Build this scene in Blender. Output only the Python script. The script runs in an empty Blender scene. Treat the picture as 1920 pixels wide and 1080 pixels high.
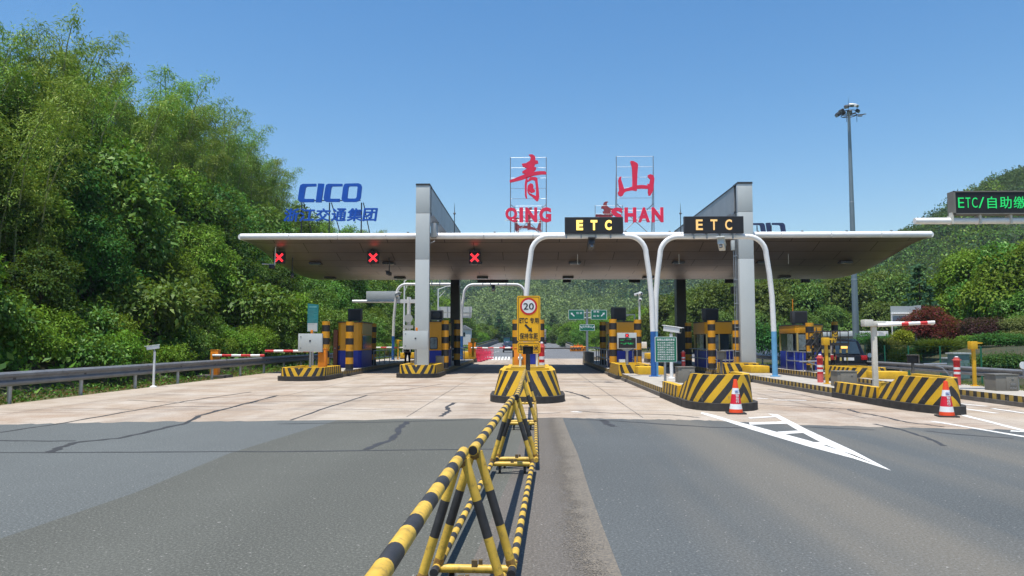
import bpy, bmesh, math, random
import numpy as np
from mathutils import Vector, Matrix, Euler

SC = bpy.context.scene
COL = SC.collection
R = math.radians
random.seed(7)

# ---------------------------------------------------------------- camera
FOC = 1400.0
CAMZ = 1.7
YAW, PITCH = math.atan(35 / FOC), math.atan(100 / FOC)
cam = bpy.data.objects.new("camera", bpy.data.cameras.new("camera"))
cam.location = (0, 0, CAMZ)
cam.rotation_euler = (R(90) + PITCH, 0, YAW)
cam.data.sensor_width = 36
cam.data.lens = 36 * FOC / 1920
cam.data.clip_start = 0.05
cam.data.clip_end = 6000
COL.objects.link(cam)
SC.camera = cam
ROT = Euler((R(90) + PITCH, 0, YAW)).to_matrix()


def ray(px, py):
    return ROT @ Vector(((px - 960) / FOC, (540 - py) / FOC, -1))


def G(px, py, z=0.0):
    """measured photo point -> real point on the level z"""
    d = ray(px, py)
    t = (z - CAMZ) / d.z
    return Vector((d.x * t, d.y * t, z))


def AT(px, py, y):
    """measured photo point -> real point at distance y down the road"""
    d = ray(px, py)
    t = y / d.y
    return Vector((d.x * t, y, CAMZ + d.z * t))


# ---------------------------------------------------------------- sky and sun
SUN_DIR = Vector((-0.13, -0.185, 1.0)).normalized()      # towards the sun
elev = math.asin(SUN_DIR.z)
azim = math.atan2(SUN_DIR.x, SUN_DIR.y)
w = bpy.data.worlds.new("World")
SC.world = w
w.use_nodes = True
nt = w.node_tree
for n in list(nt.nodes):
    nt.nodes.remove(n)
sky = nt.nodes.new("ShaderNodeTexSky")
sky.sky_type = 'NISHITA'
sky.sun_disc = False
sky.sun_elevation = elev
sky.sun_rotation = azim
sky.air_density = 1.2
sky.dust_density = 0.6
sky.ozone_density = 2.2
bg = nt.nodes.new("ShaderNodeBackground")
bg.inputs["Strength"].default_value = 0.12
wo = nt.nodes.new("ShaderNodeOutputWorld")
hs = nt.nodes.new("ShaderNodeHueSaturation")
hs.inputs["Saturation"].default_value = 1.34
hs.inputs["Value"].default_value = 1.0
nt.links.new(sky.outputs[0], hs.inputs["Color"])
nt.links.new(hs.outputs[0], bg.inputs[0])
nt.links.new(bg.outputs[0], wo.inputs[0])
sl = bpy.data.lights.new("sun", 'SUN')
sl.energy = 5.0
sl.angle = R(0.5)
sl.color = (1.0, 0.95, 0.87)
so = bpy.data.objects.new("sun", sl)
so.rotation_euler = SUN_DIR.to_track_quat('Z', 'Y').to_euler()
so.location = (0, 0, 60)
COL.objects.link(so)
SC.view_settings.view_transform = 'Standard'
SC.view_settings.look = 'None'
SC.view_settings.exposure = 0.36
SC.view_settings.gamma = 1
SC.view_settings.use_curve_mapping = False
SC.cycles.use_denoising = True
SC.cycles.max_bounces = 6
SC.cycles.diffuse_bounces = 3
SC.cycles.volume_bounces = 0
SC.cycles.transparent_max_bounces = 8


# ---------------------------------------------------------------- materials
def srgb(r, g, b):
    f = lambda c: c / 12.92 if c <= 0.04045 else ((c + 0.055) / 1.055) ** 2.4
    return (f(r / 255), f(g / 255), f(b / 255), 1)


class NT:
    """short node builder"""

    def __init__(self, name):
        self.m = bpy.data.materials.new(name)
        self.m.use_nodes = True
        self.t = self.m.node_tree
        self.b = self.t.nodes["Principled BSDF"]

    def l(self, a, b):
        self.t.links.new(a, b)

    def math(self, op, a, b=None, clamp=False):
        x = self.t.nodes.new("ShaderNodeMath")
        x.operation = op
        x.use_clamp = clamp
        for i, v in enumerate((a, b)):
            if v is None:
                continue
            if isinstance(v, (int, float)):
                x.inputs[i].default_value = v
            else:
                self.l(v, x.inputs[i])
        return x.outputs[0]

    def mix(self, fac, a, b, blend='MIX'):
        x = self.t.nodes.new("ShaderNodeMix")
        x.data_type = 'RGBA'
        x.blend_type = blend
        for i, v in ((0, fac), (6, a), (7, b)):
            if isinstance(v, (int, float)):
                x.inputs[i].default_value = v
            elif isinstance(v, tuple):
                x.inputs[i].default_value = v if len(v) == 4 else v + (1,)
            else:
                self.l(v, x.inputs[i])
        return x.outputs[2]

    def noise(self, scale, detail=4, rough=0.6, vec=None, stretch=None, obj=True):
        tc = self.t.nodes.new("ShaderNodeTexCoord")
        v = tc.outputs["Object"] if vec is None else vec
        if stretch:
            mp = self.t.nodes.new("ShaderNodeMapping")
            mp.inputs["Scale"].default_value = stretch
            self.l(v, mp.inputs[0])
            v = mp.outputs[0]
        x = self.t.nodes.new("ShaderNodeTexNoise")
        x.inputs["Scale"].default_value = scale
        x.inputs["Detail"].default_value = detail
        x.inputs["Roughness"].default_value = rough
        self.l(v, x.inputs["Vector"])
        return x.outputs[0]

    def step(self, v, lo, hi):
        x = self.t.nodes.new("ShaderNodeMapRange")
        x.inputs[1].default_value = lo
        x.inputs[2].default_value = hi
        self.l(v, x.inputs[0])
        return x.outputs[0]

    def bump(self, h, strength, dist=0.01):
        x = self.t.nodes.new("ShaderNodeBump")
        x.inputs["Strength"].default_value = strength
        x.inputs["Distance"].default_value = dist
        self.l(h, x.inputs["Height"])
        self.l(x.outputs[0], self.b.inputs["Normal"])

    def col(self, c):
        if isinstance(c, tuple):
            self.b.inputs["Base Color"].default_value = c if len(c) == 4 else c + (1,)
        else:
            self.l(c, self.b.inputs["Base Color"])


def mat(name, c, rough=0.5, metal=0.0, var=0.18, scale=3.0, dirt=None, spec=0.5, bump=0.0):
    """painted / metal / plastic surface with uneven tone and a little grime"""
    k = NT(name)
    c = c if len(c) == 4 else c + (1,)
    dk = tuple(x * (1 - var) for x in c[:3]) + (1,)
    lt = tuple(min(1, x * (1 + var * .5)) for x in c[:3]) + (1,)
    cc = k.mix(k.step(k.noise(scale, 6), .3, .7), dk, lt)
    if dirt:
        cc = k.mix(k.math('MULTIPLY', k.step(k.noise(scale * 2.7, 8, .7), .52, .75), dirt), cc, (.06, .05, .04, 1))
    k.col(cc)
    k.l(k.math('ADD', k.math('MULTIPLY', k.noise(scale * 4, 4), .25), rough - .12), k.b.inputs["Roughness"])
    k.b.inputs["Metallic"].default_value = metal
    k.b.inputs["Specular IOR Level"].default_value = spec
    if bump:
        k.bump(k.noise(scale * 12, 5), bump, .004)
    return k.m


def emis(name, c, s):
    k = NT(name)
    k.col(tuple(x * .3 for x in c[:3]))
    k.b.inputs["Emission Color"].default_value = c if len(c) == 4 else c + (1,)
    k.b.inputs["Emission Strength"].default_value = s
    return k.m


YEL = (0.72, 0.42, 0.014)
BLK = (0.022, 0.021, 0.022)


def stripe_mat(name, period, slope, vee, duty=.5, wear=.5, off=0.0, yel=YEL, vert=False):
    """hazard stripes laid out on the wall's own running length (u) and height (v), with scuffs"""
    k = NT(name)
    uv = k.t.nodes.new("ShaderNodeUVMap")
    sp = k.t.nodes.new("ShaderNodeSeparateXYZ")
    k.l(uv.outputs[0], sp.inputs[0])
    u, v = sp.outputs[0], sp.outputs[1]
    if vee:
        u = k.math('ABSOLUTE', k.math('ADD', u, off))
    a = k.math('ADD', u, k.math('MULTIPLY', v, slope))
    a = k.math('ADD', a, k.math('MULTIPLY', k.math('SUBTRACT', k.noise(14, 3), .5), .012))
    fr = k.math('FRACT', k.math('DIVIDE', k.math('ADD', a, 100 * period + (0 if vee else off)), period))
    st = k.math('GREATER_THAN', fr, duty)
    cy = k.mix(k.noise(2.0, 5), tuple(x * .78 for x in yel), tuple(x * 1.08 for x in yel))
    ck = k.mix(k.noise(5.0, 5), (.012, .012, .013, 1), (.04, .038, .036, 1))
    c = k.mix(st, cy, ck)
    sc = k.step(k.noise(6.5, 10, .8), .565, .61)
    c = k.mix(k.math('MULTIPLY', sc, wear), c, (.16, .14, .115, 1))
    dirt = k.step(k.noise(1.3, 7, .7), .45, .8)
    c = k.mix(k.math('MULTIPLY', dirt, .5 * wear), c, (.07, .06, .05, 1))
    k.col(c)
    k.b.inputs["Roughness"].default_value = .55
    k.bump(k.noise(30, 6), .25, .006)
    return k.m


M = {}
M['yellow'] = mat('yellow_paint', YEL, .5, dirt=.45, scale=2.2)
M['railyellow'] = mat('barrier_yellow', (.66, .42, .055), .5, dirt=.75, scale=9, var=.28, bump=.15)
M['railblack'] = mat('barrier_black', (.035, .034, .035), .55, scale=9, var=.5, bump=.15)
M['black'] = mat('black_paint', BLK, .5)
M['steel'] = mat('galvanised_steel', (.36, .38, .40), .45, .75, scale=6)
M['darksteel'] = mat('dark_steel', (.045, .046, .05), .5, .2)
M['chrome'] = mat('caster_metal', (.4, .4, .42), .3, .9)
M['rubber'] = mat('black_rubber', (.018, .018, .018), .7)
M['guard'] = mat('guardrail_steel', (.20, .21, .22), .5, .3, scale=2, dirt=.5)
M['clad'] = mat('grey_cladding', (.52, .55, .54), .5, .05, var=.06, scale=.7)
M['beamclad'] = mat('beam_cladding', (.34, .35, .35), .45, .35, var=.14, scale=.8, dirt=.2)
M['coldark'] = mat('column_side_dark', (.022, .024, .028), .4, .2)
M['pipe'] = mat('white_fascia', (.86, .86, .85), .35, .0, var=.06, dirt=.12, scale=1.2)
M['white'] = mat('white_paint', (.78, .78, .76), .4, var=.08, dirt=.12)
M['offwhite'] = mat('weathered_white', (.62, .60, .53), .5, var=.12, dirt=.3)
M['bluepaint'] = mat('blue_paint', (.02, .115, .36), .45, var=.15)
M['paleblue'] = mat('pale_blue_paint', (.13, .36, .58), .45, var=.15)
M['boothyel'] = mat('booth_orange', (.66, .30, .012), .42, var=.1, scale=1.2)
M['boothblue'] = mat('booth_blue', (.012, .03, .30), .45, var=.15)
M['boothside'] = mat('booth_side_cream', (.45, .36, .13), .5, var=.15)
M['orange'] = mat('orange_housing', (.78, .24, .012), .42, var=.12, scale=2)
M['gateyel'] = mat('yellow_housing', (.72, .40, .015), .45, var=.12)
M['panelgrey'] = mat('light_grey_panel', (.50, .53, .52), .45, .1, var=.06, scale=1.5)
M['cabinet'] = mat('cabinet_steel', (.205, .19, .16), .5, .1, var=.14, scale=3, dirt=.3)
M['red'] = mat('red_paint', (.58, .018, .02), .4, var=.12)
M['pinkred'] = mat('faded_red_paint', (.70, .13, .11), .5, var=.14)
M['cone'] = mat('cone_orange', (.80, .07, .012), .5, var=.14)
M['conered'] = mat('cone_sleeve_red', (.62, .012, .035), .45, var=.1)
M['reflect'] = mat('reflective_white', (.74, .76, .76), .35, var=.1, scale=12)
M['signyel'] = mat('sign_yellow', (.83, .44, .004), .42, var=.06)
M['signgreen'] = mat('sign_green', (.004, .17, .095), .4, var=.12)
M['signteal'] = mat('sign_teal', (.02, .20, .21), .45, var=.2)
M['letterwhite'] = mat('letter_white', (.80, .82, .80), .45, var=.04)
M['letterred'] = mat('letter_red', (.80, .022, .075), .5, var=.1)
M['letterback'] = mat('letter_red_back', (.30, .045, .05), .6, var=.3, scale=6)
M['letterblue'] = mat('letter_blue', (.001, .085, .46), .5, var=.12)
M['letterdark'] = mat('letter_dark_back', (.02, .035, .10), .5)
M['ledblack'] = mat('led_black', (.012, .012, .014), .6, var=.3)
M['glass'] = mat('dark_glass', (.03, .045, .055), .08, var=.3, scale=2, spec=.8)
M['glassin'] = mat('pale_window', (.20, .25, .26), .12, var=.5, scale=5, spec=.8)
M['concwall'] = mat('weathered_concrete', (.20, .185, .16), .85, var=.3, scale=3, dirt=.4, bump=.3)
M['plinth'] = mat('dirty_plinth', (.038, .036, .034), .75, var=.5, scale=5, dirt=.4, bump=.3)
M['kerbgrey'] = mat('kerb_grey', (.13, .12, .108), .85, var=.35, scale=4, dirt=.4, bump=.3)
M['islandtop'] = mat('island_concrete', (.40, .37, .32), .9, var=.22, scale=2, dirt=.25, bump=.2)
M['bark'] = mat('bark', (.085, .065, .045), .9, var=.4, scale=6, bump=.4)
M['bamboostem'] = mat('bamboo_stem', (.20, .22, .085), .6, var=.3)
M['carblue'] = mat('car_dark_blue', (.012, .022, .06), .22, .4, var=.1, spec=.7)
M['carblack'] = mat('car_black', (.008, .008, .010), .3, .0, var=.1, spec=.3)
M['skin'] = mat('skin', (.38, .2, .13), .55)
M['cloth'] = mat('dark_uniform', (.02, .03, .022), .8)
M['trouser'] = mat('black_trousers', (.012, .012, .014), .8)
M['skywhite'] = mat('building_white', (.66, .66, .65), .6, var=.06)
M['bldgrey'] = mat('building_grey', (.26, .27, .28), .6, var=.1)
M['brown'] = mat('door_brown', (.16, .05, .02), .5)
M['tan'] = mat('truck_tarp', (.33, .30, .27), .7, var=.2)
M['fencegreen'] = mat('fence_green', (.01, .13, .07), .45)
M['utilgreen'] = mat('utility_green', (.16, .25, .23), .5)
M['ledred'] = emis('led_red', (1.0, .035, .05), 1.3)
M['ledamber'] = emis('led_amber', (1.0, .72, .16), 1.25)
M['ledamber2'] = emis('led_amber_dim', (1.0, .62, .22), .7)
M['ledgreen'] = emis('led_green', (.02, 1.0, .22), .45)
M['amberlamp'] = emis('amber_lamp', (1.0, .55, .12), 1.2)
M['tail'] = mat('tail_lamp', (.45, .01, .015), .25)


# ---------------------------------------------------------------- mesh helpers
class MB:
    def __init__(self):
        self.v, self.f, self.mi, self.uv = [], [], [], []

    def face(self, idx, m=0, uv=None):
        self.f.append(tuple(idx))
        self.mi.append(m)
        self.uv.append(uv)

    def add(self, vs):
        i = len(self.v)
        self.v += [tuple(x) for x in vs]
        return i

    def box(self, c, s, m=0, rz=0.0, rx=0.0, ry=0.0):
        hx, hy, hz = s[0] / 2, s[1] / 2, s[2] / 2
        mt = Euler((rx, ry, rz)).to_matrix()
        i = self.add([mt @ Vector((x, y, z)) + Vector(c) for z in (-hz, hz) for y in (-hy, hy) for x in (-hx, hx)])
        for q in ((0, 2, 3, 1), (4, 5, 7, 6), (0, 1, 5, 4), (2, 6, 7, 3), (0, 4, 6, 2), (1, 3, 7, 5)):
            self.face([i + k for k in q], m)
        return self

    def b2(self, a, b, m=0):
        return self.box([(p + q) / 2 for p, q in zip(a, b)], [abs(q - p) for p, q in zip(a, b)], m)

    def tube(self, pts, r, m=0, n=10, caps=True, hollow=False):
        pts = [Vector(p) for p in pts]
        rs = r if isinstance(r, (list, tuple)) else [r] * len(pts)
        ms = m if isinstance(m, (list, tuple)) else None
        rings = []
        up = Vector((0, 0, 1))
        prev = None
        for k, p in enumerate(pts):
            if k == 0:
                d = pts[1] - pts[0]
            elif k == len(pts) - 1:
                d = pts[-1] - pts[-2]
            else:
                d = (pts[k + 1] - p).normalized() + (p - pts[k - 1]).normalized()
            d.normalize()
            if prev is None:
                x = d.cross(up)
                if x.length < 1e-3:
                    x = Vector((1, 0, 0))
            else:
                x = prev - d * prev.dot(d)
            x.normalize()
            prev = x
            y = d.cross(x)
            rings.append(self.add([p + (x * math.cos(2 * math.pi * j / n) + y * math.sin(2 * math.pi * j / n)) * rs[k] for j in range(n)]))
        for k in range(len(rings) - 1):
            a, b = rings[k], rings[k + 1]
            mm = ms[k] if ms else m
            for j in range(n):
                self.face((a + j, a + (j + 1) % n, b + (j + 1) % n, b + j), mm)
        if caps:
            self.face([rings[0] + j for j in range(n)][::-1], ms[0] if ms else m)
            self.face([rings[-1] + j for j in range(n)], ms[-1] if ms else m)
        return self

    def band(self, p0, p1, r, period, m=(0, 1), duty=.5, n=12, start=0.0, caps=True):
        """tube in alternating bands"""
        p0, p1 = Vector(p0), Vector(p1)
        L = (p1 - p0).length
        cuts = [0.0]
        ms = []
        t = -start
        k = 0
        while t < L:
            e = t + period * (duty if k % 2 == 0 else 1 - duty)
            if e > 1e-4:
                cuts.append(min(e, L))
                ms.append(m[k % 2])
            t = e
            k += 1
        pts = [p0.lerp(p1, c / L) for c in cuts]
        return self.tube(pts, r, ms, n, caps)

    def lathe(self, prof, c=(0, 0, 0), n=20, m=0):
        ms = m if isinstance(m, (list, tuple)) else [m] * len(prof)
        c = Vector(c)
        rings = [self.add([c + Vector((r * math.cos(2 * math.pi * j / n), r * math.sin(2 * math.pi * j / n), z)) for j in range(n)]) for r, z in prof]
        for k in range(len(rings) - 1):
            a, b = rings[k], rings[k + 1]
            for j in range(n):
                self.face((a + j, a + (j + 1) % n, b + (j + 1) % n, b + j), ms[k])
        self.face([rings[0] + j for j in range(n)][::-1], ms[0])
        self.face([rings[-1] + j for j in range(n)], ms[-1] if len(ms) >= len(prof) else ms[-1])
        return self

    def prism(self, poly, y0, y1, m=0, side=None):
        """polygon in x-z pushed along y"""
        n = len(poly)
        a = self.add([(p[0], y0, p[1]) for p in poly])
        b = self.add([(p[0], y1, p[1]) for p in poly])
        self.face([a + i for i in range(n)], m)
        self.face([b + i for i in range(n)][::-1], m)
        for i in range(n):
            self.face((a + i, b + i, b + (i + 1) % n, a + (i + 1) % n), m if side is None else side)
        return self

    def prismz(self, poly, z0, z1, m=0, top=None):
        n = len(poly)
        a = self.add([(p[0], p[1], z0) for p in poly])
        b = self.add([(p[0], p[1], z1) for p in poly])
        self.face([a + i for i in range(n)][::-1], m)
        self.face([b + i for i in range(n)], m if top is None else top)
        for i in range(n):
            self.face((a + i, a + (i + 1) % n, b + (i + 1) % n, b + i), m)
        return self

    def prismx(self, poly, x0, x1, m=0):
        """polygon in y-z pushed along x"""
        n = len(poly)
        a = self.add([(x0, p[0], p[1]) for p in poly])
        b = self.add([(x1, p[0], p[1]) for p in poly])
        self.face([a + i for i in range(n)], m)
        self.face([b + i for i in range(n)][::-1], m)
        for i in range(n):
            self.face((a + i, b + i, b + (i + 1) % n, a + (i + 1) % n), m)
        return self

    def build(self, name, mats, parent=None, bevel=0.0, angle=40, fix=True):
        me = bpy.data.meshes.new(name)
        me.from_pydata(self.v, [], self.f)
        for m in (mats if isinstance(mats, (list, tuple)) else [mats]):
            me.materials.append(M[m] if isinstance(m, str) else m)
        me.polygons.foreach_set("material_index", self.mi)
        if any(u is not None for u in self.uv):
            lay = me.uv_layers.new(name="UVMap")
            for p, u in zip(me.polygons, self.uv):
                if u is not None:
                    for li, c in zip(p.loop_indices, u):
                        lay.data[li].uv = c
        if fix or bevel:
            bm = bmesh.new()
            bm.from_mesh(me)
            if fix:
                bmesh.ops.recalc_face_normals(bm, faces=bm.faces)
            if bevel:
                es = [e for e in bm.edges if len(e.link_faces) == 2 and e.calc_face_angle(0) > R(35)]
                bmesh.ops.bevel(bm, geom=es, offset=bevel, segments=2, profile=.6, affect='EDGES', clamp_overlap=True)
            bm.to_mesh(me)
            bm.free()
        me.polygons.foreach_set("use_smooth", [True] * len(me.polygons))
        me.set_sharp_from_angle(angle=R(angle))
        o = bpy.data.objects.new(name, me)
        COL.objects.link(o)
        if parent:
            o.parent = parent
        return o


def tag(o, label, cat, group=None):
    o["label"] = label
    o["category"] = cat
    if group:
        o["group"] = group
    return o


def thing(name, label, cat, loc=(0, 0, 0), rz=0.0, group=None):
    o = bpy.data.objects.new(name, None)
    o.empty_display_size = .2
    o.location = loc
    o.rotation_euler = (0, 0, rz)
    COL.objects.link(o)
    return tag(o, label, cat, group)


def struct(name, mb, mats, **kw):
    o = mb.build(name, mats, **kw)
    o["kind"] = "structure"
    return o


def copy_tree(o, loc, label, rz=None, scale=None, parent=None):
    c = o.copy()
    COL.objects.link(c)
    if parent is None:
        c.location = loc
        c["label"] = label
        if rz is not None:
            c.rotation_euler = (0, 0, rz)
        if scale is not None:
            c.scale = scale if isinstance(scale, (tuple, list)) else (scale,) * 3
    else:
        c.parent = parent
    for ch in list(o.children):
        copy_tree(ch, None, None, parent=c)
    return c


def curve_mesh(cu):
    o = bpy.data.objects.new("tmp", cu)
    COL.objects.link(o)
    dg = bpy.context.evaluated_depsgraph_get()
    me = bpy.data.meshes.new_from_object(o.evaluated_get(dg))
    bpy.data.objects.remove(o)
    return me


def writing(name, body, cx, cz, wid, hei, y, mt, parent, bold=0.0, thick=.004, shear=0.0, back=False, flat=False):
    """lettering fitted to wid x hei, centred on (cx, cz), its face at local y, facing -y (towards the driver)"""
    cu = bpy.data.curves.new("t", 'FONT')
    cu.body = body
    cu.offset = bold
    cu.shear = shear
    cu.extrude = 0.01
    cu.resolution_u = 3
    cu.align_x = 'CENTER'
    cjk = any(ord(c) > 0x2E80 for c in body)
    if cjk:
        cu.offset = 0
    me = curve_mesh(cu)
    n = len(me.vertices)
    a = np.zeros(n * 3)
    me.vertices.foreach_get("co", a)
    a = a.reshape(-1, 3)
    if cjk and bold:
        # heavier strokes: the outline is repeated a hair to each side, every copy at its own depth
        polys = [tuple(p.vertices) for p in me.polygons]
        V, F = [], []
        for k in range(9):
            dx, dy = (0, 0) if k == 8 else (bold * .5 * math.cos(k * math.pi / 4), bold * .5 * math.sin(k * math.pi / 4))
            V.append(a + np.array([dx, dy, .00025 * k / max(.15, thick * 60)]))
            F += [tuple(i + k * n for i in p) for p in polys]
        a = np.concatenate(V)
        bpy.data.meshes.remove(me)
        me = bpy.data.meshes.new(name)
        me.from_pydata(a.tolist(), [], F)
        n = len(a)
    lo, hi = a.min(0), a.max(0)
    sx = wid / (hi[0] - lo[0]) if wid else hei / (hi[1] - lo[1])
    sz = hei / (hi[1] - lo[1]) if hei else sx
    b = np.zeros_like(a)
    x = (a[:, 0] - (lo[0] + hi[0]) / 2) * sx
    b[:, 0] = (-x if back else x) + cx
    b[:, 2] = (a[:, 1] - (lo[1] + hi[1]) / 2) * sz + cz
    b[:, 1] = y - a[:, 2] / .01 * thick / 2
    me.vertices.foreach_set("co", b.ravel())
    me.materials.clear()
    me.materials.append(M[mt] if isinstance(mt, str) else mt)
    me.update()
    me.name = name
    o = bpy.data.objects.new(name, me)
    COL.objects.link(o)
    o.parent = parent
    return o


def glyph(name, loops, thick, mt, parent, y=0.0):
    """letter shape from outlines (x, z), with holes, as a solid of real thickness"""
    cu = bpy.data.curves.new("g", 'CURVE')
    cu.dimensions = '2D'
    cu.fill_mode = 'BOTH'
    cu.extrude = thick / 2
    for lp in loops:
        s = cu.splines.new('POLY')
        s.points.add(len(lp) - 1)
        for p, q in zip(s.points, lp):
            p.co = (q[0], q[1], 0, 1)
        s.use_cyclic_u = True
    me = curve_mesh(cu)
    n = len(me.vertices)
    a = np.zeros(n * 3)
    me.vertices.foreach_get("co", a)
    a = a.reshape(-1, 3)
    b = np.stack([a[:, 0], y + a[:, 2], a[:, 1]], 1)
    me.vertices.foreach_set("co", b.ravel())
    me.materials.clear()
    me.materials.append(M[mt])
    me.update()
    me.name = name
    o = bpy.data.objects.new(name, me)
    COL.objects.link(o)
    o.parent = parent
    return o


def arrow(mb, cx, cz, L, ang, y, w=.22, m=0, t=.004):
    """flat arrow lying in the x-z plane, pointing along ang"""
    p = [(-.5, -w / 2), (.12, -w / 2), (.12, -w * 1.25), (.5, 0), (.12, w * 1.25), (.12, w / 2), (-.5, w / 2)]
    c, s = math.cos(ang), math.sin(ang)
    mb.prism([(cx + L * (a * c - b * s), cz + L * (a * s + b * c)) for a, b in p], y - t, y, m)
    return mb


def roundrect(w, h, r, n=5):
    out = []
    for sx, sz, a0 in ((1, 1, 0), (-1, 1, 90), (-1, -1, 180), (1, -1, 270)):
        for k in range(n + 1):
            a = R(a0 + 90 * k / n)
            out.append((sx * (w / 2 - r) + r * math.cos(a), sz * (h / 2 - r) + r * math.sin(a)))
    return out
# ================================================================ GROUND AND ROAD
def asphalt(name, base, tint, band=0.35, speck=.5):
    k = NT(name)
    big = k.step(k.noise(.22, 5, .6), .3, .72)
    c = k.mix(big, tuple(x * .86 for x in base), tuple(x * 1.12 for x in base))
    lanes = k.step(k.noise(1.0, 3, .5, stretch=(.5, .022, 1)), .42, .60)
    c = k.mix(k.math('MULTIPLY', lanes, band), c, tint + (1,))
    agg = k.noise(42, 5, .85)
    c = k.mix(k.math('MULTIPLY', k.step(agg, .52, .62), speck), c, tuple(min(1, x * 2.6) for x in base) + (1,))
    c = k.mix(k.math('MULTIPLY', k.step(agg, .48, .38), speck), c, tuple(x * .3 for x in base) + (1,))
    fleck = k.step(k.noise(24, 2, .5), .70, .715)
    c = k.mix(k.math('MULTIPLY', fleck, .55), c, (.42, .41, .38, 1))
    stain = k.step(k.noise(.9, 7, .75), .60, .78)
    c = k.mix(k.math('MULTIPLY', stain, .35), c, tuple(x * .55 for x in base) + (1,))
    k.col(c)
    k.b.inputs["Roughness"].default_value = .86
    k.b.inputs["Specular IOR Level"].default_value = .3
    k.bump(k.noise(70, 4, .7), .22, .010)
    return k.m


def concrete_mat():
    k = NT("plaza_concrete")
    hue = k.step(k.noise(.17, 4, .55, stretch=(1.6, .5, 1)), .36, .64)
    c = k.mix(hue, (.375, .315, .245, 1), (.325, .245, .18, 1))
    c = k.mix(k.step(k.noise(.6, 6, .7), .42, .7), c, (.46, .41, .35, 1))
    wheel = k.step(k.noise(1.0, 4, .6, stretch=(.7, .04, 1)), .5, .72)
    c = k.mix(k.math('MULTIPLY', wheel, .55), c, (.20, .16, .13, 1))
    blot = k.step(k.noise(.45, 8, .75), .54, .68)
    c = k.mix(k.math('MULTIPLY', blot, .45), c, (.22, .165, .125, 1))
    c = k.mix(k.math('MULTIPLY', k.step(k.noise(1, 6, .7, stretch=(.30, 2.8, 1)), .55, .64), .6), c, (.17, .14, .115, 1))
    agg = k.noise(26, 5, .8)
    c = k.mix(k.math('MULTIPLY', k.step(agg, .53, .66), .4), c, (.62, .57, .5, 1))
    c = k.mix(k.math('MULTIPLY', k.step(agg, .47, .34), .55), c, (.16, .13, .105, 1))
    k.col(c)
    k.b.inputs["Roughness"].default_value = .9
    k.b.inputs["Specular IOR Level"].default_value = .25
    k.bump(k.noise(40, 5, .7), .4, .01)
    return k.m


def ground_mat():
    k = NT("verge_ground")
    c = k.mix(k.step(k.noise(.5, 6, .7), .35, .65), (.06, .085, .02, 1), (.17, .125, .06, 1))
    c = k.mix(k.step(k.noise(5, 5, .7), .45, .7), c, (.045, .07, .015, 1))
    k.col(c)
    k.b.inputs["Roughness"].default_value = .95
    k.bump(k.noise(12, 6, .7), .8, .05)
    return k.m


def poly(mb, pts, z, m=0):
    i = mb.add([(p[0], p[1], z) for p in pts])
    mb.face([i + k for k in range(len(pts))], m)


def up(o):
    """sheets: make every face look up"""
    me = o.data
    bm = bmesh.new()
    bm.from_mesh(me)
    for f in bm.faces:
        if f.normal.z < 0:
            f.normal_flip()
    bm.to_mesh(me)
    bm.free()
    return o


g = MB()
poly(g, [(-2500, -400), (2500, -400), (2500, 3500), (-2500, 3500)], -.03)
up(struct("ground", g, [ground_mat()], fix=False))

XL, XR = -14.15, 17.4
seam = [(-60, 797), (0, 796), (250, 791), (500, 789), (870, 785), (1052, 783), (1200, 786), (1330, 788), (1450, 795), (1700, 802), (1920, 806), (2000, 807)]
seam = [G(*p) for p in seam]
seam[0].x, seam[-1].x = XL, XR


def rough_seam(a, b, n, rr=random.Random(12)):
    return [a.lerp(b, k / n) + (Vector((0, rr.uniform(-.10, .10), 0)) if k else Vector()) for k in range(n)]


fine = sum([rough_seam(a, b, 14) for a, b in zip(seam, seam[1:])], []) + [seam[-1]]
edge = [G(*p) for p in [(1052, 783), (1066, 820), (1079, 850), (1100, 920), (1128, 1000), (1158, 1080)]] + [Vector((.9, 2.0, 0)), Vector((.9, -40, 0))]
diag = [G(*p) for p in [(640, 787), (430, 850), (250, 925), (0, 1010)]]
a_old = asphalt("asphalt_old", (.097, .100, .087), (.074, .076, .066), .6)
a_mid = asphalt("asphalt_brown", (.112, .102, .090), (.150, .134, .112), .5)
a_new = asphalt("asphalt_blue", (.082, .090, .091), (.150, .137, .112), .85)
a_patch = asphalt("asphalt_pale", (.104, .114, .112), (.092, .10, .098), .4)
mb = MB()
ds = [Vector((diag[0].x, seam[3].y + (seam[4].y - seam[3].y) * .3, 0))] + diag[1:]
i4 = 3 * 14 + 5
ds[0] = fine[i4]
poly(mb, fine[:i4] + ds + [Vector((XL, diag[-1].y - 2.6, 0))], 0)
up(struct("road_patch", mb, [a_patch], fix=False))
mb = MB()
mid_l = [fine[4 * 14 + 9], Vector((-.25, 9.8, 0)), Vector((-.50, 5.0, 0)), Vector((-.60, 2.0, 0)), Vector((-.65, -40, 0))]
poly(mb, ds[:1] + fine[i4 + 1:4 * 14 + 9] + mid_l + [Vector((XL, -40, 0)), Vector((XL, diag[-1].y - 2.6, 0))] + ds[:0:-1], 0)
up(struct("road_old", mb, [a_old], fix=False))
mb = MB()
poly(mb, mid_l[:1] + fine[4 * 14 + 10:5 * 14 + 1] + edge[1:] + mid_l[:0:-1], 0)
up(struct("road_strip", mb, [a_mid], fix=False))
mb = MB()
poly(mb, fine[5 * 14:] + [Vector((XR, -40, 0))] + edge[:0:-1], 0)
up(struct("road", mb, [a_new], fix=False))
mb = MB()
poly(mb, fine + [Vector((XR, 74, 0)), Vector((XL, 74, 0))], 0)
up(struct("plaza", mb, [concrete_mat()], fix=False))
mb = MB()
poly(mb, [(XL, 74), (30, 74), (34, 112), (9, 130), (7.5, 140), (-9.5, 140), (-12, 118), (XL, 100)], 0)
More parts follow.
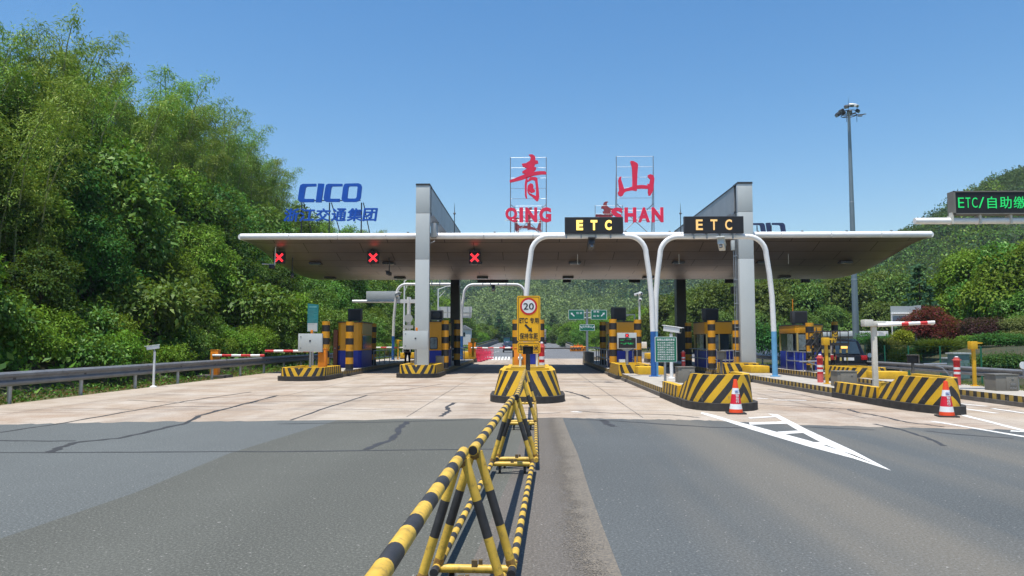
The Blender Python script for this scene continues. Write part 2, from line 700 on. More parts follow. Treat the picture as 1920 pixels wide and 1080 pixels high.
# the carriageway climbs on to the bridge beyond the plaza
bridge = [(140, 0), (160, .25), (190, .8), (225, 1.25), (270, 1.2), (330, .9)]
for (y0, z0), (y1, z1) in zip(bridge, bridge[1:]):
    i = mb.add([(-9.5, y0, z0), (7.5, y0, z0), (7.5, y1, z1), (-9.5, y1, z1)])
    mb.face((i, i + 1, i + 2, i + 3))
up(struct("road_far", mb, [asphalt("asphalt_far", (.125, .13, .135), (.15, .15, .15), .4)], fix=False))


def ribbon(mb, pts, wd, z=.003, jit=.3, m=0, sub=6):
    """worn stripe or tar seam of real width through road points"""
    P = []
    for a, b in zip(pts, pts[1:]):
        for k in range(sub):
            P.append(a.lerp(b, k / sub))
    P.append(pts[-1])
    ring = []
    for k, p in enumerate(P):
        d = (P[min(k + 1, len(P) - 1)] - P[max(k - 1, 0)])
        d.z = 0
        d.normalize()
        nrm = Vector((-d.y, d.x, 0))
        off = nrm * random.uniform(-jit, jit) * wd
        hw = wd / 2 * random.uniform(1 - jit, 1 + jit)
        ring.append(mb.add([(p.x + off.x + nrm.x * hw, p.y + off.y + nrm.y * hw, z), (p.x + off.x - nrm.x * hw, p.y + off.y - nrm.y * hw, z)]))
    for a, b in zip(ring, ring[1:]):
        mb.face((a, a + 1, b + 1, b), m)


tar = mat("tar_seal", (.042, .042, .043), .6, var=.3, scale=4)
mb = MB()
for px, wd in [
    ([(-20, 849), (200, 848), (500, 847), (930, 842)], .07), ([(-20, 826), (60, 827), (140, 827)], .08),
    ([(95, 848), (115, 838), (138, 830), (220, 822), (300, 805), (345, 794), (372, 780), (440, 762), (520, 742)], .12),
    ([(683, 843), (720, 830), (741, 820), (750, 802), (764, 791)], .11), ([(826, 781), (842, 771), (838, 762), (853, 755)], .10),
    ([(545, 788), (610, 765), (690, 741)], .07), ([(0, 811), (60, 802), (120, 793), (250, 770), (350, 752), (470, 735)], .08),
    ([(520, 795), (700, 792), (890, 787)], .06), ([(1070, 786), (1150, 789), (1250, 796), (1335, 801), (1420, 803)], .10),
    ([(1085, 771), (1150, 775), (1260, 778), (1310, 783)], .07), ([(1130, 788), (1137, 793), (1150, 800)], .13),
    ([(1425, 757), (1500, 762), (1580, 767), (1640, 768)], .06), ([(1590, 768), (1612, 774), (1660, 782), (1700, 792), (1770, 800)], .09),
    ([(1640, 795), (1690, 806), (1740, 822), (1772, 836)], .08), ([(1735, 808), (1800, 815), (1900, 822)], .08),
    ([(1500, 800), (1560, 803), (1640, 806)], .07), ([(460, 755), (700, 750), (910, 757)], .045), ([(620, 727), (760, 723), (910, 726)], .06),
    ([(1060, 723), (1130, 725), (1205, 727)], .05), ([(1058, 742), (1130, 741), (1230, 745)], .06), ([(1055, 711), (1110, 712), (1172, 714)], .07),
    ([(650, 742), (760, 731), (830, 720)], .05), ([(240, 750), (330, 755), (520, 757)], .05), ([(1440, 730), (1500, 740), (1560, 752)], .05),
    ([(1425, 745), (1490, 748), (1580, 757)], .05), ([(960, 780), (1000, 776), (1050, 774)], .04), ([(1060, 733), (1090, 741), (1105, 748)], .10)]:
    ribbon(mb, [G(*p) for p in px], wd, .003)
rng = random.Random(3)
for k in range(70):                      # short transverse cracks in the old concrete
    x, y = rng.uniform(-12.5, 15), rng.uniform(17.5, 38)
    L = rng.uniform(.5, 2.6)
    ribbon(mb, [Vector((x, y, 0)), Vector((x + L * .5, y + rng.uniform(-.1, .1), 0)), Vector((x + L, y + rng.uniform(-.15, .15), 0))], rng.uniform(.015, .04), .002, .5)
for k in range(11):                      # slab joints
    y = 18.6 + 5 * k
    ribbon(mb, [Vector((XL + .3, y, 0)), Vector((1.5, y + rng.uniform(-.05, .05), 0)), Vector((XR - .4, y, 0))], .022, .0015, .25, sub=30)
for x in (-12.3, -7.7, -2.8, 2.5, 7.4, 11.6, 15.2):
    ribbon(mb, [Vector((x, 16.9, 0)), Vector((x, 73.5, 0))], .020, .0012, .25, sub=60)
up(struct("road_cracks", mb, [tar], fix=False))

sand = NT("sandy_grit")
sand.col(sand.mix(sand.step(sand.noise(30, 5, .8), .42, .6), (.115, .105, .091, 1), (.195, .168, .13, 1)))
sand.b.inputs["Roughness"].default_value = .95
sand.bump(sand.noise(60, 4), .5, .01)
uvn = sand.t.nodes.new("ShaderNodeUVMap")
spx = sand.t.nodes.new("ShaderNodeSeparateXYZ")
sand.l(uvn.outputs[0], spx.inputs[0])
edge_d = sand.math('MULTIPLY', sand.math('SUBTRACT', 1.0, spx.outputs[0]), .5)
keep = sand.math('GREATER_THAN', sand.math('ADD', sand.math('MULTIPLY', sand.noise(70, 3, .7), 1.3), sand.math('MULTIPLY', sand.noise(2.2, 5, .6), .5)), sand.math('ADD', sand.math('MULTIPLY', edge_d, .72), .62))
tb = sand.t.nodes.new("ShaderNodeBsdfTransparent")
mxs = sand.t.nodes.new("ShaderNodeMixShader")
sand.l(keep, mxs.inputs[0])
sand.l(tb.outputs[0], mxs.inputs[1])
sand.l(sand.b.outputs[0], mxs.inputs[2])
sand.l(mxs.outputs[0], [n for n in sand.t.nodes if n.type == 'OUTPUT_MATERIAL'][0].inputs[0])
mb = MB()
for p0, p1 in zip(edge[:7], edge[1:7]):
    q = mb.add([(p0.x - .62, p0.y, .0035), (p0.x + .03, p0.y, .0035), (p1.x + .03, p1.y, .0035), (p1.x - .62, p1.y, .0035)])
    mb.face((q, q + 1, q + 2, q + 3), 0, [(-1, 0), (1, 0), (1, 1), (-1, 1)])
up(struct("road_grit", mb, [sand.m], fix=False))

wp = NT("road_marking_paint")
worn = wp.step(wp.noise(7, 9, .8), .55, .62)
wp.col(wp.mix(wp.math('MULTIPLY', worn, .8), (.66, .66, .63, 1), (.30, .28, .25, 1)))
wp.b.inputs["Roughness"].default_value = .7
mb = MB()
Z5 = lambda pts: [G(1020 + x * .35417, 720 + y * .35417) for x, y in pts]
for pl in [
    [(835, 150), (905, 166), (1000, 195), (1110, 222), (1400, 300), (1640, 376), (1840, 461), (1640, 396), (1400, 332), (1100, 243), (960, 197), (830, 157)],
    [(1185, 157), (1240, 163), (1400, 245), (1640, 355), (1838, 459), (1600, 366), (1480, 318), (1330, 238), (1230, 177)],
]:
    poly(mb, Z5(pl), .004)
for pl in [[(1085, 205), (1285, 199), (1297, 211), (1090, 217)], [(1235, 254), (1365, 247), (1395, 259), (1262, 267)], [(1405, 309), (1480, 311), (1500, 326), (1435, 321)], [(1080, 178), (1225, 170), (1228, 176), (1090, 184)]]:
    poly(mb, Z5(pl), .0065)
for a, b, wd in [((1748, 790), (1960, 826), .13), ((1800, 777), (1960, 818), .13), ((1790, 756), (1850, 762), .15), ((1860, 766), (1950, 779), .13), ((1420, 747), (1440, 748), .15), ((1450, 750), (1512, 751), .15),
                 ((1790, 764), (1870, 775), .14), ((1895, 808), (1960, 812), .2), ((1072, 772), (1090, 773), .15)]:
    ribbon(mb, [G(*a), G(*b)], wd, .004, .12)
for x in (-1.2, 2.2):                    # far carriageway lines
    ribbon(mb, [Vector((x + .3, 128, 0)), Vector((x, 139.9, 0))], .25, .006, .02)
for k in range(6):
    ribbon(mb, [Vector((-5.6, 82 + k * 9, 0)), Vector((-5.6, 86 + k * 9, 0))], .18, .006, .02)
poly(mb, [G(*p) for p in [(1045, 646), (1062, 655), (1080, 658.5), (1140, 654), (1132, 651.5), (1085, 653)]], .006)
poly(mb, [G(*p) for p in [(1040, 643), (1056, 652), (1061, 652), (1044, 643)]], .009)
for k in range(9):
    poly(mb, [G(*p) for p in [(905 + k * 6, 669), (908.5 + k * 6, 669), (907 + k * 6, 675), (903.5 + k * 6, 675)]], .006)
up(struct("road_markings", mb, [wp.m], fix=False))


# ---------------------------------------------------------------- the wooded bank and the hills
def bank_z(x, y):
    t = -16.2 - x
    if t <= 0:
        return -.02
    top = 13.0 if y < 130 else max(5.0, 13.0 - (y - 130) * .07)
    s = min(1.0, t / 17.0)
    near = min(1.0, max(.25, (y + 8) / 26))
    return top * (s ** 1.05) * near + .25 * math.sin(x * .9 + y * .37) * s


nx, ny = 40, 90
mb = MB()
i0 = mb.add([(-15.2 - 55 * (a / nx) ** 1.2, -12 + 300 * b / ny, bank_z(-15.2 - 55 * (a / nx) ** 1.2, -12 + 300 * b / ny) - (.12 if a == 0 else 0)) for b in range(ny + 1) for a in range(nx + 1)])
for b in range(ny):
    for a in range(nx):
        q = i0 + b * (nx + 1) + a
        mb.face((q, q + 1, q + nx + 2, q + nx + 1))
bk = NT("bank_soil")
bk.col(bk.mix(bk.step(bk.noise(.7, 6, .7), .35, .65), (.018, .032, .008, 1), (.06, .05, .022, 1)))
bk.b.inputs["Roughness"].default_value = .95
up(struct("terrain", mb, [bk.m], fix=False))


def sm(a, b, t):
    t = max(0, min(1, (t - a) / (b - a)))
    return t * t * (3 - 2 * t)


def hill_far(x, y):
    r = 66 + 9 * math.sin(x * .008 + 1) + 5 * math.sin(x * .021)
    r += 30 * sm(-60, -330, x)
    return r * sm(330, 690, y + 22 * math.sin(x * .02)) + 3 * math.sin(x * .035 + y * .02) * sm(330, 450, y) - 25 * sm(720, 1000, y) - .5


def hill_right(x, y):
    r = float(np.interp(x + 5 * math.sin(y * .05), [60, 100, 145, 160, 175, 194, 280, 400], [8, 24, 37, 44, 54, 63, 95, 112]))
    r *= 1 - .85 * sm(305, 430, y)
    return r * sm(150, 302, y + 6 * math.sin(x * .05)) + 1.5 * math.sin(x * .11) * math.sin(y * .09) * sm(180, 260, y) - .5


def hill(name, fn, x0, x1, y0, y1, n, m_, col):
    mb = MB()
    i0 = mb.add([(x0 + (x1 - x0) * a / n, y0 + (y1 - y0) * b / m_, fn(x0 + (x1 - x0) * a / n, y0 + (y1 - y0) * b / m_)) for b in range(m_ + 1) for a in range(n + 1)])
    for b in range(m_):
        for a in range(n):
            q = i0 + b * (n + 1) + a
            mb.face((q, q + 1, q + n + 2, q + n + 1))
    k = NT(name + "_soil")
    k.col(k.mix(k.step(k.noise(.05, 6, .7), .35, .65), col, tuple(x * 1.7 for x in col[:3]) + (1,)))
    k.b.inputs["Roughness"].default_value = 1
    o = up(struct(name, mb, [k.m], fix=False))
    return o


hill("hill_far", hill_far, -520, 620, 320, 950, 90, 60, (.03, .05, .018, 1))
hill("hill_right", hill_right, 60, 520, 140, 480, 60, 60, (.022, .04, .012, 1))


# ================================================================ VEGETATION
def leaf_mat(name, dark, light, trans=.28, tip=None, spec=.14, vary=.2):
    k = NT(name)
    gi = k.t.nodes.new("ShaderNodeNewGeometry")
    oi = k.t.nodes.new("ShaderNodeObjectInfo")
    c = k.mix(gi.outputs["Random Per Island"], dark + (1,), light + (1,))
    if tip:
        c = k.mix(k.math('GREATER_THAN', gi.outputs["Random Per Island"], .9), c, tip + (1,))
    pos = k.noise(.55, 2, .5, vec=gi.outputs["Position"])
    c = k.mix(k.math('MULTIPLY', k.step(pos, .38, .68), .5), c, tuple(x * 1.25 for x in light) + (1,))
    hs = k.t.nodes.new("ShaderNodeHueSaturation")
    k.l(k.math('ADD', k.math('MULTIPLY', oi.outputs["Random"], .045), .478), hs.inputs["Hue"])
    k.l(k.math('ADD', k.math('MULTIPLY', oi.outputs["Random"], vary * 2), 1 - vary), hs.inputs["Value"])
    k.l(c, hs.inputs["Color"])
    c = hs.outputs[0]
    k.col(c)
    k.b.inputs["Roughness"].default_value = .55
    k.b.inputs["Specular IOR Level"].default_value = spec
    tr = k.t.nodes.new("ShaderNodeBsdfTranslucent")
    k.l(k.mix(.5, c, (.20, .26, .02, 1)), tr.inputs[0])
    ms = k.t.nodes.new("ShaderNodeMixShader")
    ms.inputs[0].default_value = trans
    out = [n for n in k.t.nodes if n.type == 'OUTPUT_MATERIAL'][0]
    k.l(k.b.outputs[0], ms.inputs[1])
    k.l(tr.outputs[0], ms.inputs[2])
    k.l(ms.outputs[0], out.inputs[0])
    return k.m


LM = {
    'broad': leaf_mat('leaf_broad', (.024, .085, .008), (.115, .245, .024), tip=(.23, .34, .09), spec=.3),
    'lime': leaf_mat('leaf_lime', (.045, .112, .008), (.165, .30, .024), tip=(.28, .37, .07)),
    'deep': leaf_mat('leaf_deep', (.012, .050, .008), (.055, .145, .020)),
    'bamboo': leaf_mat('leaf_bamboo', (.080, .180, .016), (.235, .375, .058), .28, tip=(.42, .50, .13)),
    'camphor': leaf_mat('leaf_camphor', (.030, .070, .012), (.12, .19, .036), tip=(.20, .27, .07)),
    'conifer': leaf_mat('leaf_conifer', (.016, .052, .022), (.050, .125, .050), .15),
    'dry': leaf_mat('leaf_dry', (.10, .085, .020), (.19, .13, .045), tip=(.30, .14, .05)),
    'maple': leaf_mat('leaf_maple', (.045, .008, .014), (.15, .020, .032)),
    'plum': leaf_mat('leaf_plum', (.022, .010, .012), (.070, .028, .030), .2),
    'gold': leaf_mat('leaf_gold', (.14, .17, .010), (.32, .33, .03)),
    'grass': leaf_mat('leaf_grass', (.045, .10, .012), (.13, .21, .035)),
    'hedge': leaf_mat('leaf_hedge', (.018, .08, .016), (.06, .17, .035)),
    'farwoods': leaf_mat('leaf_far_woods', (.014, .052, .026), (.045, .115, .050), .15),
    'farbamboo': leaf_mat('leaf_far_bamboo', (.105, .155, .045), (.19, .245, .08), .2),
    'variegated': leaf_mat('leaf_variegated', (.05, .085, .018), (.22, .24, .08)),
}


def leaves(P, D, L, W, rs, hint=None, fold=.25):
    """one leaf per point: base P, pointing D, length L, width W (a folded diamond)"""
    n = len(P)
    D = D / np.maximum(np.linalg.norm(D, axis=1, keepdims=True), 1e-6)
    A = rs.normal(size=(n, 3))
    if hint is None:
        A[:, 2] *= .5
        S = np.cross(D, A)
    else:
        S = np.cross(D, hint + A * .38)
    S /= np.maximum(np.linalg.norm(S, axis=1, keepdims=True), 1e-6)
    N = np.cross(S, D)
    L = np.asarray(L).reshape(-1, 1) * np.ones((n, 1))
    W = np.asarray(W).reshape(-1, 1) * np.ones((n, 1))
    m = P + D * L * .45
    v = np.stack([P, m + S * W * .5 + N * W * fold, P + D * L - N * L * .12, m - S * W * .5 + N * W * fold], 1)
    return v.reshape(-1, 3)


def quads(name, V, mt):
    n = len(V) // 4
    me = bpy.data.meshes.new(name)
    me.vertices.add(len(V))
    me.vertices.foreach_set("co", np.ascontiguousarray(V, dtype=np.float32).ravel())
    me.loops.add(4 * n)
    me.loops.foreach_set("vertex_index", np.arange(4 * n, dtype=np.int32))
    me.polygons.add(n)
    me.polygons.foreach_set("loop_start", np.arange(0, 4 * n, 4, dtype=np.int32))
    me.polygons.foreach_set("loop_total", np.full(n, 4, dtype=np.int32))
    me.materials.append(mt)
    me.update(calc_edges=True)
    o = bpy.data.objects.new(name, me)
    COL.objects.link(o)
    return o


def crown(rs, lobes, per, size, aspect=.55, droop=-.15, shell=.55):
    """leaves gathered in uneven lobes: (centre, radii)"""
    out = []
    for c, r in lobes:
        c, r = np.array(c), np.array(r)
        n = int(per * (r[0] * r[1] + r[1] * r[2] + r[0] * r[2]) / 3)
        per_sprig = 14
        m = max(6, n // per_sprig)
        U = rs.normal(size=(m, 3))
        U /= np.linalg.norm(U, axis=1, keepdims=True)
        U[:, 2] = np.where(U[:, 2] < -.35, -U[:, 2], U[:, 2])       # sprigs gather on the lit side
        rad = np.where(rs.random((m, 1)) < .78, .86 + .2 * rs.random((m, 1)), shell + (.9 - shell) * rs.random((m, 1)))
        bumpy = 1 + .2 * np.sin(U[:, :1] * 5 + c[0]) * np.sin(U[:, 1:2] * 6 + c[1] * 3) + .07 * rs.normal(size=(m, 1))
        Q = c + U * rad * bumpy * r
        Q = np.repeat(Q, per_sprig, 0)
        UU = np.repeat(U, per_sprig, 0)
        n = len(Q)
        T = rs.normal(size=(n, 3))
        T -= UU * (T * UU).sum(1, keepdims=True) * .75
        P = Q + T * size * 1.15
        H = UU * .75 + np.array([0, 0, .65])
        D = T * .7 + UU * .35 + rs.normal(size=(n, 3)) * .35
        D[:, 2] += droop - .12
        s = size * rs.uniform(.6, 1.35, n)
        out.append(leaves(P, D, s, s * aspect, rs, H))
    return np.concatenate(out)


def tree(name, label, cat, group, seed, h, rad, kind, size, per, trunk=.35, low=.25, nl=12, aspect=.55, squash=1.0):
    """tapered trunk with limbs that reach the lobes of the crown; base at the origin"""
    rs = np.random.RandomState(seed)
    t = thing(name, label, cat, group=group)
    lobes = []
    for k in range(nl):
        a = 2 * math.pi * (k * .382) + rs.uniform(-.3, .3)
        f = (k + .5) / nl
        zz = h * (low + (1 - low) * (.12 + .78 * f))
        rr = rad * (math.sin(math.pi * min(.97, .22 + .72 * f)) ** .8) * rs.uniform(.35, .82)
        q = rad * rs.uniform(.34, .58) * (1 - .25 * f)
        lobes.append(((rr * math.cos(a), rr * math.sin(a), zz), (q * 1.1, q * 1.1, q * .72 * squash)))
    mb = MB()
    tw = h * trunk * .045 + .04
    mid = (rs.uniform(-.2, .2), rs.uniform(-.2, .2), h * .45)
    mb.tube([(0, 0, -.4), (mid[0] * .5, mid[1] * .5, h * .22), mid, (mid[0] * 1.3, mid[1] * 1.3, h * .85)], [tw * 1.25, tw, tw * .7, tw * .2], n=8)
    for c, r in lobes:
        b = Vector((mid[0] * .7, mid[1] * .7, h * (.15 + .25 * rs.random())))
        e = Vector(c)
        mb.tube([b, b.lerp(e, .5) + Vector((0, 0, .06 * h)), e], [tw * .45, tw * .28, tw * .1], n=5)
    mb.build("trunk", 'bark', t, fix=False)
    o = quads("crown", crown(rs, lobes, per, size, aspect), LM[kind])
    o.parent = t
    return t


def bamboo(seed, h, n_culm, spread, label, group):
    rs = np.random.RandomState(seed)
    t = thing("bamboo_clump", label, "bamboo", group=group)
    mb = MB()
    out = []
    for k in range(n_culm):
        a = rs.uniform(0, 2 * math.pi)
        b = np.array([math.cos(a), math.sin(a), 0]) * spread * math.sqrt(rs.random())
        hh = h * rs.uniform(.72, 1.05)
        a2 = a + rs.uniform(-1, 1)
        lean = np.array([math.cos(a2), math.sin(a2), 0]) * hh * rs.uniform(.10, .26)
        pt = lambda s: b + np.array([0, 0, 1.0]) * hh * (s - .10 * max(0, s - .72) ** 2 * 12) + lean * s ** 3
        mb.tube([pt(s) + np.array([0, 0, -.4 if s == 0 else 0]) for s in (0, .3, .6, .8, .92, 1)], [.05, .048, .038, .025, .014, .005], n=6)
        nb = 36
        for j in range(nb):
            s = .22 + .78 * (j + rs.random()) / nb
            az = rs.uniform(0, 2 * math.pi)
            L = (1.25 * math.sin(math.pi * min(.93, s * .8 + .12)) + .25) * rs.uniform(.6, 1.2)
            d = np.array([math.cos(az), math.sin(az), .28])
            m = 34
            q = rs.random((m, 1)) ** .7
            P = pt(s) + d * q * L + np.array([0, 0, -.45]) * (q ** 2) * L + rs.normal(size=(m, 3)) * .16
            D = d * .7 + np.array([0, 0, -.55]) + rs.normal(size=(m, 3)) * .45
            out.append(leaves(P, D, rs.uniform(.15, .30, m), rs.uniform(.04, .065, m), rs, hint=np.array([0, 0, .9]) + d * .5, fold=.15))
    mb.build("trunk", 'bamboostem', t, fix=False)
    o = quads("crown", np.concatenate(out), LM['bamboo'])
    o.parent = t
    return t


def conifer(seed, h, rad, label, group, kind='conifer', name="conifer_tree"):
    rs = np.random.RandomState(seed)
    t = thing(name, label, "conifer", group=group)
    mb = MB()
    mb.tube([(0, 0, -.3), (0, 0, h * .5), (0, 0, h * .98)], [h * .022, h * .014, .02], n=7)
    out = []
    tiers = 15
    for k in range(tiers):
        f = k / (tiers - 1)
        z = h * (.08 + .88 * f)
        r = rad * (1 - f) ** .8 + .12
        for j in range(max(4, int(9 * (1 - f) + 4))):
            az = rs.uniform(0, 2 * math.pi)
            L = r * rs.uniform(.7, 1.12)
            d = np.array([math.cos(az), math.sin(az), 0])
            m = int(34 * L / rad) + 10
            q = rs.random((m, 1)) ** .6
            P = np.array([0, 0, z]) + d * q * L + np.array([0, 0, -.32]) * q ** 1.5 * L + rs.normal(size=(m, 3)) * .07 * rad * np.array([1, 1, .45])
            D = d * .8 + rs.normal(size=(m, 3)) * .5 + np.array([0, 0, -.35])
            s = h * .05
            out.append(leaves(P, D, rs.uniform(.7, 1.3, m) * s, rs.uniform(.3, .5, m) * s, rs))
            if j % 2 == 0:
                e = np.array([0, 0, z]) + d * L + np.array([0, 0, -.3]) * L
                mb.tube([(0, 0, z), tuple(e)], [h * .004, .01], n=4)
    mb.build("trunk", 'bark', t, fix=False)
    o = quads("crown", np.concatenate(out), LM[kind])
    o.parent = t
    return t


def shrub(seed, rx, ry, rz_, kind, size, n, name, label, group=None, aspect=.5, cat="shrub", blade=False, stems=True):
    rs = np.random.RandomState(seed)
    t = thing(name, label, cat, group=group)
    mb = MB()
    if blade:
        P = np.zeros((n, 3))
        a = rs.uniform(0, 2 * math.pi, n)
        r0 = np.sqrt(rs.random(n)) * .7
        P[:, 0], P[:, 1] = r0 * rx * np.cos(a), r0 * ry * np.sin(a)
        P[:, 2] = rz_ * (.15 + .6 * rs.random(n)) * (1 - .4 * r0)
        D = np.stack([np.cos(a) * .7, np.sin(a) * .7, rs.uniform(.1, 1.1, n)], 1) + rs.normal(size=(n, 3)) * .25
        V = leaves(P, D, rs.uniform(.6, 1.2, n) * size, .05 * np.ones(n) * size + .012, rs)
    else:
        lobes = [((0, 0, rz_ * .42), (rx * .85, ry * .85, rz_ * .55))]
        for k in range(9):
            a = 2 * math.pi * k * .382
            f = rs.uniform(.35, .72)
            q = rs.uniform(.3, .45)
            lobes.append(((rx * f * math.cos(a), ry * f * math.sin(a), rz_ * rs.uniform(.3, .72)), (rx * q, ry * q, rz_ * q * .85)))
        tot = sum((r[0] * r[1] + r[1] * r[2] + r[0] * r[2]) / 3 for c, r in lobes)
        V = crown(rs, lobes, n / tot, size, aspect, shell=.7)
        V = V[np.repeat(V.reshape(-1, 4, 3)[:, :, 2].min(1) > -.1, 4)]
    for k in range(5):
        a = 2 * math.pi * k / 5
        mb.tube([(.06 * math.cos(a), .06 * math.sin(a), -.2), (rx * .3 * math.cos(a), ry * .3 * math.sin(a), rz_ * .55)], [.03, .012], n=5)
    mb.build("stem", 'bark', t, fix=False)
    o = quads("foliage", V, LM[kind])
    o.parent = t
    return t
# ================================================================ CANOPY
YF, YB = 38.5, 53.5
XA, XB = AT(452, 441, YF).x, AT(1745, 440, YF).x
ZL, ZB = 7.02, 5.60
YC = (YF + YB) / 2


def soffit(x, y):
    fy = min(1, abs(y - YC) / ((YB - YF) / 2)) ** 2.3
    e = min(x - XA, XB - x)
    fx = max(0, (1.7 - e) / 1.7) ** 2.4
    return ZB + (ZL - ZB) * (1 - (1 - fy) * (1 - fx))


can = thing("toll_canopy", "long white edged toll canopy with curved grey underside spanning all lanes", "canopy", (0, 0, 0))
mb = MB()
NX, NY = 120, 30
xs = [XA + (XB - XA) * (.5 - .5 * math.cos(math.pi * k / NX)) for k in range(NX + 1)]
ys = [YF + (YB - YF) * (.5 - .5 * math.cos(math.pi * k / NY)) for k in range(NY + 1)]
i0 = mb.add([(x, y, soffit(x, y)) for y in ys for x in xs])
for b in range(NY):
    for a in range(NX):
        q = i0 + b * (NX + 1) + a
        mb.face((q, q + NX + 1, q + NX + 2, q + 1))
k = NT("soffit_panels")
tc = k.t.nodes.new("ShaderNodeTexCoord")
br = k.t.nodes.new("ShaderNodeTexBrick")
br.inputs["Scale"].default_value = 1
br.inputs["Mortar Size"].default_value = .02
br.inputs["Brick Width"].default_value = 3.0
br.inputs["Row Height"].default_value = 1.05
br.offset = .5
br.inputs["Color1"].default_value = (.34, .275, .225, 1)
br.inputs["Color2"].default_value = (.315, .255, .21, 1)
br.inputs["Mortar"].default_value = (.085, .068, .058, 1)
k.l(tc.outputs["Object"], br.inputs["Vector"])
k.col(k.mix(k.math('MULTIPLY', k.step(k.noise(.5, 6, .7), .45, .75), .4), br.outputs[0], (.17, .14, .12, 1)))
k.b.inputs["Roughness"].default_value = .34
k.b.inputs["Metallic"].default_value = .62
mb.build("soffit", [k.m], can, fix=False)
mb = MB()
mb.prismz([(XA, YF), (XB, YF), (XB, YB), (XA, YB)], 7.1, 7.22)
mb.build("roof", 'steel', can)
ZP = 7.17
r = .165
mb = MB()
n = 14
for k in range(n):
    a, b = XA + (XB - XA) * k / n, XA + (XB - XA) * (k + 1) / n
    mb.tube([(a + (.03 if k else 0), YF, ZP), (b, YF, ZP)], r, n=16)
mb.build("front_fascia", 'pipe', can, fix=False)
for xe in (XA, XB):
    mb = MB()
    mb.tube([(xe, YF, ZP), (xe, YB, ZP)], r, n=14)
    mb.build("end_fascia", 'pipe', can, fix=False)
mb = MB()
mb.tube([(XA, YB, ZP), (XB, YB, ZP)], r, n=14)
mb.build("rear_fascia", 'pipe', can, fix=False)
for k in range(15):
    x = XA + 2 + (XB - XA - 4) * k / 14
    mb = MB()
    mb.box((x, YF - .02, ZP + r + .02), (.1, .12, .06))
    mb.build("roof_clip", 'steel', can)
lamp = None
for px, y in [(592, 41.3), (729, 41.3), (893, 41.3), (1078, 41.3), (1272, 41.3), (1430, 41.3), (1585, 41.3), (620, 45.2), (750, 45.2), (905, 45.2), (1065, 45.2), (1215, 45.2), (1470, 45.2)]:
    x = AT(px, 500, y).x
    z = soffit(x, y)
    mb = MB()
    mb.box((x, y, z - .045), (.66, .46, .10), 0).box((x, y, z - .105), (.56, .36, .02), 1)
    mb.build("ceiling_light", ['darksteel', 'glass'], can)
for px, y in [(1083, 40.2), (1273, 40.2), (1478, 40.2)]:
    x = AT(px, 480, y).x
    mb = MB()
    mb.tube([(x, y, soffit(x, y)), (x, y, soffit(x, y) - .55)], .015, n=6)
    mb.build("drop_rod", 'offwhite', can)

YP = 37.5
for side, (pl, pr), lab in ((1, (778.5, 804.5), "tall light grey portal frame rising through the canopy beside the blue roof lettering"), (-1, (1387, 1414.5), "tall light grey portal frame rising through the canopy behind the right amber sign")):
    xl, xr = AT(pl, 520, YP).x, AT(pr, 520, YP).x
    xc = (xl + xr) / 2
    top = 9.68
    t = thing("portal_frame", lab, "portal frame", (xc, YP, 0), group="portal frames through the canopy")
    hw = (xr - xl) / 2
    mb = MB()
    for za, zb in ((.2, 5.84), (5.85, 8.2), (8.21, top - .04)):
        mb.b2((-hw, 0, za), (hw, .30, zb))
    mb.build("front_cladding", 'clad', t, bevel=.012)
    mb = MB()
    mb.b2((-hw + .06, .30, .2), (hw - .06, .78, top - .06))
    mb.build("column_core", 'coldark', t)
    mb = MB()
    mb.b2((-hw - .01, -.02, top - .04), (hw + .01, .9, top + .05))
    mb.build("cap", 'darksteel', t)
    mb = MB()
    y = .80
    while y < 16.2:
        y2 = min(y + 1.5, 16.3)
        mb.b2((-hw + .02, y, 8.38), (hw - .02, y2 - .015, top - .03))
        y = y2
    mb.build("beam", 'beamclad', t)
    mb = MB()
    mb.b2((-hw - .005, .9, top - .03), (hw + .005, 16.8, top + .03))
    mb.build("beam_cap", 'darksteel', t)
    mb = MB()
    mb.b2((-hw + .03, 16.35, .2), (hw - .03, 17.2, top - .04))
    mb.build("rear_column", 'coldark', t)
    mb = MB()
    s = side * (hw - .2)
    for yy in (1.1, 4.2, 8.0, 12.0):
        mb.b2((s - .07, yy - .15, 7.2), (s + .07, yy + .15, 8.38)).b2((s - .2, yy - .22, 8.25), (s + .2, yy + .22, 8.37)).b2((s - .16, yy - .2, 7.22), (s + .16, yy + .2, 7.3))
    mb.build("hanger", 'steel', t)
    if side < 0:
        mb = MB()
        for dx, rr in ((-.03, .022), (-.10, .028), (-.19, .02)):
            mb.tube([(-hw + dx, .34, .3), (-hw + dx, .34, 7.0)], rr, n=7)
        for z in (1.2, 2.4, 3.6, 4.8, 6.0):
            mb.box((-hw - .09, .33, z), (.26, .05, .04))
        mb.build("conduit", 'steel', t)
        mb = MB()
        mb.box((-hw - .22, .36, 6.55), (.16, .2, .5))
        mb.build("junction_box", 'panelgrey', t, bevel=.01)
    else:
        mb = MB()
        mb.b2((hw + .03, .25, 7.0), (hw + .30, .6, 7.75)).tube([(hw - .02, .3, 6.7), (hw + .25, .25, 6.8)], .03)
        mb.build("junction_box", 'beamclad', t, bevel=.01)

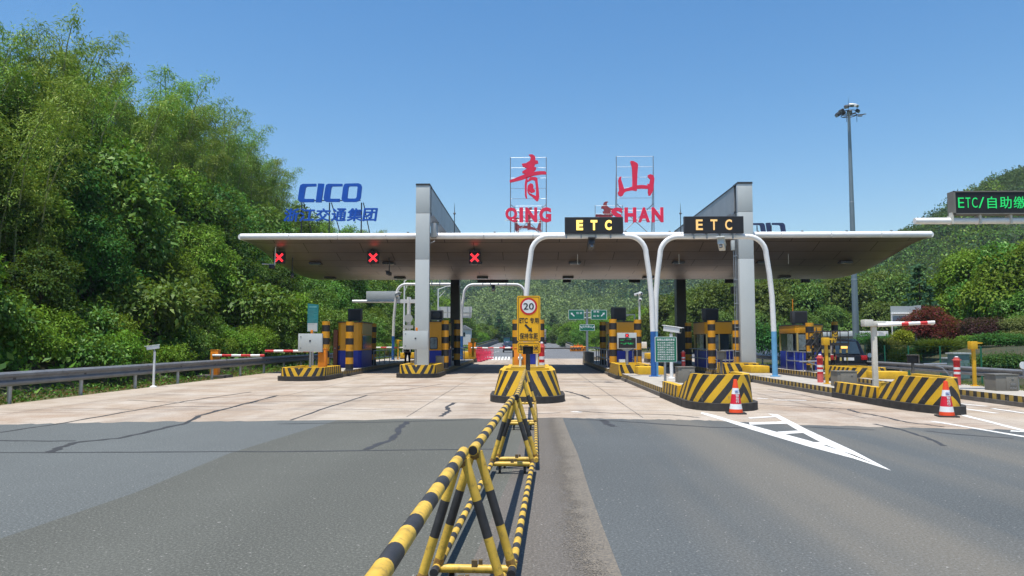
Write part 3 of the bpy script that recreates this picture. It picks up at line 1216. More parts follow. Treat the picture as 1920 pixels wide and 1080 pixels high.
# red cross lane signals under the front edge
def lane_signal(px, py, y, label, sz=.62):
    p = AT(px, py, y)
    zt = soffit(p.x, y + .1)
    t = thing("lane_signal", label, "lane signal", (p.x, y, p.z), group="red cross lane signals")
    mb = MB()
    mb.b2((-sz / 2, 0, -sz / 2), (sz / 2, .16, sz / 2))
    mb.build("housing", 'ledblack', t, bevel=.015)
    mb = MB()
    mb.b2((-sz / 2, -.16, sz / 2 - .01), (sz / 2, 0, sz / 2 + .015))
    mb.build("visor", 'black', t)
    mb = MB()
    mb.tube([(0, .1, sz / 2), (0, .1, max(sz / 2 + .1, zt - p.z + .05))], .03)
    mb.build("bracket", 'darksteel', t)
    for s in (1, -1):
        mb = MB()
        for off in (-.035, .035):
            c, d = math.cos(R(45)), math.sin(R(45)) * s
            L = sz * .47
            yy = -.012 if s > 0 else -.018
            w2 = .021
            ox, oz = -d * off, c * off
            mb.prism([(ox - c * L - d * -w2, oz - d * L - c * w2), (ox + c * L - d * -w2, oz + d * L - c * w2), (ox + c * L - d * w2, oz + d * L + c * w2), (ox - c * L - d * w2, oz - d * L + c * w2)], yy, yy + .02)
        mb.build("cross_bar", 'ledred', t)
    return t


lane_signal(523, 483, 39.5, "leftmost red cross lane signal, hung at the left end of the canopy")
lane_signal(699.5, 483, 39.5, "red cross lane signal just left of the grey portal column")
lane_signal(890, 483, 39.5, "red cross lane signal just right of the left portal column")
for px, py, wpx, lab in ((1063, 526, 15, "short black lane sign seen from behind under the canopy above the green road signs"), (924, 526, 58, "long black lane sign seen from behind under the rear canopy edge"), (1190, 526, 21, "short black lane sign seen from behind left of the twin white gantry legs"),
                         (1370, 527, 20, "short black lane sign seen from behind just left of the right portal column"), (1511, 526, 16, "short black lane sign seen from behind near the right end of the canopy")):
    y = 52.0
    p = AT(px, py, y)
    wd = wpx * y / FOC
    t = thing("lane_sign", lab, "lane sign", (p.x, y, p.z), group="lane signs seen from behind")
    mb = MB()
    mb.b2((-wd / 2, 0, -.13), (wd / 2, .2, .16))
    mb.build("housing", 'ledblack', t, bevel=.02)
    mb = MB()
    for s in (-.3, .3):
        mb.tube([(wd * s, .1, .15), (wd * s, .1, soffit(p.x, y) - p.z + .1)], .03)
    mb.build("bracket", 'darksteel', t)


def camera_on(name, loc, label, yaw=0.0, tilt=-12, drop=0.0, size=1.0, m='darksteel', side=0.0):
    t = thing("security_camera", label, "camera", loc, R(yaw), group="security cameras")
    mb = MB()
    mb.box((0, 0, 0), (.16 * size, .40 * size, .15 * size), rx=R(tilt))
    mb.build("housing", m, t, bevel=.012 * size)
    mb = MB()
    mb.box((0, -.03 * size, .09 * size), (.20 * size, .50 * size, .02 * size), rx=R(tilt))
    mb.build("sunshield", m, t)
    mb = MB()
    mb.tube([(0, -.195 * size, -.04 * size * math.sin(R(-tilt)) / .2), (0, -.225 * size, -.05 * size)], .05 * size, n=12)
    mb.build("lens", 'glass', t)
    mb = MB()
    if drop:
        mb.tube([(side, .05, drop), (side, .05, .03), (0, .05, .03)] if side else [(0, .05, .05), (0, .05, drop)], .02 * size + .008)
    else:
        mb.tube([(0, .05, -.05 * size), (0, .08, -.28 * size)], .03 * size)
    mb.build("bracket", m, t)
    return t


p = AT(548, 517, 40.5)
camera_on("c", p, "small black camera hanging below the left end of the canopy", 20, -10, soffit(p.x, 40.5) - p.z + .05)
p = AT(729, 513, 40.5)
camera_on("c", p, "small black camera hanging under the canopy left of the portal column", -15, -10, soffit(p.x, 40.5) - p.z + .05)
t = thing("security_camera", "black camera on a long white side arm at the far left canopy corner", "camera", AT(510, 499, 39.2), group="security cameras")
mb = MB()
mb.box((0, 0, -.03), (.3, .2, .2), rx=R(-10))
mb.build("housing", 'black', t, bevel=.02)
mb = MB()
mb.tube([(.12, 0, .08), (-.55, .05, .12)], .035).tube([(.14, 0, 0), (.14, .1, 1.2)], .035)
mb.build("bracket", 'offwhite', t)

# lightning rods on the roof
for px, py0, py1, lab in ((852, 436, 381, "thin lightning rod on the roof right of the left portal frame"), (1276.5, 436, 381, "thin lightning rod on the roof left of the right portal frame")):
    a, b = AT(px, py0, 44), AT(px, py1, 44)
    t = thing("lightning_rod", lab, "lightning rod", (a.x, 44, 7.2), group="lightning rods")
    H = b.z - 7.2
    mb = MB()
    mb.tube([(0, 0, 0), (0, 0, H * .8), (0, 0, H)], [.03, .022, .006], n=6)
    mb.build("rod", 'darksteel', t)
    mb = MB()
    mb.lathe([(.02, H * .74), (.085, H * .77), (.02, H * .8)], n=10)
    mb.build("ball", 'darksteel', t)

# ================================================================ ROOF LETTERING
YS = 40.0
Zc = lambda pts, sx=8.727, ox=520, oy=330, y=YS: [(AT(ox + a / sx, oy + b / sx, y).x, AT(ox + a / sx, oy + b / sx, y).z) for a, b in pts]
LC1 = [(640, 130), (420, 132), (385, 150), (368, 190), (342, 370), (352, 415), (385, 430), (600, 428), (605, 378), (455, 378), (438, 360), (465, 195), (485, 175), (635, 170)]
LI = [(672, 125), (768, 130), (722, 432), (630, 432)]
LC2 = [(1068, 132), (840, 130), (805, 145), (790, 190), (762, 360), (770, 405), (800, 425), (1020, 425), (1025, 375), (880, 375), (862, 355), (885, 195), (900, 172), (1062, 168)]
LO = [(1115, 128), (1330, 122), (1370, 140), (1385, 180), (1365, 360), (1340, 405), (1290, 425), (1090, 425), (1060, 400), (1055, 370), (1080, 190), (1095, 145)]
LOH = [(1180, 170), (1305, 168), (1318, 190), (1300, 350), (1280, 372), (1165, 372), (1148, 350), (1165, 190)]


def roof_rack(t, x0, x1, z1, y, base=7.25, m='steel', bars=4, diag=True, rear=1.4):
    mb = MB()
    for x in (x0, x1):
        mb.tube([(x, y, base), (x, y, z1)], .024, n=7).tube([(x, y, z1 - .6), (x, y + rear, base)], .02, n=6)
    for k in range(bars):
        z = z1 - .02 - (z1 - base - .5) * k / max(1, bars)
        mb.tube([(x0, y, z), (x1, y, z)], .010, n=5)
    if diag:
        mb.tube([(x0, y + .05, base), (x1, y + .05, base + 1.9)], .022, n=5).tube([(x1, y + .08, base), (x0, y + .08, base + 1.9)], .022, n=5)
    return mb.build("support_frame", m, t)


o0 = AT(620, 436, YS).x
t = thing("roof_sign", "blue roof lettering with slanted Latin capitals over six Chinese characters, left end of the canopy", "roof sign", (0, 0, 0))
for nm, lp in (("letter", [LC1]), ("letter", [LI]), ("letter", [LC2]), ("letter", [LO, LOH])):
    glyph(nm, [Zc(l) for l in lp], .14, 'letterblue', t, y=YS)
a, b = AT(531, 415, YS - .1), AT(708.5, 390, YS - .1)
for k, ch in enumerate("浙江交通集团"):
    s = (b.x - a.x) / 6
    writing("character", ch, a.x + s * (k + .5), (a.z + b.z) / 2, s * .97, b.z - a.z, YS - .04, 'letterblue', t, bold=.04, thick=.12, shear=.12)
mb = MB()
for px0, px1 in ((566, 579), (618, 634), (678, 689)):
    q0, q1 = AT(px0, 380, YS + .1), AT(px1, 436, YS + .1)
    mb.tube([(q0.x, YS + .1, 7.2), (q0.x, YS + .1, q0.z)], .035, n=6).tube([(q0.x + .1, YS + .1, q0.z), (q1.x, YS + 1.2, 7.2)], .03, n=6)
q0, q1 = AT(560, 376, YS + .1), AT(676, 376, YS + .1)
mb.tube([(q0.x, YS + .1, q0.z), (q1.x, YS + .1, q1.z)], .03, n=6)
mb.build("support_frame", 'darksteel', t)

QING1 = [(402, 115), (440, 112), (468, 130), (475, 160), (470, 174), (498, 178), (505, 205), (470, 215), (462, 245), (482, 250), (480, 270), (455, 297), (520, 290), (575, 290), (590, 305), (588, 322), (540, 322), (460, 334), (425, 345), (390, 357), (330, 380), (205, 410), (200, 388), (330, 335), (370, 318), (335, 308), (335, 292), (385, 262), (370, 252), (340, 240), (330, 212), (375, 205), (415, 180), (425, 150), (415, 125)]
QING2 = [(374, 358), (388, 352), (392, 380), (388, 400), (383, 440), (382, 540), (388, 578), (372, 575), (362, 545), (360, 440), (364, 400)]
QING3 = [(420, 352), (470, 350), (495, 362), (500, 420), (508, 480), (515, 560), (505, 600), (490, 608), (465, 585), (440, 560), (412, 540), (440, 535), (478, 552), (480, 500), (475, 430), (468, 388), (440, 380), (400, 397), (388, 405), (392, 388)]
QING4 = [(393, 442), (420, 418), (445, 425), (455, 450), (450, 470), (470, 490), (468, 508), (430, 520), (405, 500), (388, 488), (390, 460)]
QING5 = [(386, 488), (398, 496), (415, 522), (440, 536), (430, 545), (408, 538), (392, 515)]
SHANP = [(1480, 182), (1510, 183), (1550, 205), (1560, 225), (1552, 320), (1548, 440), (1600, 436), (1665, 442), (1658, 425), (1680, 425), (1690, 375), (1665, 350), (1662, 332), (1690, 322), (1722, 335), (1732, 370), (1725, 440), (1718, 500), (1690, 548), (1672, 545), (1664, 510), (1668, 475), (1600, 472), (1548, 475), (1545, 498), (1500, 490), (1440, 500), (1415, 515), (1400, 545), (1380, 556), (1355, 545), (1345, 515), (1360, 490), (1350, 385), (1360, 355), (1382, 345), (1380, 380), (1400, 440), (1412, 478), (1460, 465), (1500, 452), (1500, 360), (1495, 250), (1480, 195)]
ZQ = lambda pts, y=YS: Zc(pts, 5.647, 920, 270, y)


def big_sign(label, loops_list, rack_px, word, word_px, rack_top):
    t = thing("roof_sign", label, "roof sign", (0, 0, 0))
    for lp in loops_list:
        glyph("brush_stroke", [ZQ(lp)], .16, 'letterred', t, y=YS)
    roof_rack(t, AT(rack_px[0], 400, YS + .15).x, AT(rack_px[1], 400, YS + .15).x, AT(rack_px[0], rack_top, YS + .15).z, YS + .15, bars=7, rear=1.0)
    a, b = AT(word_px[0], 417, YS - .2), AT(word_px[1], 389, YS - .2)
    n = len(word)
    ws = [.32 if c == 'I' else 1.0 for c in word]
    gap = .17
    tot = sum(ws) + gap * (n - 1)
    x = a.x
    u = (b.x - a.x) / tot
    for c, q in zip(word, ws):
        writing("letter", c, x + u * q / 2, (a.z + b.z) / 2, u * q, b.z - a.z, YS - .2, 'letterred', t, bold=.045, thick=.14)
        x += u * (q + gap)
    mb = MB()
    for z in (a.z + .12, b.z - .15):
        mb.tube([(a.x, YS - .08, z), (b.x, YS - .08, z)], .018, n=5)
    for f in (.2, .8):
        xx = a.x + (b.x - a.x) * f
        mb.tube([(xx, YS - .08, b.z - .1), (xx, YS + .16, b.z - .1)], .018, n=5).tube([(xx, YS - .08, 7.2), (xx, YS - .08, b.z - .1)], .02, n=5)
    mb.build("letter_rail", 'steel', t)
    return t


big_sign("red brush calligraphy roof sign 青 above the letters QING", [QING1, QING2, QING3, QING4, QING5], (957, 1024.5), "QING", (947.5, 1033.5), 295)
big_sign("red brush calligraphy roof sign 山 above the letters SHAN", [SHANP], (1156.5, 1226), "SHAN", (1146, 1243.5), 293)
# the same signs facing the other way on the rear edge of the roof, seen from behind
YR = 53.2
def rear_sign(label, loops_list, xc_front_px, rear_px, rack_w):
    t = thing("roof_sign", label, "roof sign", (0, 0, 0))
    xf = AT(xc_front_px, 330, YS).x
    xr = AT(rear_px, 400, YR).x
    for lp in loops_list:
        pts = [(xr - (x - xf), z - .12) for x, z in ZQ(lp)]
        glyph("brush_stroke", [pts], .16, 'letterback', t, y=YR)
    roof_rack(t, xr - rack_w / 2, xr + rack_w / 2, 11.4, YR - .2, bars=6, rear=-1.2, m='steel')
    return t


rear_sign("dull red 山 roof sign seen from behind through the QING letters", [SHANP], 1191, 991, 1.95)
rear_sign("dull red 青 roof sign seen from behind beside the SHAN letters", [QING1, QING2, QING3, QING4], 991, 1141, 1.95)
t = thing("roof_sign", "dark lettering sign seen from behind over the right canopy edge", "roof sign", (0, 0, 0))
xr, zr = AT(1420, 418, YR), AT(1420, 418, YR).z
f0 = Zc(LO)
for lp in ([LC1], [LI], [LC2], [LO, LOH]):
    gl = []
    for l in lp:
        gl.append([(-(x - AT(630, 360, YS).x) + AT(1418, 400, YR).x, z - AT(620, 344.5, YS).z + zr) for x, z in Zc(l)])
    glyph("letter", gl, .14, 'letterdark', t, y=YR)
mb = MB()
for dx in (-1, 0, 1):
    mb.tube([(AT(1418, 400, YR).x + dx, YR - .1, 7.2), (AT(1418, 400, YR).x + dx, YR - .1, zr - .2)], .04, n=6)
mb.build("support_frame", 'darksteel', t)

# ================================================================ TOLL ISLANDS
ST_V = stripe_mat('stripes_down', .36, -.62, True)
ST_A = stripe_mat('stripes_up', .42, .80, True)
ST_A3 = stripe_mat('stripes_centre', .42, .50, True)
ST_A4 = stripe_mat('stripes_right', .43, .85, True, off=-.42)
ST_A5 = stripe_mat('stripes_far_right', .46, .95, True, off=.05)
ST_K = stripe_mat('kerb_stripes', .36, .0, False, wear=1.0, yel=(.50, .33, .06))
ST_K2 = stripe_mat('block_stripes', .44, .55, False, wear=.7)


def nose_curve(x0, x1, yf, ry, L, n=26, inset=0.0, p=2.4):
    """front end of an island in plan: straight sides closed by a rounded front; returns points from left-rear to right-rear"""
    xc, rx = (x0 + x1) / 2, (x1 - x0) / 2
    pts = [(xc - rx + inset, yf + ry + L)]
    for k in range(n + 1):
        a = math.pi - math.pi * k / n
        c, s = math.cos(a), math.sin(a)
        pts.append((xc + math.copysign(abs(c) ** (2 / p), c) * (rx - inset), yf + ry - abs(s) ** (2 / p) * (ry - inset)))
    pts.append((xc + rx - inset, yf + ry + L))
    return pts


def nose(t, x0, x1, yf, ry, L, z0, z1, batter, mt, name="nose_block", plinth=.2, cap='yellow', thick=.16, p=2.4, drop=None):
    A = nose_curve(x0, x1, yf, ry, L, p=p)
    Bt = nose_curve(x0, x1, yf, ry, L, inset=batter, p=p)
    I = nose_curve(x0, x1, yf, ry, L, inset=batter + thick, p=p)
    u = [0]
    for (ax, ay), (bx, by) in zip(A, A[1:]):
        u.append(u[-1] + math.hypot(bx - ax, by - ay))
    mid = u[-1] / 2
    u = [q - mid for q in u]
    mb = MB()
    n = len(A)
    H = [z1] * n
    if drop:
        for i, (x, y) in enumerate(A):
            H[i] = z1 - drop(i, n)
    lo = mb.add([(x, y, z0) for x, y in A])
    hi = mb.add([(x, y, h) for (x, y), h in zip(Bt, H)])
    inn = mb.add([(x, y, h) for (x, y), h in zip(I, H)])
    inl = mb.add([(x, y, h - .16) for (x, y), h in zip(I, H)])
    for k in range(n - 1):
        mb.face((lo + k, lo + k + 1, hi + k + 1, hi + k), 0, [(u[k], 0), (u[k + 1], 0), (u[k + 1], H[k + 1] - z0), (u[k], H[k] - z0)])
        mb.face((hi + k, hi + k + 1, inn + k + 1, inn + k), 1)
        mb.face((inn + k, inn + k + 1, inl + k + 1, inl + k), 1)
    mb.face([inl + k for k in range(n)], 2)
    mb.face((lo, hi, hi + n - 1, lo + n - 1), 1)
    o = mb.build(name, [mt, cap, 'islandtop'], t, fix=True, angle=50)
    if plinth:
        mb = MB()
        mb.prismz(nose_curve(x0 - .10, x1 + .10, yf - .12, ry, L, p=p), -.02, plinth)
        mb.build("plinth", 'plinth', t, angle=50)
    return o


def kerb(t, x0, x1, ya, yb, h=.28, base=.12, stripe=ST_K, name="kerb"):
    mb = MB()
    mb.b2((x0, ya, base), (x1, yb, h), 1)
    # striped sides stand a few millimetres proud
    for x, s in ((x0 - .004, -1), (x1 + .004, 1)):
        q = mb.add([(x, ya, base), (x, yb, base), (x, yb, h), (x, ya, h)])
        mb.face((q, q + 1, q + 2, q + 3), 0, [(ya, 0), (yb, 0), (yb, h - base), (ya, h - base)])
    q = mb.add([(x0, ya - .004, base), (x1, ya - .004, base), (x1, ya - .004, h), (x0, ya - .004, h)])
    mb.face((q, q + 1, q + 2, q + 3), 0, [(x0, 0), (x1, 0), (x1, h - base), (x0, h - base)])
    mb.build(name, [stripe, 'islandtop'], t, fix=False)
    mb = MB()
    mb.b2((x0 - .06, ya - .05, -.02), (x1 + .06, yb, base))
    mb.build("kerb_base", 'kerbgrey', t)


def rear_nose(t, x0, x1, y, h=.75):
    mb = MB()
    pts = [(x, 2 * y - yy) for x, yy in nose_curve(x0, x1, y - 2.6, 1.1, 1.4)]
    mb.prismz(pts, -.02, .30, 1)
    mb.build("rear_plinth", ['kerbgrey', 'kerbgrey'], t)
    mb = MB()
    mb.prismz([(x0 + (x - x0) * .94 + .03, yy - .05) for x, yy in pts], .30, h)
    mb.build("rear_block", 'yellow', t, bevel=.03)


def low_wall(t, x0, x1, ya, yb, z0, z1, th=.2):
    """low striped wall down both long sides, concrete between"""
    for xa, xb, s in ((x0, x0 + th, -1), (x1 - th, x1, 1)):
        mb = MB()
        mb.b2((xa, ya, z0), (xb, yb, z1), 1)
        x = xa - .004 if s < 0 else xb + .004
        q = mb.add([(x, ya, z0), (x, yb, z0), (x, yb, z1), (x, ya, z1)])
        mb.face((q, q + 1, q + 2, q + 3), 0, [(ya, 0), (yb, 0), (yb, z1 - z0), (ya, z1 - z0)])
        mb.build("low_wall", [ST_K2, 'yellow'], t, fix=False)
    mb = MB()
    mb.b2((x0 + th + .004, ya, z0), (x1 - th - .004, yb, z0 + .12))
    mb.build("fill", 'islandtop', t)
    mb = MB()
    mb.b2((x0 - .09, ya - .9, -.02), (x1 + .06, yb, z0))
    mb.build("wall_base", 'plinth', t)


isl = {}
# first (far left)
t = thing("toll_island", "leftmost striped toll island, with a blank grey board and an orange gate on it", "toll island", group="striped toll islands")
x0, x1 = G(527, 713).x, -8.98
nose(t, x0, x1, 31.95, .8, 2.7, .20, .56, .05, ST_V, plinth=.2)
kerb(t, x0 + .08, x1, 35.4, 60, .28)
rear_nose(t, x0 + .05, x1, 62)
isl[1] = (x0, x1)
t = thing("toll_island", "striped toll island carrying the left portal column and a blank grey board", "toll island", group="striped toll islands")
x0, x1 = -6.25, -4.42
nose(t, x0, x1, 34.75, .8, 2.6, .20, .60, .05, ST_V, plinth=.2)
kerb(t, x0 + .05, x1, 38.2, 58, .30)
rear_nose(t, x0 + .05, x1, 60, .85)
isl[2] = (x0, x1)
t = thing("toll_island", "centre toll island with a tall rounded striped nose behind the barrier", "toll island", group="striped toll islands")
x0, x1 = -1.07, .88
nose(t, x0, x1, 20.6, 1.25, 1.3, .19, .88, .17, ST_A3, plinth=.19, p=2.3)
kerb(t, x0, x1, 23.15, 58, .28)
mb = MB()
mb.prismz(nose_curve(x0 + .15, x1 - .15, 23.3, .9, 1.8), .28, .86)
mb.build("inner_block", 'yellow', t, bevel=.04)
mb = MB()
mb.prismz(nose_curve(x0 + .42, x1 - .42, 23.6, .7, 1.6), .87, .885)
mb.build("inner_recess", mat('yellow_dull', (.42, .27, .03), .7, dirt=.4), t)
nose(t, x0 + .03, x1 - .03, 33.0, .5, 1.8, .28, .62, .03, ST_V, name="second_nose", plinth=0)
rear_nose(t, x0, x1, 60)
isl[3] = (x0, x1)
t = thing("toll_island", "toll island with a chipped striped nose, a cone and the green notice board", "toll island", group="striped toll islands")
x0, x1 = 4.03, 5.68
nose(t, x0, x1, 18.5, 1.25, .9, .19, .88, .06, ST_A4, plinth=.19, p=2.2, drop=lambda i, n: (.40, .18, .06)[i] if i < 3 else 0)
low_wall(t, x0 - .02, x1 + .02, 20.66, 23.0, .16, .49)
kerb(t, x0, x1 + .02, 23.05, 33.3, .28)
nose(t, x0 - .12, x1 - .25, 33.4, .8, 3.2, .16, .66, .05, ST_K2, name="second_nose", plinth=.16)
mb = MB()
mb.b2((x0 + .55, 32.1, .282), (x1, 33.2, .62))
mb.build("inner_block", 'yellow', t, bevel=.03)
kerb(t, x0 - .08, x1 - .25, 37.45, 56.5, .30)
mb = MB()
mb.b2((x0 - .1, 49.5, .30), (x0 + .14, 56.4, .98))
mb.build("side_wall", 'concwall', t)
mb = MB()
mb.prismz([(x0 - .12, 56.55), (x1 - .25, 56.55), (x1 - .4, 58.4), (x0 + .1, 58.4)], -.02, .55)
mb.build("rear_block", 'concwall', t)
isl[4] = (x0, x1)
t = thing("toll_island", "toll island with the widest striped nose, carrying the right portal column", "toll island", group="striped toll islands")
x0, x1 = 9.27, 10.72
nose(t, x0 + .02, x1 - .30, 17.75, 1.9, .75, .19, .84, .06, ST_A5, plinth=.19, p=2.0, drop=lambda i, n: (.36, .16, .05)[i] if i < 3 else 0)
low_wall(t, x0, x1, 20.42, 23.2, .16, .47)
kerb(t, x0, x1, 23.25, 35.4, .28)
nose(t, x0 - .1, x1 + .25, 35.5, .8, 1.0, .16, .66, .05, ST_K2, name="second_nose", plinth=.16)
mb = MB()
mb.b2((x0 + .6, 33.9, .282), (x1 - .02, 35.3, .60))
mb.build("inner_block", 'yellow', t, bevel=.03)
kerb(t, x0 - .05, x1 + .5, 37.34, 58, .30)
rear_nose(t, x0, x1 + .4, 60)
isl[5] = (x0, x1)
t = thing("toll_island", "rightmost toll island beside the guardrail, with a steel cabinet on its low kerb", "toll island", group="striped toll islands")
x0, x1 = 12.72, 14.2
nose(t, x0 - .02, x1, 17.6, .9, 1.1, .19, .62, .05, ST_K2, plinth=.19)
kerb(t, x0, x1, 19.75, 29.6, .28)
nose(t, x0 - .05, x1, 29.7, .8, 2.2, .16, .66, .05, ST_A, name="second_nose", plinth=.16)
mb = MB()
mb.b2((x0 + .3, 28.6, .282), (x1 - .02, 29.5, .56))
mb.build("inner_block", 'yellow', t, bevel=.03)
kerb(t, x0, x1, 32.75, 56, .30)
isl[6] = (x0, x1)
# ================================================================ TOLL BOOTHS
def booth(xl, xr, y, label, closed=True, depth=3.0, door=None, ztop=2.72, z0=.28):
    """sentry box with an orange upper half and a blue skirt"""
    t = thing("toll_booth", label, "toll booth", ((xl + xr) / 2, y, z0), group="orange and blue toll booths")
    hw = (xr - xl) / 2
    H = ztop - z0
    ch = .16
    plan = lambda e: [(-hw - e + ch, -e), (hw + e - ch, -e), (hw + e, ch - e), (hw + e, depth - ch + e), (hw + e - ch, depth + e), (-hw - e + ch, depth + e), (-hw - e, depth - ch + e), (-hw - e, ch - e)]
    mb = MB()
    mb.prismz(plan(0), 0, .92)
    mb.build("skirt", 'boothblue', t, bevel=.012)
    if closed:
        mb = MB()
        mb.prismz(plan(-.01), .925, H)
        mb.build("body", 'boothyel', t, bevel=.02)
        mb = MB()
        mb.prism([(x + .02, z + 1.32) for x, z in roundrect(.44, .66, .09)], -.012, .03)
        f = mb.build("window", 'black', t)
        mb = MB()
        mb.prism([(x + .02, z + 1.32) for x, z in roundrect(.36, .58, .06)], -.018, -.010)
        mb.build("pane", 'glassin', f)
        mb = MB()
        for s in (-1, 1):
            mb.b2((s * (hw + .004), .35, 1.0), (s * (hw + .02), depth - .4, 1.75))
        mb.build("side_window", 'glass', t)
        mb = MB()
        mb.b2((hw - .005, .3, 1.8), (hw + .025, depth - .3, H - .05)).b2((-hw - .025, .3, 1.8), (-hw + .005, depth - .3, H - .05))
        mb.build("side_panel", 'boothside', t)
        mb = MB()
        mb.tube([(-hw + .1, -.03, 1.0), (-hw + .1, -.03, 1.18)], .05)
        mb.build("lamp", 'black', t)
    else:
        mb = MB()
        mb.prismz(plan(.03), 1.82, H)
        mb.build("header", 'boothyel', t, bevel=.02)
        mb = MB()
        mb.prismz(plan(-.06), .92, 1.82)
        mb.build("glazing", 'glass', t)
        mb = MB()
        for x, yy in ((-hw + .05, .03), (hw - .05, .03), (-.02, .03), (-hw + .05, depth - .05), (hw - .05, depth - .05), (-hw + .03, depth * .45), (hw - .03, depth * .45)):
            mb.b2((x - .035, yy - .035, .92), (x + .035, yy + .035, 1.82))
        mb.build("mullion", 'boothside', t)
        for wa, wb in (((-hw - .04, .5, .95), (-hw + .0, 1.2, 1.78)), ((-hw + .1, -.015, 1.0), (-.06, .02, 1.75))):
            mb = MB()
            mb.b2(wa, wb)
            mb.build("window", 'glassin', t)
    mb = MB()
    mb.prismz(plan(.05), H, H + .05)
    mb.build("roof", 'darksteel', t)
    if door:
        mb = MB()
        mb.b2((-hw - .22, .05, .02), (-hw - .005, .75, 2.05))
        d = mb.build("door", 'brown', t)
        mb = MB()
        mb.box((-hw - .12, .03, 1.05), (.06, .05, .05))
        mb.build("handle", 'steel', d)
    return t


def air_con(x, y, z, label, w=.72, h=.55, dark=True):
    t = thing("air_conditioner", label, "air conditioner", (x, y, z), group="air conditioners on the booth roofs")
    mb = MB()
    mb.b2((-w / 2, 0, .04), (w / 2, .32, h))
    mb.build("casing", 'cabinet' if not dark else 'darksteel', t, bevel=.015)
    mb = MB()
    mb.b2((-w * .32, -.012, .10), (w * .44, .0, h - .06))
    mb.build("grille", 'ledblack', t)
    if not dark:
        mb = MB()
        mb.lathe([(.01, 0), (.19, 0), (.21, .012), (.19, .024), (.01, .02)], n=20)
        o = mb.build("fan_guard", 'darksteel', t)
        o.location = (.05, -.015, h * .53)
        o.rotation_euler = (R(90), 0, 0)
    mb = MB()
    mb.b2((-w * .4, .02, 0), (-w * .3, .3, .04)).b2((w * .3, .02, 0), (w * .4, .3, .04))
    mb.build("foot", 'darksteel', t)


booth(-10.48, -9.18, 40.3, "leftmost toll booth, orange with a rounded window, against the wooded bank", True, door=True)
air_con(-9.72, 41.0, 2.78, "boxy dark air conditioner on the roof of the leftmost booth", .75, .72)
booth(-5.95, -4.62, 40.5, "orange and blue toll booth with a rounded window, right of the left portal column", True, ztop=2.75)
air_con(-5.22, 40.9, 2.81, "air conditioner with a round fan guard on the booth beside the left portal column", .8, .6, dark=False)
booth(-.75, .62, 39.5, "toll booth hidden behind the yellow speed limit sign", True)
booth(4.32, 5.62, 40.0, "glazed toll booth behind the grey lane display with a red cross", False)
air_con(4.75, 40.4, 2.78, "black air conditioner box on the booth behind the lane display", .8, .75)
booth(9.3, 10.75, 40.0, "glazed toll booth between the dark rear column and the right portal column", False)
air_con(9.75, 40.7, 2.78, "black air conditioner on the booth left of the right portal column", .85, .7)
booth(12.95, 14.25, 36.8, "rightmost glazed toll booth beside the black maintenance stairs", False, ztop=2.48, depth=2.6)
air_con(13.35, 37.4, 2.54, "black air conditioner on the roof of the rightmost booth", .75, .66)
mb = MB()
mb.tube([(0, 0, 0), (0, 0, 1.3)], .02)
t = thing("roof_antenna", "thin orange antenna on the rightmost booth roof", "antenna", AT(1487, 601, 37.9) - Vector((0, 0, .2)))
mb.build("mast", 'orange', t)
t.location.z = 2.53

# ---------------------------------------------------------------- striped collision posts
proto_post = None
def striped_post(px, y, ztop, label, r=.19, z0=.28):
    global proto_post
    x = AT(px, 650, y).x
    if proto_post is None:
        proto_post = thing("striped_post", label, "post", (x, y, z0), group="black and yellow collision posts")
        mb = MB()
        mb.band((0, 0, 0), (0, 0, 2.5), .19, .66, (1, 0), .5, 18)
        mb.build("post", ['boothyel', 'black'], proto_post)
        mb = MB()
        mb.lathe([(.26, 0), (.26, .03), (.2, .05)], n=16)
        mb.build("flange", 'darksteel', proto_post)
        t = proto_post
    else:
        t = copy_tree(proto_post, (x, y, z0), label, rz=random.uniform(0, 3))
    s = (ztop - z0) / 2.5
    t.scale = (r / .19, r / .19, s)
    return t


for a in [(610.5, 36.5, 2.68, "striped post at the left of the first booth's front"), (655.5, 36.5, 2.66, "striped post standing before the window of the first booth"), (699.5, 44.5, 2.75, "striped post behind the first booth, beside the red and white boom"),
          (834.5, 38.7, 2.78, "striped post standing before the booth with the round fan guard"), (857, 43.8, 2.95, "striped post behind the booth with the round fan guard"),
          (968, 36.5, 2.75, "striped post peeping out left of the yellow speed sign"), (1013.5, 36.5, 2.75, "striped post peeping out right of the yellow speed sign"),
          (1149.5, 38.0, 2.82, "striped post in front of the booth with the lane display, left of the display"), (1196, 38.2, 2.80, "striped post just right of the lane display"), (1130.5, 45.0, 2.86, "striped post at the rear left of the booth with the lane display"),
          (1334.5, 38.0, 2.75, "striped post before the windows of the booth left of the right portal column"), (1381, 38.0, 2.75, "striped post touching the conduits of the right portal column"), (1291, 44.0, 2.78, "striped post half hidden by the dark rear column"),
          (1519, 36.0, 2.58, "striped post before the rightmost glazed booth"), (1566, 44.5, 2.85, "striped post rising behind the platform of the black stairs")]:
    striped_post(*a)

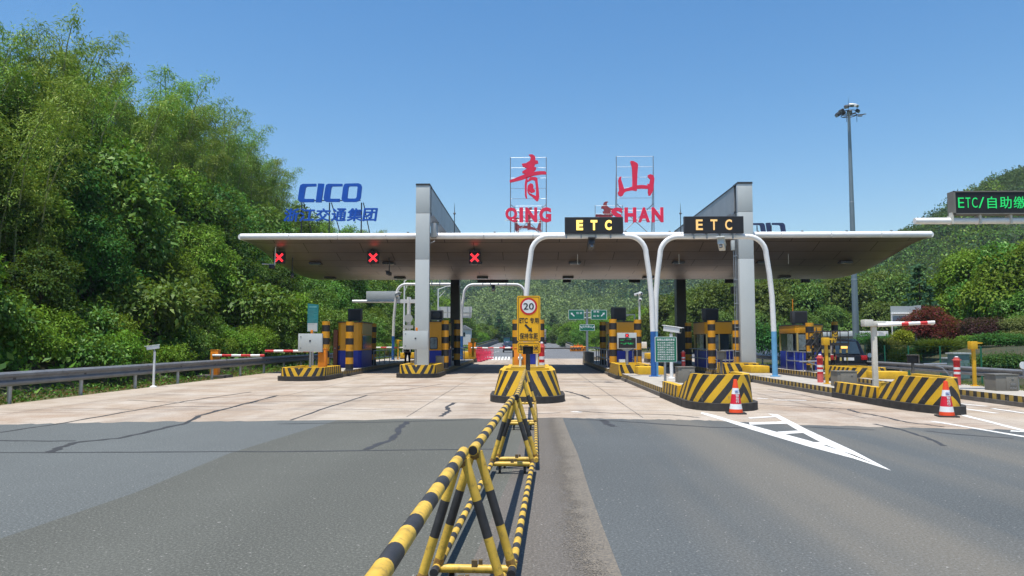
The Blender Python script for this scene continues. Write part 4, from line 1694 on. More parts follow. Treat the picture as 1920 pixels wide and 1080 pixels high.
# ---------------------------------------------------------------- white gantries with blue feet
def gantry(x0, x1, y, H, label, blue='bluepaint', zb=.28, bluetop=2.1, lean=.24, rb=.105, kind="sign gantry"):
    t = thing("sign_gantry", label, kind, ((x0 + x1) / 2, y, zb), group="white arched gantries")
    hw = (x1 - x0) / 2
    H -= zb
    rc = .75
    for s in (-1, 1):
        base, top = Vector((s * hw, 0, 0)), Vector((s * (hw - lean), 0, H - rc))
        mid = Vector((s * (hw - lean * .04), 0, bluetop - zb))
        mb = MB()
        mb.tube([base, mid], [rb * 1.05, rb], n=14).lathe([(.2, 0), (.2, .03), (.13, .04)], base, 14)
        mb.build("leg", blue, t)
        pts = [mid, Vector((s * (hw - lean * .2), 0, mid.z + (top.z - mid.z) * .45)), Vector((s * (hw - lean * .55), 0, mid.z + (top.z - mid.z) * .75)), top]
        for k in range(1, 8):
            a = R(90 * k / 7)
            pts.append(Vector((s * (hw - lean - rc * .96 * (1 - math.cos(a))), 0, H - rc + rc * math.sin(a))))
        mb = MB()
        mb.tube(pts, rb, n=14)
        mb.build("upper_leg", 'white', t)
    mb = MB()
    e = hw - lean - rc * .96
    mb.tube([(-e, 0, H), (e, 0, H)], rb, n=14)
    mb.build("crossbar", 'white', t)
    for k in range(4):
        x = -e * .55 + e * 1.1 * k / 3
        mb = MB()
        mb.box((x, 0, H + .06), (.05, .30, .30)).box((x, -.14, H + .1), (.03, .05, .42))
        mb.build("bracket", 'steel', t)
    return t


GY = 30.5
gantry(AT(987, 700, GY).x - .05, AT(1227.5, 703, GY).x - .04, GY, AT(1100, 443, GY).z, "white arched gantry under the left amber sign, rising from behind the speed sign")
gantry(AT(1227.5, 703, GY).x + .06, AT(1455, 706, GY).x, GY + .1, AT(1340, 443, GY).z, "white arched gantry under the right amber sign, its right foot pale blue", blue='paleblue')
G2 = 57.5
gantry(AT(737, 640, G2).x, AT(866, 640, G2).x, G2, AT(800, 533, G2).z, "far white arched gantry behind the left portal column", kind="sign gantry")
gantry(AT(863, 640, G2).x, AT(990, 640, G2).x, G2 + .3, AT(920, 533, G2).z, "far white arched gantry just left of the yellow speed sign")


def led_board(x0, x1, z0, z1, y, label, text, mt, group=None, th=.18, bold=.05, frac=.62, tw=.72):
    t = thing("led_sign", label, "led sign", ((x0 + x1) / 2, y, (z0 + z1) / 2), group=group)
    w, h = x1 - x0, z1 - z0
    mb = MB()
    mb.b2((-w / 2, 0, -h / 2), (w / 2, th, h / 2))
    mb.build("housing", 'darksteel', t, bevel=.015)
    mb = MB()
    mb.b2((-w / 2 + .03, -.006, -h / 2 + .03), (w / 2 - .03, .0, h / 2 - .03))
    mb.build("screen", 'ledblack', t)
    n = len(text)
    for k, c in enumerate(text):
        writing("lit_letter", c, (k - (n - 1) / 2) * w * tw / n * 1.02, 0, w * .115, h * frac, -.010, mt, t, bold=bold, thick=.01)
    return t


a, b = AT(1059, 438, GY - .2), AT(1168, 407, GY - .2)
led_board(a.x, b.x, a.z, b.z, GY - .25, "black led sign reading ETC in bright amber, the left of the two", "ETC", 'ledamber')
a, b = AT(1282.5, 438, GY - .1), AT(1393.5, 405.5, GY - .1)
led_board(a.x, b.x, a.z, b.z, GY - .15, "black led sign reading ETC in dimmer amber in front of the right portal", "ETC", 'ledamber2', bold=.02)
camera_on("c", AT(1108.5, 459, GY), "grey camera hung under the left amber sign", 0, -20, .2, 1.5)
camera_on("c", AT(1353, 459, GY + .1), "grey camera hung under the right amber sign", -20, -20, .2, 1.6, m='panelgrey')
camera_on("c", AT(925, 541, G2), "small dark camera hung under the far arched gantry", 0, -20, .3, 1.5)
p = AT(746, 553, G2 - .2)
camera_on("c", p, "small white camera clamped to the leg of the far gantry left of the portal column", 40, -10, 0, 1.4, m='white')

# right: green text led sign on a cantilever arm
CY = 22.0
a, b = AT(1788, 402, CY), AT(1788, 358.5, CY)
W = 3.6
t = thing("led_sign", "large led sign with green text on a white cantilever arm at the right edge", "led sign", (a.x + W / 2, CY, (a.z + b.z) / 2))
h = b.z - a.z
mb = MB()
mb.b2((-W / 2, 0, -h / 2), (W / 2, .3, h / 2)).b2((-W / 2, -.03, h / 2 - .03), (W / 2, .0, h / 2)).b2((-W / 2, -.03, -h / 2), (W / 2, .0, -h / 2 + .03)).b2((-W / 2, -.03, -h / 2), (-W / 2 + .06, 0, h / 2))
mb.build("housing", 'cabinet', t)
mb = MB()
mb.b2((-W / 2 + .065, -.012, -h / 2 + .035), (W / 2 - .03, -.002, h / 2 - .035))
mb.build("screen", 'ledblack', t)
s = CY / FOC * 1.10
X = lambda px: AT(px, 380, CY).x - (a.x + W / 2)
for ch, p0, p1, hh in (("E", 1796, 1807, .30), ("T", 1810, 1819, .30), ("C", 1822, 1832, .30), ("/", 1834, 1845, .32), ("自", 1851, 1868, .35), ("助", 1874, 1896, .35), ("缴", 1900, 1922, .35), ("费", 1926, 1948, .35)):
    writing("lit_letter", ch, (X(p0) + X(p1)) / 2, 0, X(p1) - X(p0), hh, -.016, 'ledgreen', t, bold=-.006 if ch.isascii() else 0, thick=.006)
t = thing("cantilever_gantry", "thick white horizontal arm carrying the green text led sign", "gantry", (0, CY, 0))
a = AT(1714, 414.5, CY + .15)
mb = MB()
xs = [a.x] + [AT(q, 414, CY).x for q in (1788, 1840, 1898)] + [a.x + 9]
for q0, q1 in zip(xs, xs[1:]):
    mb.tube([(q0 + .01, .15, a.z), (q1 - .01, .15, a.z)], .095, n=14)
mb.build("arm", 'white', t)
for q in xs[1:4]:
    mb = MB()
    mb.box((q, .15, a.z + .03), (.05, .26, .26)).box((q, .1, a.z + .16), (.07, .12, .14))
    mb.build("clamp", 'offwhite', t)
mb = MB()
mb.tube([(a.x + 9, .15, 0), (a.x + 9, .15, a.z + .5)], .16, n=14)
mb.build("post", 'white', t)

# ================================================================ SIGNS AND BOARDS
t = thing("speed_limit_sign", "tall yellow sign with a 20 limit, black arrow and Chinese text on the centre island", "sign", (0, 0, 0))
SY = 24.6
a, b = AT(969.5, 640.5, SY), AT(1013, 554.5, SY)
a2, b2 = AT(969.5, 663, SY), AT(1013, 641.5, SY)
t.location = ((a.x + b.x) / 2, SY, .88)
cx, w = (a.x + b.x) / 2, b.x - a.x
zz = lambda py: AT(990, py, SY).z - .88
for nm, zA, zB, ls in (("plate", a.z - .88, b.z - .88, None), ("lower_plate", a2.z - .88, b2.z - .88, None)):
    mb = MB()
    h = zB - zA
    zc = (zA + zB) / 2
    mb.prism([(x, z + zc) for x, z in roundrect(w, h, .07)], 0, .025)
    o = mb.build(nm, 'signyel', t)
    mb = MB()
    ro, ri = roundrect(w - .07, h - .07, .05), roundrect(w - .10, h - .10, .04)
    i = mb.add([(x, -.004, z + zc) for x, z in ro])
    j = mb.add([(x, -.004, z + zc) for x, z in ri])
    for k in range(len(ro)):
        k2 = (k + 1) % len(ro)
        mb.face((i + k, i + k2, j + k2, j + k))
    mb.build("border", 'black', o)
    if nm == "plate":
        zc1 = zz(574.5)
        for rr, m_, yy in ((.285, 'red', -.004), (.222, 'reflect', -.008)):
            mb = MB()
            mb.prism([(rr * math.cos(2 * math.pi * q / 36), zc1 + rr * math.sin(2 * math.pi * q / 36)) for q in range(36)], yy - .002, yy + .001)
            mb.build("limit_disc" if m_ == 'reflect' else "limit_ring", m_, o)
        writing("lettering", "20", .0, zc1, .345, .22, -.014, 'black', o, bold=.012)
        writing("lettering", "ETC", -.17, zz(601), .28, .17, -.004, 'black', o, bold=.03)
        writing("lettering", "专用", .18, zz(601), .28, .19, -.004, 'black', o, bold=.03)
        mb = MB()
        arrow(mb, .0, zz(615.5), .34, R(-45), -.003, w=.20)
        mb.build("arrow", 'black', o)
        writing("lettering", "保持车距", .0, zz(630), .60, .21, -.004, 'black', o, bold=.03)
    else:
        writing("lettering", "车距10米", .0, zc, .64, .20, -.004, 'black', o, bold=.03)
for s in (-.28, .27):
    mb = MB()
    mb.tube([(s, .07, 0), (s, .07, b.z - .92)], .04, n=10)
    mb.build("post", 'white', t)

t = thing("vehicle_sensor", "black square sensor box on a dark pole in front of the yellow sign", "sensor", (AT(990, 690, 22.0).x, 22.0, .73))
z = lambda py: AT(990, py, 22.0).z - .73
mb = MB()
mb.b2((-.15, 0, z(664)), (.15, .12, z(650)))
mb.build("box", 'ledblack', t, bevel=.02)
mb = MB()
mb.b2((-.15, -.10, z(650)), (.15, .02, z(650) + .015)).b2((-.15, -.08, z(664)), (-.135, .02, z(650))).b2((.135, -.08, z(664)), (.15, .02, z(650)))
mb.build("visor", 'black', t)
mb = MB()
mb.tube([(0, .06, 0), (0, .06, z(664) + .02)], .065, n=12)
mb.build("post", 'darksteel', t)

t = thing("notice_board", "green notice board with lines of white Chinese text on the right island", "notice board", (0, 0, 0))
NY_ = 26.2
a, b = AT(1228.5, 679, NY_), AT(1268.5, 631.5, NY_)
t.location = ((a.x + b.x) / 2, NY_, .28)
w, h, zc = b.x - a.x, b.z - a.z, (a.z + b.z) / 2 - .28
mb = MB()
mb.prism([(x, z + zc) for x, z in roundrect(w, h, .03)], 0, .03)
o = mb.build("frame", 'letterwhite', t)
mb = MB()
mb.prism([(x, z + zc) for x, z in roundrect(w - .03, h - .03, .02)], -.004, .0)
mb.build("face", 'signgreen', o)
writing("lettering", "收费站点服务承诺", 0, zc + h * .385, w * .82, .085, -.007, 'letterwhite', o, bold=.03, thick=.003)
for k, ln in enumerate(["依法收费 文明服务", "持证上岗 准确公正", "着装整洁 举止端庄", "礼貌待人 用语规范", "全程微笑 唱收唱付", "疑难问题 耐心解答", "环境整洁 设施完好", "畅通无阻 监督有效"]):
    writing("lettering", ln, 0, zc + h * (.265 - .093 * k), w * .78, .058, -.007, 'letterwhite', o, bold=.02, thick=.003)
mb = MB()
mb.tube([(-.03, .05, 0), (-.03, .05, zc)], .045, n=10)
mb.build("post", 'steel', t)


def post_camera(px, py, y, label, zb, m='white', big=1.0, yaw=25):
    p = AT(px, py, y)
    t = thing("camera_post", label, "camera", (p.x, y, zb), R(yaw), group="white cameras on short posts")
    H = p.z - zb
    mb = MB()
    mb.tube([(0, 0, 0), (0, 0, H - .1)], .045 * big, n=10).lathe([(.13, 0), (.13, .02), (.06, .06)], n=12)
    mb.build("post", m, t)
    mb = MB()
    mb.tube([(0, 0, H - .1), (0, -.02, H - .02)], .035 * big)
    mb.build("bracket", 'steel', t)
    mb = MB()
    mb.box((0, -.06, H + .05 * big), (.14 * big, .46 * big, .13 * big), rx=R(8))
    mb.build("housing", m, t, bevel=.012)
    mb = MB()
    mb.box((0, -.09, H + .13 * big), (.18 * big, .56 * big, .018), rx=R(8))
    mb.build("sunshield", m, t)
    mb = MB()
    mb.box((0, -.06 - .24 * big, H + .018 * big), (.11 * big, .02, .10 * big), rx=R(8))
    mb.build("lens", 'glass', t)


post_camera(1258, 621.5, 29.0, "big white box camera on a white post behind the green notice board", .28, big=1.45, yaw=55)
post_camera(290, 654, 27.6, "small white camera on a short post behind the left guardrail", 0, big=.95, yaw=-60)

# grey boards with their backs to us
def back_board(px0, px1, py0, py1, y, label, post_px, zb):
    a, b = AT(px0, py1, y), AT(px1, py0, y)
    xp = AT(post_px, py1, y).x
    t = thing("display_board", label, "board", (xp, y, zb), group="blank grey boards on the left islands")
    mb = MB()
    mb.b2((a.x - xp, 0, a.z - zb), (b.x - xp, .16, b.z - zb))
    mb.build("panel", 'panelgrey', t, bevel=.012)
    mb = MB()
    cz = (a.z + b.z) / 2 - zb
    for dx, dz in ((a.x - xp + .12, b.z - zb - .14), (a.x - xp + .12, a.z - zb + .16)):
        mb.box((dx, -.006, dz), (.05, .012, .03))
    mb.box(((a.x + b.x) / 2 - xp, -.006, cz + .08), (.08, .012, .07))
    mb.build("latch", 'darksteel', t)
    mb = MB()
    mb.tube([(0, .08, 0), (0, .08, a.z - zb)], .06, n=10)
    mb.build("post", 'steel', t)
    mb = MB()
    mb.box((.05, .08, b.z - zb + .08), (.10, .10, .16))
    mb.build("beacon", 'orange', t, bevel=.02)


back_board(558.5, 604, 625.5, 659.5, 32.9, "blank grey back of a display board on the leftmost island", 581, .56)
back_board(755.5, 802.5, 620.5, 655, 35.6, "blank grey back of a display board overlapping the left portal column", 778.5, .60)

# lane display on the fourth island
t = thing("lane_display", "grey lane display with a red cross above green led text", "display", (0, 0, 0))
DY = 37.3
a, b = AT(1158, 654, DY), AT(1193.5, 624, DY)
t.location = ((a.x + b.x) / 2, DY, .3)
w, z0, z1 = b.x - a.x, a.z - .3, b.z - .3
mb = MB()
mb.b2((-w / 2, 0, z0), (w / 2, .2, z1))
mb.build("housing", 'panelgrey', t, bevel=.012)
mb = MB()
mb.b2((-w / 2 + .05, -.01, z0 + .04), (w / 2 - .05, .001, z0 + .54))
mb.build("screen", 'ledblack', t)
mb = MB()
mb.b2((-.09, -.01, z1 - .23), (.09, .001, z1 - .04))
mb.build("signal", 'ledblack', t)
mb = MB()
for s in (-1, 1):
    mb.box((0, -.014, z1 - .135), (.19, .006 + .002 * s, .025), ry=R(45 * s))
mb.build("cross_bar", 'ledred', t)
rr = random.Random(5)
mb = MB()
for row, (x0_, x1_) in ((z0 + .47, (-.38, .2)), (z0 + .42, (-.38, .02)), (z0 + .27, (-.32, .38)), (z0 + .23, (-.30, .38))):
    x = x0_
    while x < x1_:
        l = rr.uniform(.015, .08)
        if rr.random() < .6:
            mb.b2((x, -.016, row), (x + l, -.011, row + rr.uniform(.010, .022)))
        x += l + .02
mb.build("led_text", 'ledgreen', t)
mb = MB()
mb.tube([(0, .1, 0), (0, .1, z0)], .07, n=10).prism([(-.3, z0), (.3, z0), (.06, z0 - .12), (-.06, z0 - .12)], .06, .14)
mb.build("post", 'steel', t)

# teal board over the left roadside
t = thing("information_board", "teal information board on a post against the wooded bank", "board", (0, 0, 0))
a, b = AT(575, 622, 36.0), AT(596.5, 569, 36.0)
t.location = ((a.x + b.x) / 2 + .02, 36.0, .0)
w = b.x - a.x
mb = MB()
mb.prism([(-w / 2, a.z), (w / 2 - .02, a.z), (w / 2, b.z - .06), (-w / 2 + .01, b.z)], 0, .04)
o = mb.build("panel", 'signteal', t)
mb = MB()
mb.b2((-w / 2 + .02, -.004, a.z + .02), (w / 2 - .04, 0, a.z + .42))
mb.build("faded_panel", 'panelgrey', o)
mb = MB()
rr = random.Random(9)
for k in range(13):
    zz_ = b.z - .32 - k * .058
    mb.b2((-w / 2 + .05, -.004, zz_), (w / 2 - .05 - rr.uniform(0, .2), 0, zz_ + .012))
mb.b2((-w * .34, -.004, b.z - .2), (w * .34, 0, b.z - .13))
mb.build("faint_text", mat('faint_text', (.12, .36, .36), .5), o)
mb = MB()
mb.tube([(.02, .06, 0), (.02, .06, b.z - .3)], .05)
mb.build("post", 'steel', t)

# white back of a cantilever sign on the left, and the post with round sign backs
t = thing("cantilever_sign", "blank white board on a white cantilever arm left of the portal column", "cantilever sign", (AT(766, 640, 60).x, 60, 0))
ox = t.location.x
a, b = AT(686.5, 562, 59.8), AT(740, 546, 59.8)
mb = MB()
mb.b2((a.x - ox, -.2, a.z), (b.x - ox + .4, -.12, b.z))
mb.build("board", 'panelgrey', t, bevel=.01)
a = AT(661, 565, 60)
mb = MB()
mb.tube([(a.x - ox, 0, a.z), (.5, 0, a.z)], .12, n=12).box((-.1, 0, a.z), (1.6, .25, .3))
mb.build("arm", 'white', t)
mb = MB()
mb.tube([(0, 0, 0), (0, 0, AT(766, 557, 60).z)], .16, n=14)
mb.build("post", 'white', t)
for py, rr_, nm in ((597, .34, "round_plate"), (613, 0, "plate"), (622, 0, "plate"), (631, 0, "plate")):
    z = AT(766, py, 60).z
    mb = MB()
    if rr_:
        mb.prism([(rr_ * math.cos(2 * math.pi * q / 28), z + rr_ * math.sin(2 * math.pi * q / 28)) for q in range(28)], -.22, -.19)
    else:
        mb.b2((-.4, -.22, z - .13), (.4, -.19, z + .13))
    mb.build(nm, 'panelgrey', t)

# big grey backs of road signs behind the left gap
t = thing("road_sign", "large grey back of a road sign seen past the left rear column", "road sign", (AT(852, 640, 72).x, 72, 0), group="road signs seen from behind")
ox = t.location.x
for p0, p1, q0, q1 in ((822, 885, 575, 586), (822, 884, 586.5, 596)):
    a, b = AT(p0, q1, 72), AT(p1, q0, 72)
    mb = MB()
    mb.b2((a.x - ox, 0, a.z), (b.x - ox, .06, b.z))
    mb.build("panel", 'panelgrey', t)
mb = MB()
for f in range(5):
    x = AT(825 + f * 14, 590, 72).x - ox
    mb.b2((x - .03, -.06, AT(850, 597, 72).z), (x + .03, 0, AT(850, 575, 72).z))
mb.b2((-.1, -.1, AT(850, 588, 72).z), (1.6, -.06, AT(850, 586.5, 72).z))
mb.build("rib", 'steel', t)
mb = MB()
mb.tube([(0, .1, 0), (0, .1, AT(850, 576, 72).z)], .13, n=12)
mb.build("post", 'white', t)
t = thing("road_sign", "grey sign back with white frame above the boom on the right", "road sign", (AT(1700, 650, 54).x, 54, 0), group="road signs seen from behind")
ox = t.location.x
a, b = AT(1671, 605, 54), AT(1719, 574, 54)
mb = MB()
mb.b2((a.x - ox, 0, a.z), (b.x - ox, .05, b.z))
mb.build("panel", 'panelgrey', t)
a2, b2 = AT(1719.5, 606, 54), AT(1726, 571, 54)
mb = MB()
mb.b2((b.x - ox + .02, -.05, a.z - .05), (b2.x - ox, .5, b.z + .06))
mb.build("side_panel", 'panelgrey', t)
mb = MB()
zc = AT(1690, 588, 54).z
mb.tube([(a.x - ox - .03, -.08, zc), (b.x - ox - .1, -.08, zc)], .05).tube([(a.x - ox + .02, -.08, 0), (a.x - ox + .02, -.08, zc)], .05).tube([(b.x - ox - .15, -.08, 0), (b.x - ox - .15, -.08, zc + .05)], .06)
mb.build("frame", 'white', t)

# green direction signs beyond the plaza
t = thing("direction_sign", "cluster of three green direction signs on a grey post beyond the plaza", "direction sign", (AT(1101, 650, 84).x, 84, 0))
ox = t.location.x
Dp = lambda px, py: (AT(px, py, 84).x - ox, AT(px, py, 84).z)
for p0, p1, q0, q1, items, ar in ((1066, 1095.5, 581, 599, [("桃 源", 1086, 587, 11, 4)], (1073.5, 589.5, 135)), (1108, 1138, 581, 599, [("横 畈", 1118, 584.5, 11, 3.6), ("临 安", 1118, 592.5, 11, 3.6)], (1130.5, 589.5, 45)), (1087, 1115, 608.5, 620, [("杭州黄山", 1101, 612.5, 18, 4.6)], None)):
    (xa, zb_), (xb, za_) = Dp(p0, q0), Dp(p1, q1)
    mb = MB()
    mb.prism([(x + (xa + xb) / 2, z + (zb_ + za_) / 2) for x, z in roundrect(xb - xa, zb_ - za_, .06)], 0, .06)
    o = mb.build("plate", 'letterwhite', t)
    mb = MB()
    mb.prism([(x + (xa + xb) / 2, z + (zb_ + za_) / 2) for x, z in roundrect(xb - xa - .08, zb_ - za_ - .08, .04)], -.006, 0)
    mb.build("face", 'signgreen', o)
    for s, px, py, wpx, hpx in items:
        x, z = Dp(px, py)
        writing("lettering", s, x, z, wpx * 84 / FOC, hpx * 84 / FOC, -.01, 'letterwhite', o, bold=.02, thick=.006)
    mb = MB()
    if ar:
        x, z = Dp(ar[0], ar[1])
        arrow(mb, x, z, .58, R(ar[2]), -.008, w=.2)
    else:
        for px, an in ((1090, 135), (1112.5, 45)):
            x, z = Dp(px, 613.5)
            arrow(mb, x, z, .34, R(an), -.008, w=.2)
    mb.build("arrow", 'letterwhite', o)
mb = MB()
mb.tube([(0, .15, 0), (0, .15, Dp(1101, 580)[1])], .14, n=12)
for py in (586, 596):
    z = Dp(1101, py)[1]
    mb.tube([(-.6, .12, z), (.6, .12, z)], .05)
mb.build("post", 'steel', t)

# ================================================================ BOOMS, CABINETS, SMALL POSTS
def boom_gate(x, y, z0, label, L, d, zb=1.0, m='orange', h=1.05, w=.36, period=.9):
    t = thing("barrier_gate", label, "barrier gate", (x, y, z0), group="boom barriers")
    mb = MB()
    mb.b2((-w / 2, -.15, 0), (w / 2, .15, h))
    mb.build("housing", m, t, bevel=.02)
    mb = MB()
    mb.b2((-w / 2 - .01, -.16, h), (w / 2 + .01, .16, h + .03))
    mb.build("lid", m, t, bevel=.01)
    mb = MB()
    mb.band((-.05 * d, -.19, zb), (L * d, -.19, zb), .055, period, (0, 1), .5, 10, start=0)
    mb.build("boom", ['white', 'red'], t)
    mb = MB()
    mb.tube([(0, -.15, zb), (0, -.21, zb)], .08, n=12)
    mb.build("hub", 'darksteel', t)


p = G(403, 703, .12)
boom_gate(p.x, p.y, .12, "orange boom gate behind the left guardrail, its boom reaching right", 2.4, 1, h=1.15, zb=.92)
mb = MB()
mb.b2((p.x - .7, p.y - .4, -.02), (p.x + .7, p.y + .4, .12))
struct("gate_footing", mb, ['kerbgrey'])
boom_gate(-9.55, 34.2, .40, "orange boom gate behind the blank board of the leftmost island, boom reaching left", 2.6, -1, h=.95, zb=.86)
boom_gate(AT(684, 640, 58).x, 58, .4, "orange boom gate behind the first booth, boom reaching right across the lane", 3.4, 1, h=1.0, zb=.82, w=.4)
boom_gate(AT(885, 640, 60).x, 60.0, .85, "orange boom gate at the far end of the second island, boom over the lane", 3.4, 1, h=.75, zb=.33, w=.6)
boom_gate(-.35, 27.0, .30, "orange gate housing behind the yellow speed sign", .1, -1, h=1.15, zb=.8, w=.5)
t = thing("barrier_gate", "dark boom lowered across the lane right of the speed sign", "barrier gate", (AT(1018, 654, 59).x, 59, 0), group="boom barriers")
mb = MB()
zb_ = AT(1018, 653, 59).z
mb.tube([(0, 0, zb_), (3.0, 0, zb_)], .055)
mb.build("boom", 'darksteel', t)
mb = MB()
mb.b2((-.5, -.15, .28), (-.1, .15, zb_ + .1))
mb.build("housing", 'orange', t, bevel=.02)

# weathered T post with a folded red and white boom
t = thing("boom_post", "weathered white T post with a raised red and white boom on the right", "barrier gate", (AT(1641, 700, 22.4).x, 22.4, .28))
base = t.location.copy()
yb = base.y
ztop = AT(1640, 607, yb).z - .28
mb = MB()
mb.b2((-.07, -.06, 0), (.07, .06, ztop))
mb.build("post", 'offwhite', t, bevel=.015)
mb = MB()
mb.box((.0, 0, ztop + .0), (.62, .24, .15)).box((-.19, .0, ztop + .02), (.26, .28, .20))
mb.build("head", 'offwhite', t, bevel=.02)
e = AT(1764, 605.5, yb - .6)
mb = MB()
mb.band((.05, -.16, ztop - .05), (e.x - base.x - .12, -.5, e.z - .28 + .02), .052, .50, (0, 1), .62, 10, start=-.32)
mb.build("boom", ['white', 'red'], t)
mb = MB()
mb.band((.4, .1, ztop + .02), (e.x - base.x, -.2, e.z - .28), .05, .50, (0, 1), .62, 10, start=-.2)
mb.build("second_boom", ['white', 'pinkred'], t)
mb = MB()
mb.b2((.06, -.1, ztop - .36), (.30, -.06, ztop - .24))
mb.build("tag", 'white', t)


def yellow_head(px, py, z, top, label, s=1.0):
    p = G(px, py, z)
    d = p.y
    H = AT(px, top, d).z - z
    t = thing("card_reader_post", label, "post", p, group="yellow posts with hooded heads")
    mb = MB()
    mb.b2((-.055 * s, -.05 * s, 0), (.055 * s, .05 * s, H - .25 * s)).b2((-.12 * s, -.1 * s, 0), (.12 * s, .1 * s, .025))
    mb.build("post", 'gateyel', t, bevel=.01)
    mb = MB()
    mb.b2((-.14 * s, -.13 * s, H - .30 * s), (.10 * s, .13 * s, H))
    mb.build("head", 'gateyel', t, bevel=.02)
    mb = MB()
    mb.prism([(.10 * s, H - .02 * s), (.30 * s, H - .05 * s), (.28 * s, H - .08 * s), (.10 * s, H - .10 * s)], -.12 * s, .12 * s)
    mb.build("hood", 'gateyel', t)
    mb = MB()
    mb.b2((.10 * s, -.09 * s, H - .26 * s), (.115 * s, .09 * s, H - .11 * s))
    mb.build("reader", 'glass', t)


yellow_head(1551, 720, .28, 633, "yellow hooded post right of a red bollard, in front of the black stairs", .85)
yellow_head(1828, 724, .28, 640, "yellow hooded post at the right edge, on the last island", .85)
yellow_head(746, 674, .3, 637, "small yellow hooded post far back, left of the blank board at the portal column")
yellow_head(887, 669, .75, 634, "small yellow hooded post at the rear end of the second island")


def red_bollard(px, py, z, top, label, yy=None, first=[None]):
    p = G(px, py, z) if yy is None else Vector((AT(px, py, yy).x, yy, z))
    H = AT(px, top, p.y).z - z
    if first[0] is None:
        t = thing("red_bollard", label, "bollard", p, group="red bollards with white bands")
        mb = MB()
        mb.lathe([(.10, 0), (.10, .30), (.10, .38), (.10, .46), (.10, .54), (.10, .62), (.10, .84), (.10, .86)], n=18, m=[0, 1, 2, 1, 2, 1, 0, 1])
        mb.build("post", ['pinkred', 'red', 'reflect'], t)
        mb = MB()
        mb.lathe([(.14, .86), (.14, .885), (.085, .89), (.085, .95)], n=18)
        mb.build("collar", 'pinkred', t)
        mb = MB()
        mb.lathe([(.05, .95), (.055, .985), (.03, 1.0)], n=14)
        mb.build("cap", 'reflect', t)
        first[0] = t
    else:
        t = copy_tree(first[0], p, label)
    t.scale = (1, 1, H)


red_bollard(1281.5, 690, .28, 657, "red bollard standing between the green notice board and the grey cabinet")
red_bollard(1538.5, 717, .28, 664, "red bollard left of the yellow hooded post at the rightmost booth")
red_bollard(1795.5, 722, .28, 668, "red bollard near the right edge beside the guardrail")
red_bollard(1016, 694, .28, 641, "red bollard behind the centre island nose, right of the yellow sign", 27.5)


def cabinet(px0, px1, pyb, pyt, z, label, front=.45, panel=False):
    a = G(px0, pyb, z)
    d = a.y
    b = AT(px1, pyt, d)
    t = thing("steel_cabinet", label, "cabinet", ((a.x + b.x) / 2, d, z), group="steel cabinets on the right islands")
    w, H = b.x - a.x, b.z - z
    mb = MB()
    mb.b2((-w / 2, 0, 0), (w / 2, .55, H))
    mb.build("body", 'cabinet', t, bevel=.01)
    mb = MB()
    mb.b2((-w / 2 + w * (1 - front) * .5 * (2 if panel else 1), -.012, .03), (w / 2 - .02, 0, H - .05))
    o = mb.build("door", 'cabinet', t, bevel=.004)
    mb = MB()
    mb.box((w * .22, -.018, H * .78), (.06, .012, .03))
    if panel:
        for q in (.45, .38, .22, .14):
            mb.box((w * .25, -.018, H * q), (.18, .012, .02))
    mb.build("handle", 'chrome', o)
    mb = MB()
    mb.b2((-w / 2 - .02, -.02, H), (w / 2 + .02, .57, H + .02))
    mb.build("lid", 'cabinet', t)


cabinet(1272, 1303, 718, 689, .28, "steel cabinet on the island behind the chipped striped nose", .6)
cabinet(1571, 1607, 725, 697, .28, "steel cabinet beside the foot of the weathered T post", .7)
cabinet(1868, 1909, 733, 703, .28, "steel cabinet with louvres on the last island at the right edge", .55, True)
p = G(826, 689, .6)
t = thing("steel_cabinet", "pale steel box standing before the booth with the round fan guard", "cabinet", (AT(824, 670, 38.4).x, 38.4, .3), group="steel cabinets on the left islands")
mb = MB()
mb.b2((-.2, 0, 0), (.22, .5, .66))
mb.build("body", 'concwall', t, bevel=.012)
mb = MB()
mb.b2((-.18, -.01, .05), (.20, 0, .62))
mb.build("door", 'cabinet', t)
p = AT(1168, 688, 39)
t = thing("steel_cabinet", "small pale box with a notice, against the blue skirt under the lane display", "cabinet", (p.x, 39.2, .3), group="steel cabinets on the right islands")
mb = MB()
mb.b2((-.16, 0, 0), (.16, .3, .46))
mb.build("body", 'panelgrey', t, bevel=.01)
mb = MB()
mb.b2((-.13, -.008, .22), (.13, 0, .42))
mb.build("notice", 'letterwhite', t)


def sensor(px, pyb, z, py0, py1, wpx, label, m='ledblack'):
    p = G(px, pyb, z)
    d = p.y
    zA, zB = AT(px, py1, d).z - z, AT(px, py0, d).z - z
    w = wpx * d / FOC
    t = thing("vehicle_sensor", label, "sensor", p, group="square sensors on short posts")
    mb = MB()
    mb.b2((-w / 2, 0, zA), (w / 2, .10, zB))
    mb.build("box", m, t, bevel=.015)
    mb = MB()
    mb.b2((-w / 2 - .01, -.06, zB), (w / 2 + .01, .11, zB + .015)).b2((w / 2, -.04, zA), (w / 2 + .015, .1, zB))
    mb.build("visor", 'cabinet', t)
    mb = MB()
    mb.tube([(0, .05, 0), (0, .05, zA)], .045, n=10)
    mb.build("post", 'kerbgrey', t)


sensor(1353.5, 704, .6, 659, 674, 15, "brown square sensor on a short post before the glazed booth left of the right column", m='concwall')
sensor(1714, 713, .5, 666, 681, 18, "black square sensor on a short post in front of the right guardrail")


def railing(x, y0, y1, z0, h, label, n=4, m='steel', xr=None):
    t = thing("railing", label, "railing", (x, y0, z0), group="tubular railings on the islands")
    L = y1 - y0
    ex = 0 if xr is None else xr - x
    mb = MB()
    for f in (1.0, .5):
        mb.tube([(0, 0, h * f), (ex, L, h * f)], .028, n=8)
    mb.build("rail", m, t)
    for k in range(n):
        mb = MB()
        mb.tube([(ex * k / (n - 1), L * k / (n - 1), 0), (ex * k / (n - 1), L * k / (n - 1), h)], .026, n=8)
        mb.build("post", m, t)


